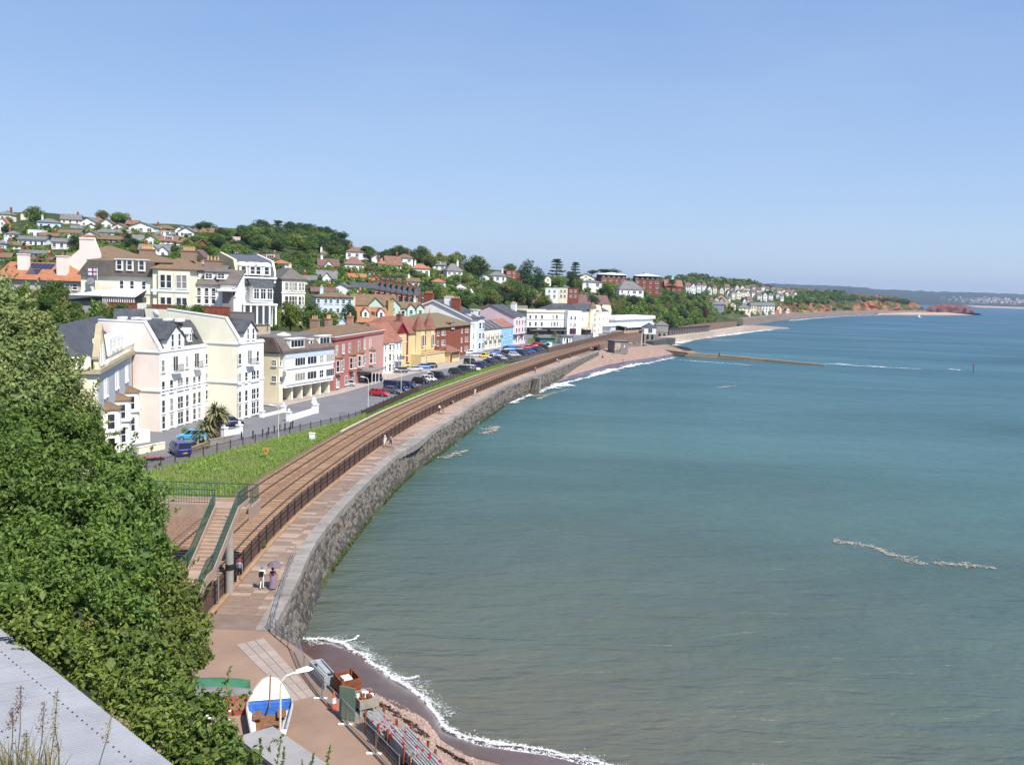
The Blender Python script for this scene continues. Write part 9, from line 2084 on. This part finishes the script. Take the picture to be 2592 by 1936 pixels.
# ------------------------------------------------------------------ at sea: marker post and sailing boat
p = G(2463, 944, 0); mp_ = thing('marker_post', 'red topped marker post standing in the sea beyond the groyne', 'marker post', p); z1 = zat(p, 921)
mb = MB(); mb.tube((0, 0, -2), (0, 0, z1-.4), .09, 8); mb.build('post', DARKM, mp_); mb = MB(); mb.lathe([(.08, z1-.7), (.32, z1-.65), (.32, z1-.1), (.08, z1)], 10); mb.build('topmark', REDP, mp_)
p = G(2327, 805, 0); sb = thing('sailing_boat', 'tiny white sailing boat in front of the far red cliffs', 'boat', p, rad(20)); mb = MB(); mb.add([(-3.5, -1.3, 1.1), (2.5, -1.2, 1.1), (4.5, 0, 1.5), (2.5, 1.2, 1.1), (-3.5, 1.3, 1.1), (-3.2, 0, -.4), (3.2, 0, -.4)], [(0, 1, 2, 3, 4), (0, 5, 6, 1), (1, 6, 2), (2, 6, 3), (3, 6, 5, 4), (4, 5, 0)]); mb.build('hull', W_TRIM, sb); mb = MB(); mb.box(-1.5, 1.5, -.8, .8, 1.1, 2); mb.build('cabin', W_TRIM, sb); mb = MB(); mb.tube((.5, 0, 1), (.5, 0, 11), .12, 6); mb.build('mast', W_TRIM, sb); mb = MB(); mb.prism([(.3, 2.2), (.3, 5.5), (-2.6, 2.2)], -.05, .05, 'y'); mb.build('sail', W_TRIM, sb)
# ------------------------------------------------------------------ foam: scattered flecks and lace along the water's edge
FOAM = mat('foam', (.86, .86, .85), rough=.8, var=.03); FOAMB = mat('scum', (.42, .36, .29), rough=.9, var=.1)
def foam(lines, name='foam', m=FOAM, z=.05):
 V, Q = [], []
 for pts, wid, dens, size in lines:
  pts = [Vector(p) for p in pts]; L = sum((b-a).length for a, b in zip(pts, pts[1:])); n = int(L*dens); cum = [0]
  for a, b in zip(pts, pts[1:]): cum.append(cum[-1]+(b-a).length)
  for _ in range(n):
   t = rnd.random()*L; i = min(max(int(np.searchsorted(cum, t))-1, 0), len(pts)-2); f = (t-cum[i])/(cum[i+1]-cum[i]); q = lerp(pts[i], pts[i+1], f); d = (pts[i+1]-pts[i]).normalized(); nn = Vector((-d.y, d.x, 0))
   off = rnd.gauss(0, 1)*wid*(.4+.9*abs(mnoise.noise(Vector((t*.35/max(.4, wid), 7, wid)))))+wid*1.2*mnoise.noise(Vector((t*.22/max(.3, wid), 1, 2)))
   if mnoise.noise(Vector(((q.x+nn.x*off)*1.1/size*.1, (q.y+nn.y*off)*1.1/size*.1, 5))) < -.12 and abs(off) > wid*.35: continue
   c = q+nn*off+Vector((0, 0, z+rnd.random()*.03)); s_ = size*rnd.uniform(.4, 1.3); a_ = rnd.random()*6.28; k = 5; o0 = len(V)
   for j in range(4): rr = s_*rnd.uniform(.6, 1.2); an = a_+j*1.571; V.append((c.x+rr*math.cos(an)*1.3, c.y+rr*math.sin(an), c.z+rnd.random()*.02))
   Q.append((o0, o0+1, o0+2, o0+3))
 o = new(name, np_mesh(name, V, Q, m)); o['kind'] = 'stuff'
Z = lambda l, z=.02: [G(a, b, z) for a, b in l]
WL = [Vector((p.x, p.y, .02)) for p in NBW]
wl2 = Line([(p.x, p.y) for p in WL], 2); wp = [wl2.at(t, 0, .02) for t in np.arange(0, wl2.L, .5)]; n_ = len(wp); wo = [wl2.at(t, .5, .02) for t in np.arange(0, wl2.L, .5)]; wi = [wl2.at(t, -.8, .04) for t in np.arange(0, wl2.L, .5)]
foam([(wp[:int(n_*.66)], .24, 520, .026), (wp[int(n_*.60):], .18, 300, .026), (wo[4:int(n_*.5)], .5, 160, .024), (wi[1:9], .5, 260, .024), (wi[int(n_*.56):int(n_*.86)], .65, 620, .026), (wi[8:int(n_*.56)], .3, 60, .022), (Z([(828, 1624), (860, 1630), (898, 1622), (908, 1612)]), .12, 300, .028), (Z([(990, 1716), (1040, 1722), (1062, 1716)]), .18, 240, .028), (wi[int(n_*.3):int(n_*.5)], .06, 40, .03)], z=.14)
foam([(Z([(1292, 1022), (1340, 1000), (1372, 990), (1405, 978), (1450, 965), (1500, 953), (1540, 942), (1590, 928), (1640, 920), (1708, 905)]), .7, 14, .28), (Z([(1395, 983), (1420, 972), (1445, 978)]), 1.5, 34, .3), (Z([(1580, 930), (1625, 920)]), 1.2, 44, .32), (Z([(1500, 951), (1560, 934)]), 1.2, 40, .35), (Z([(1325, 995), (1350, 985), (1400, 968)]), .3, 10, .25),
  (Z([(1652, 889), (1700, 871), (1771, 856), (1843, 848), (1903, 840), (1960, 834)]), 2.2, 16, .7), (Z([(1660, 893), (1690, 885)]), 1.5, 30, .5), (Z([(2090, 921), (2130, 924), (2200, 929), (2260, 932), (2330, 935)]), .5, 14, .32), (Z([(2120, 921), (2150, 924)]), .7, 50, .35), (Z([(2195, 927), (2240, 930)]), .8, 50, .4), (Z([(2405, 935), (2430, 938)]), .7, 40, .35), (Z([(1640, 906), (1800, 918), (1900, 925)]), .6, 6, .3),
  (Z([(2000, 812), (2060, 806), (2150, 800), (2230, 797)]), 2.5, 2.2, 1.2), (Z([(2180, 798.5), (2260, 798.5), (2340, 798.6), (2400, 799)]), 1.5, 2.6, 1.2)], z=.15)
foam([(Z([(1140, 1132), (1170, 1090), (1200, 1072), (1240, 1050)]), .8, 7, .2), (Z([(1110, 1160), (1150, 1150), (1180, 1140)]), .9, 10, .22), (Z([(1225, 1088), (1260, 1080), (1230, 1100)]), .8, 12, .22), (Z([(1330, 998), (1350, 1002), (1390, 998)]), .6, 16, .25), (Z([(1360, 1010), (1400, 995), (1440, 985)]), .6, 8, .25), (Z([(2110, 1368), (2160, 1374), (2210, 1385), (2240, 1398), (2290, 1415), (2330, 1425)]), .7, 60, .09), (Z([(2330, 1425), (2345, 1430)]), .7, 60, .09), (Z([(2360, 1422), (2420, 1428), (2480, 1432), (2520, 1440)]), .75, 50, .09), (Z([(1815, 982), (1860, 976)]), .6, 10, .3), (Z([(1800, 862), (1860, 862)]), 1.5, 8, .6)], name='scum', m=FOAMB, z=.03)
# dark seaweed clumps on the cove sand
V, Q = [], []
for px, py, n in ((935, 1773, 60), (948, 1785, 70), (950, 1768, 25), (970, 1782, 40), (978, 1788, 40), (968, 1795, 25), (1001, 1805, 55), (1006, 1820, 50), (1035, 1825, 80), (1040, 1835, 60), (1068, 1840, 45), (1070, 1850, 30), (1125, 1868, 90), (1135, 1876, 60), (1155, 1882, 60), (1178, 1895, 50), (1205, 1915, 40), (985, 1800, 20), (1060, 1862, 30), (1165, 1890, 60)):
 c = np.array(G(px, py, 2.6)); C = c+R_.normal(0, 1, (n, 3))*np.array((.22, .16, .05));
 for i in range(n):
  # drop on to the sand
  best = None
  x, y = C[i, 0], C[i, 1]
  C[i, 2] = 0
 v, q = leaves(C, np.tile((0, 0, 1.), (n, 1)), .07, .5); Q.append(q+sum(len(a) for a in V)); V.append(v)
V = np.concatenate(V)
from mathutils.bvhtree import BVHTree
def tree_of(n_): o = bpy.data.objects[n_]; return BVHTree.FromPolygons([v.co for v in o.data.vertices], [tuple(p.vertices) for p in o.data.polygons])
bv = tree_of('cove_beach')
for i in range(len(V)):
 h_ = bv.ray_cast(Vector((V[i, 0], V[i, 1], 20)), Vector((0, 0, -1)))
 V[i, 2] += (h_[0].z if h_[0] else 2.5)+.05
o = new('beach_wrack', np_mesh('beach_wrack', V, np.concatenate(Q), mat('dark_wrack', (.035, .022, .015), var=.3, scale=8))); o['kind'] = 'stuff'
# ------------------------------------------------------------------ flat roofed store and corrugated shed below the viewpoint
a, b, c = G(598, 1864, 7.4), G(691, 1837, 7.4), G(850, 1948, 7.4); d = a+(c-b)
st = thing('store', 'flat grey felt roofed store at the bottom, partly behind leafy shoots', 'shed', Vector((b.x, b.y, 4)))
mb = MB(); q = [(p.x-b.x, p.y-b.y) for p in (a, b, c, d)]; mb.prism(q, 3.25, 3.4, 'z'); mb.build('roof', mat('grey_felt', (.30, .28, .275), var=.12, scale=.8, bump=.2, bscale=12), st); mb = MB(); cx_ = sum(p[0] for p in q)/4; cy_ = sum(p[1] for p in q)/4; mb.prism([(lerp(p[0], cx_, .06), lerp(p[1], cy_, .06)) for p in q], 0, 3.249, 'z'); mb.build('wall', OLDW, st)
E1 = G(-60, 1540, 18.3); E2 = G(455, 1950, 18.3); dE = (E2-E1).normalized(); nE = Vector((-dE.y, dE.x, 0))
if nE.x > 0: nE = -nE
LE = (E2-E1).length+1.0; Wd = 7.0; sl_ = math.tan(rad(9))
rfm = mat('corrugated_zinc', (.29, .295, .315), var=.17, scale=.6, rough=.55, metal=.25, bump=.1, bscale=30)
sd_ = thing('corrugated_shed', 'corrugated grey metal roof of a shed at the lower left corner', 'shed', E1, math.atan2(dE.y, dE.x))
nl = nE.dot(Vector((-dE.y, dE.x, 0)))  # +1 if the roof lies on the local +y side
shw = .90; n_sh = int(LE/shw)
for i in range(n_sh):
 x0 = i*shw; V, Q = [], []; k = 96; z0 = rnd.uniform(0, .02)
 for j in range(k+1):
  x = x0+(shw+.04)*j/k; zc = .011*math.sin(x/.0762*2*math.pi)+z0+(.006 if i % 2 else 0)
  V += [(x, 0, zc), (x, nl*Wd, zc+Wd*sl_)]
 Q = [(2*j, 2*j+2, 2*j+3, 2*j+1) for j in range(k)]
 new('sheet', np_mesh('sheet', V, Q, rfm, smooth=True), sd_)
bo = MB(); bo.lathe([(.02, 0), (.02, .012), (.008, .02)], 7); bme = None
for r in (.55, 1.9, 3.3):
 x = .1
 while x < LE-.3:
  p = (x+rnd.uniform(-.01, .01), nl*r, .014+r*sl_)
  if bme is None: o = bo.build('bolt', mat('dark_bolt', (.06, .05, .05)), sd_); bme = o.data
  else: o = new('bolt', bme, sd_)
  o.location = p; x += .2286 if r < 1 else .3048
mb = MB(); mb.box(.05, LE-.3, min(nl*.08, nl*Wd), max(nl*.08, nl*Wd), -2.2, -.03); mb.build('wall', OLDW, sd_)
# ------------------------------------------------------------------ air: haze from here to beyond the estuary
hz = MB(); hz.box(-9000, 9500, -150, 12500, -1.2, 260); o = hz.build('haze', []); m = bpy.data.materials.new('haze'); m.use_nodes = True; N = m.node_tree.nodes; N.remove(N['Principled BSDF']); pv = N.new('ShaderNodeVolumePrincipled'); pv.inputs['Density'].default_value = 7e-5; pv.inputs['Color'].default_value = (.58, .72, .95, 1); pv.inputs['Anisotropy'].default_value = .2; m.node_tree.links.new(pv.outputs[0], N['Material Output'].inputs['Volume']); o.data.materials.append(m); o['kind'] = 'stuff'
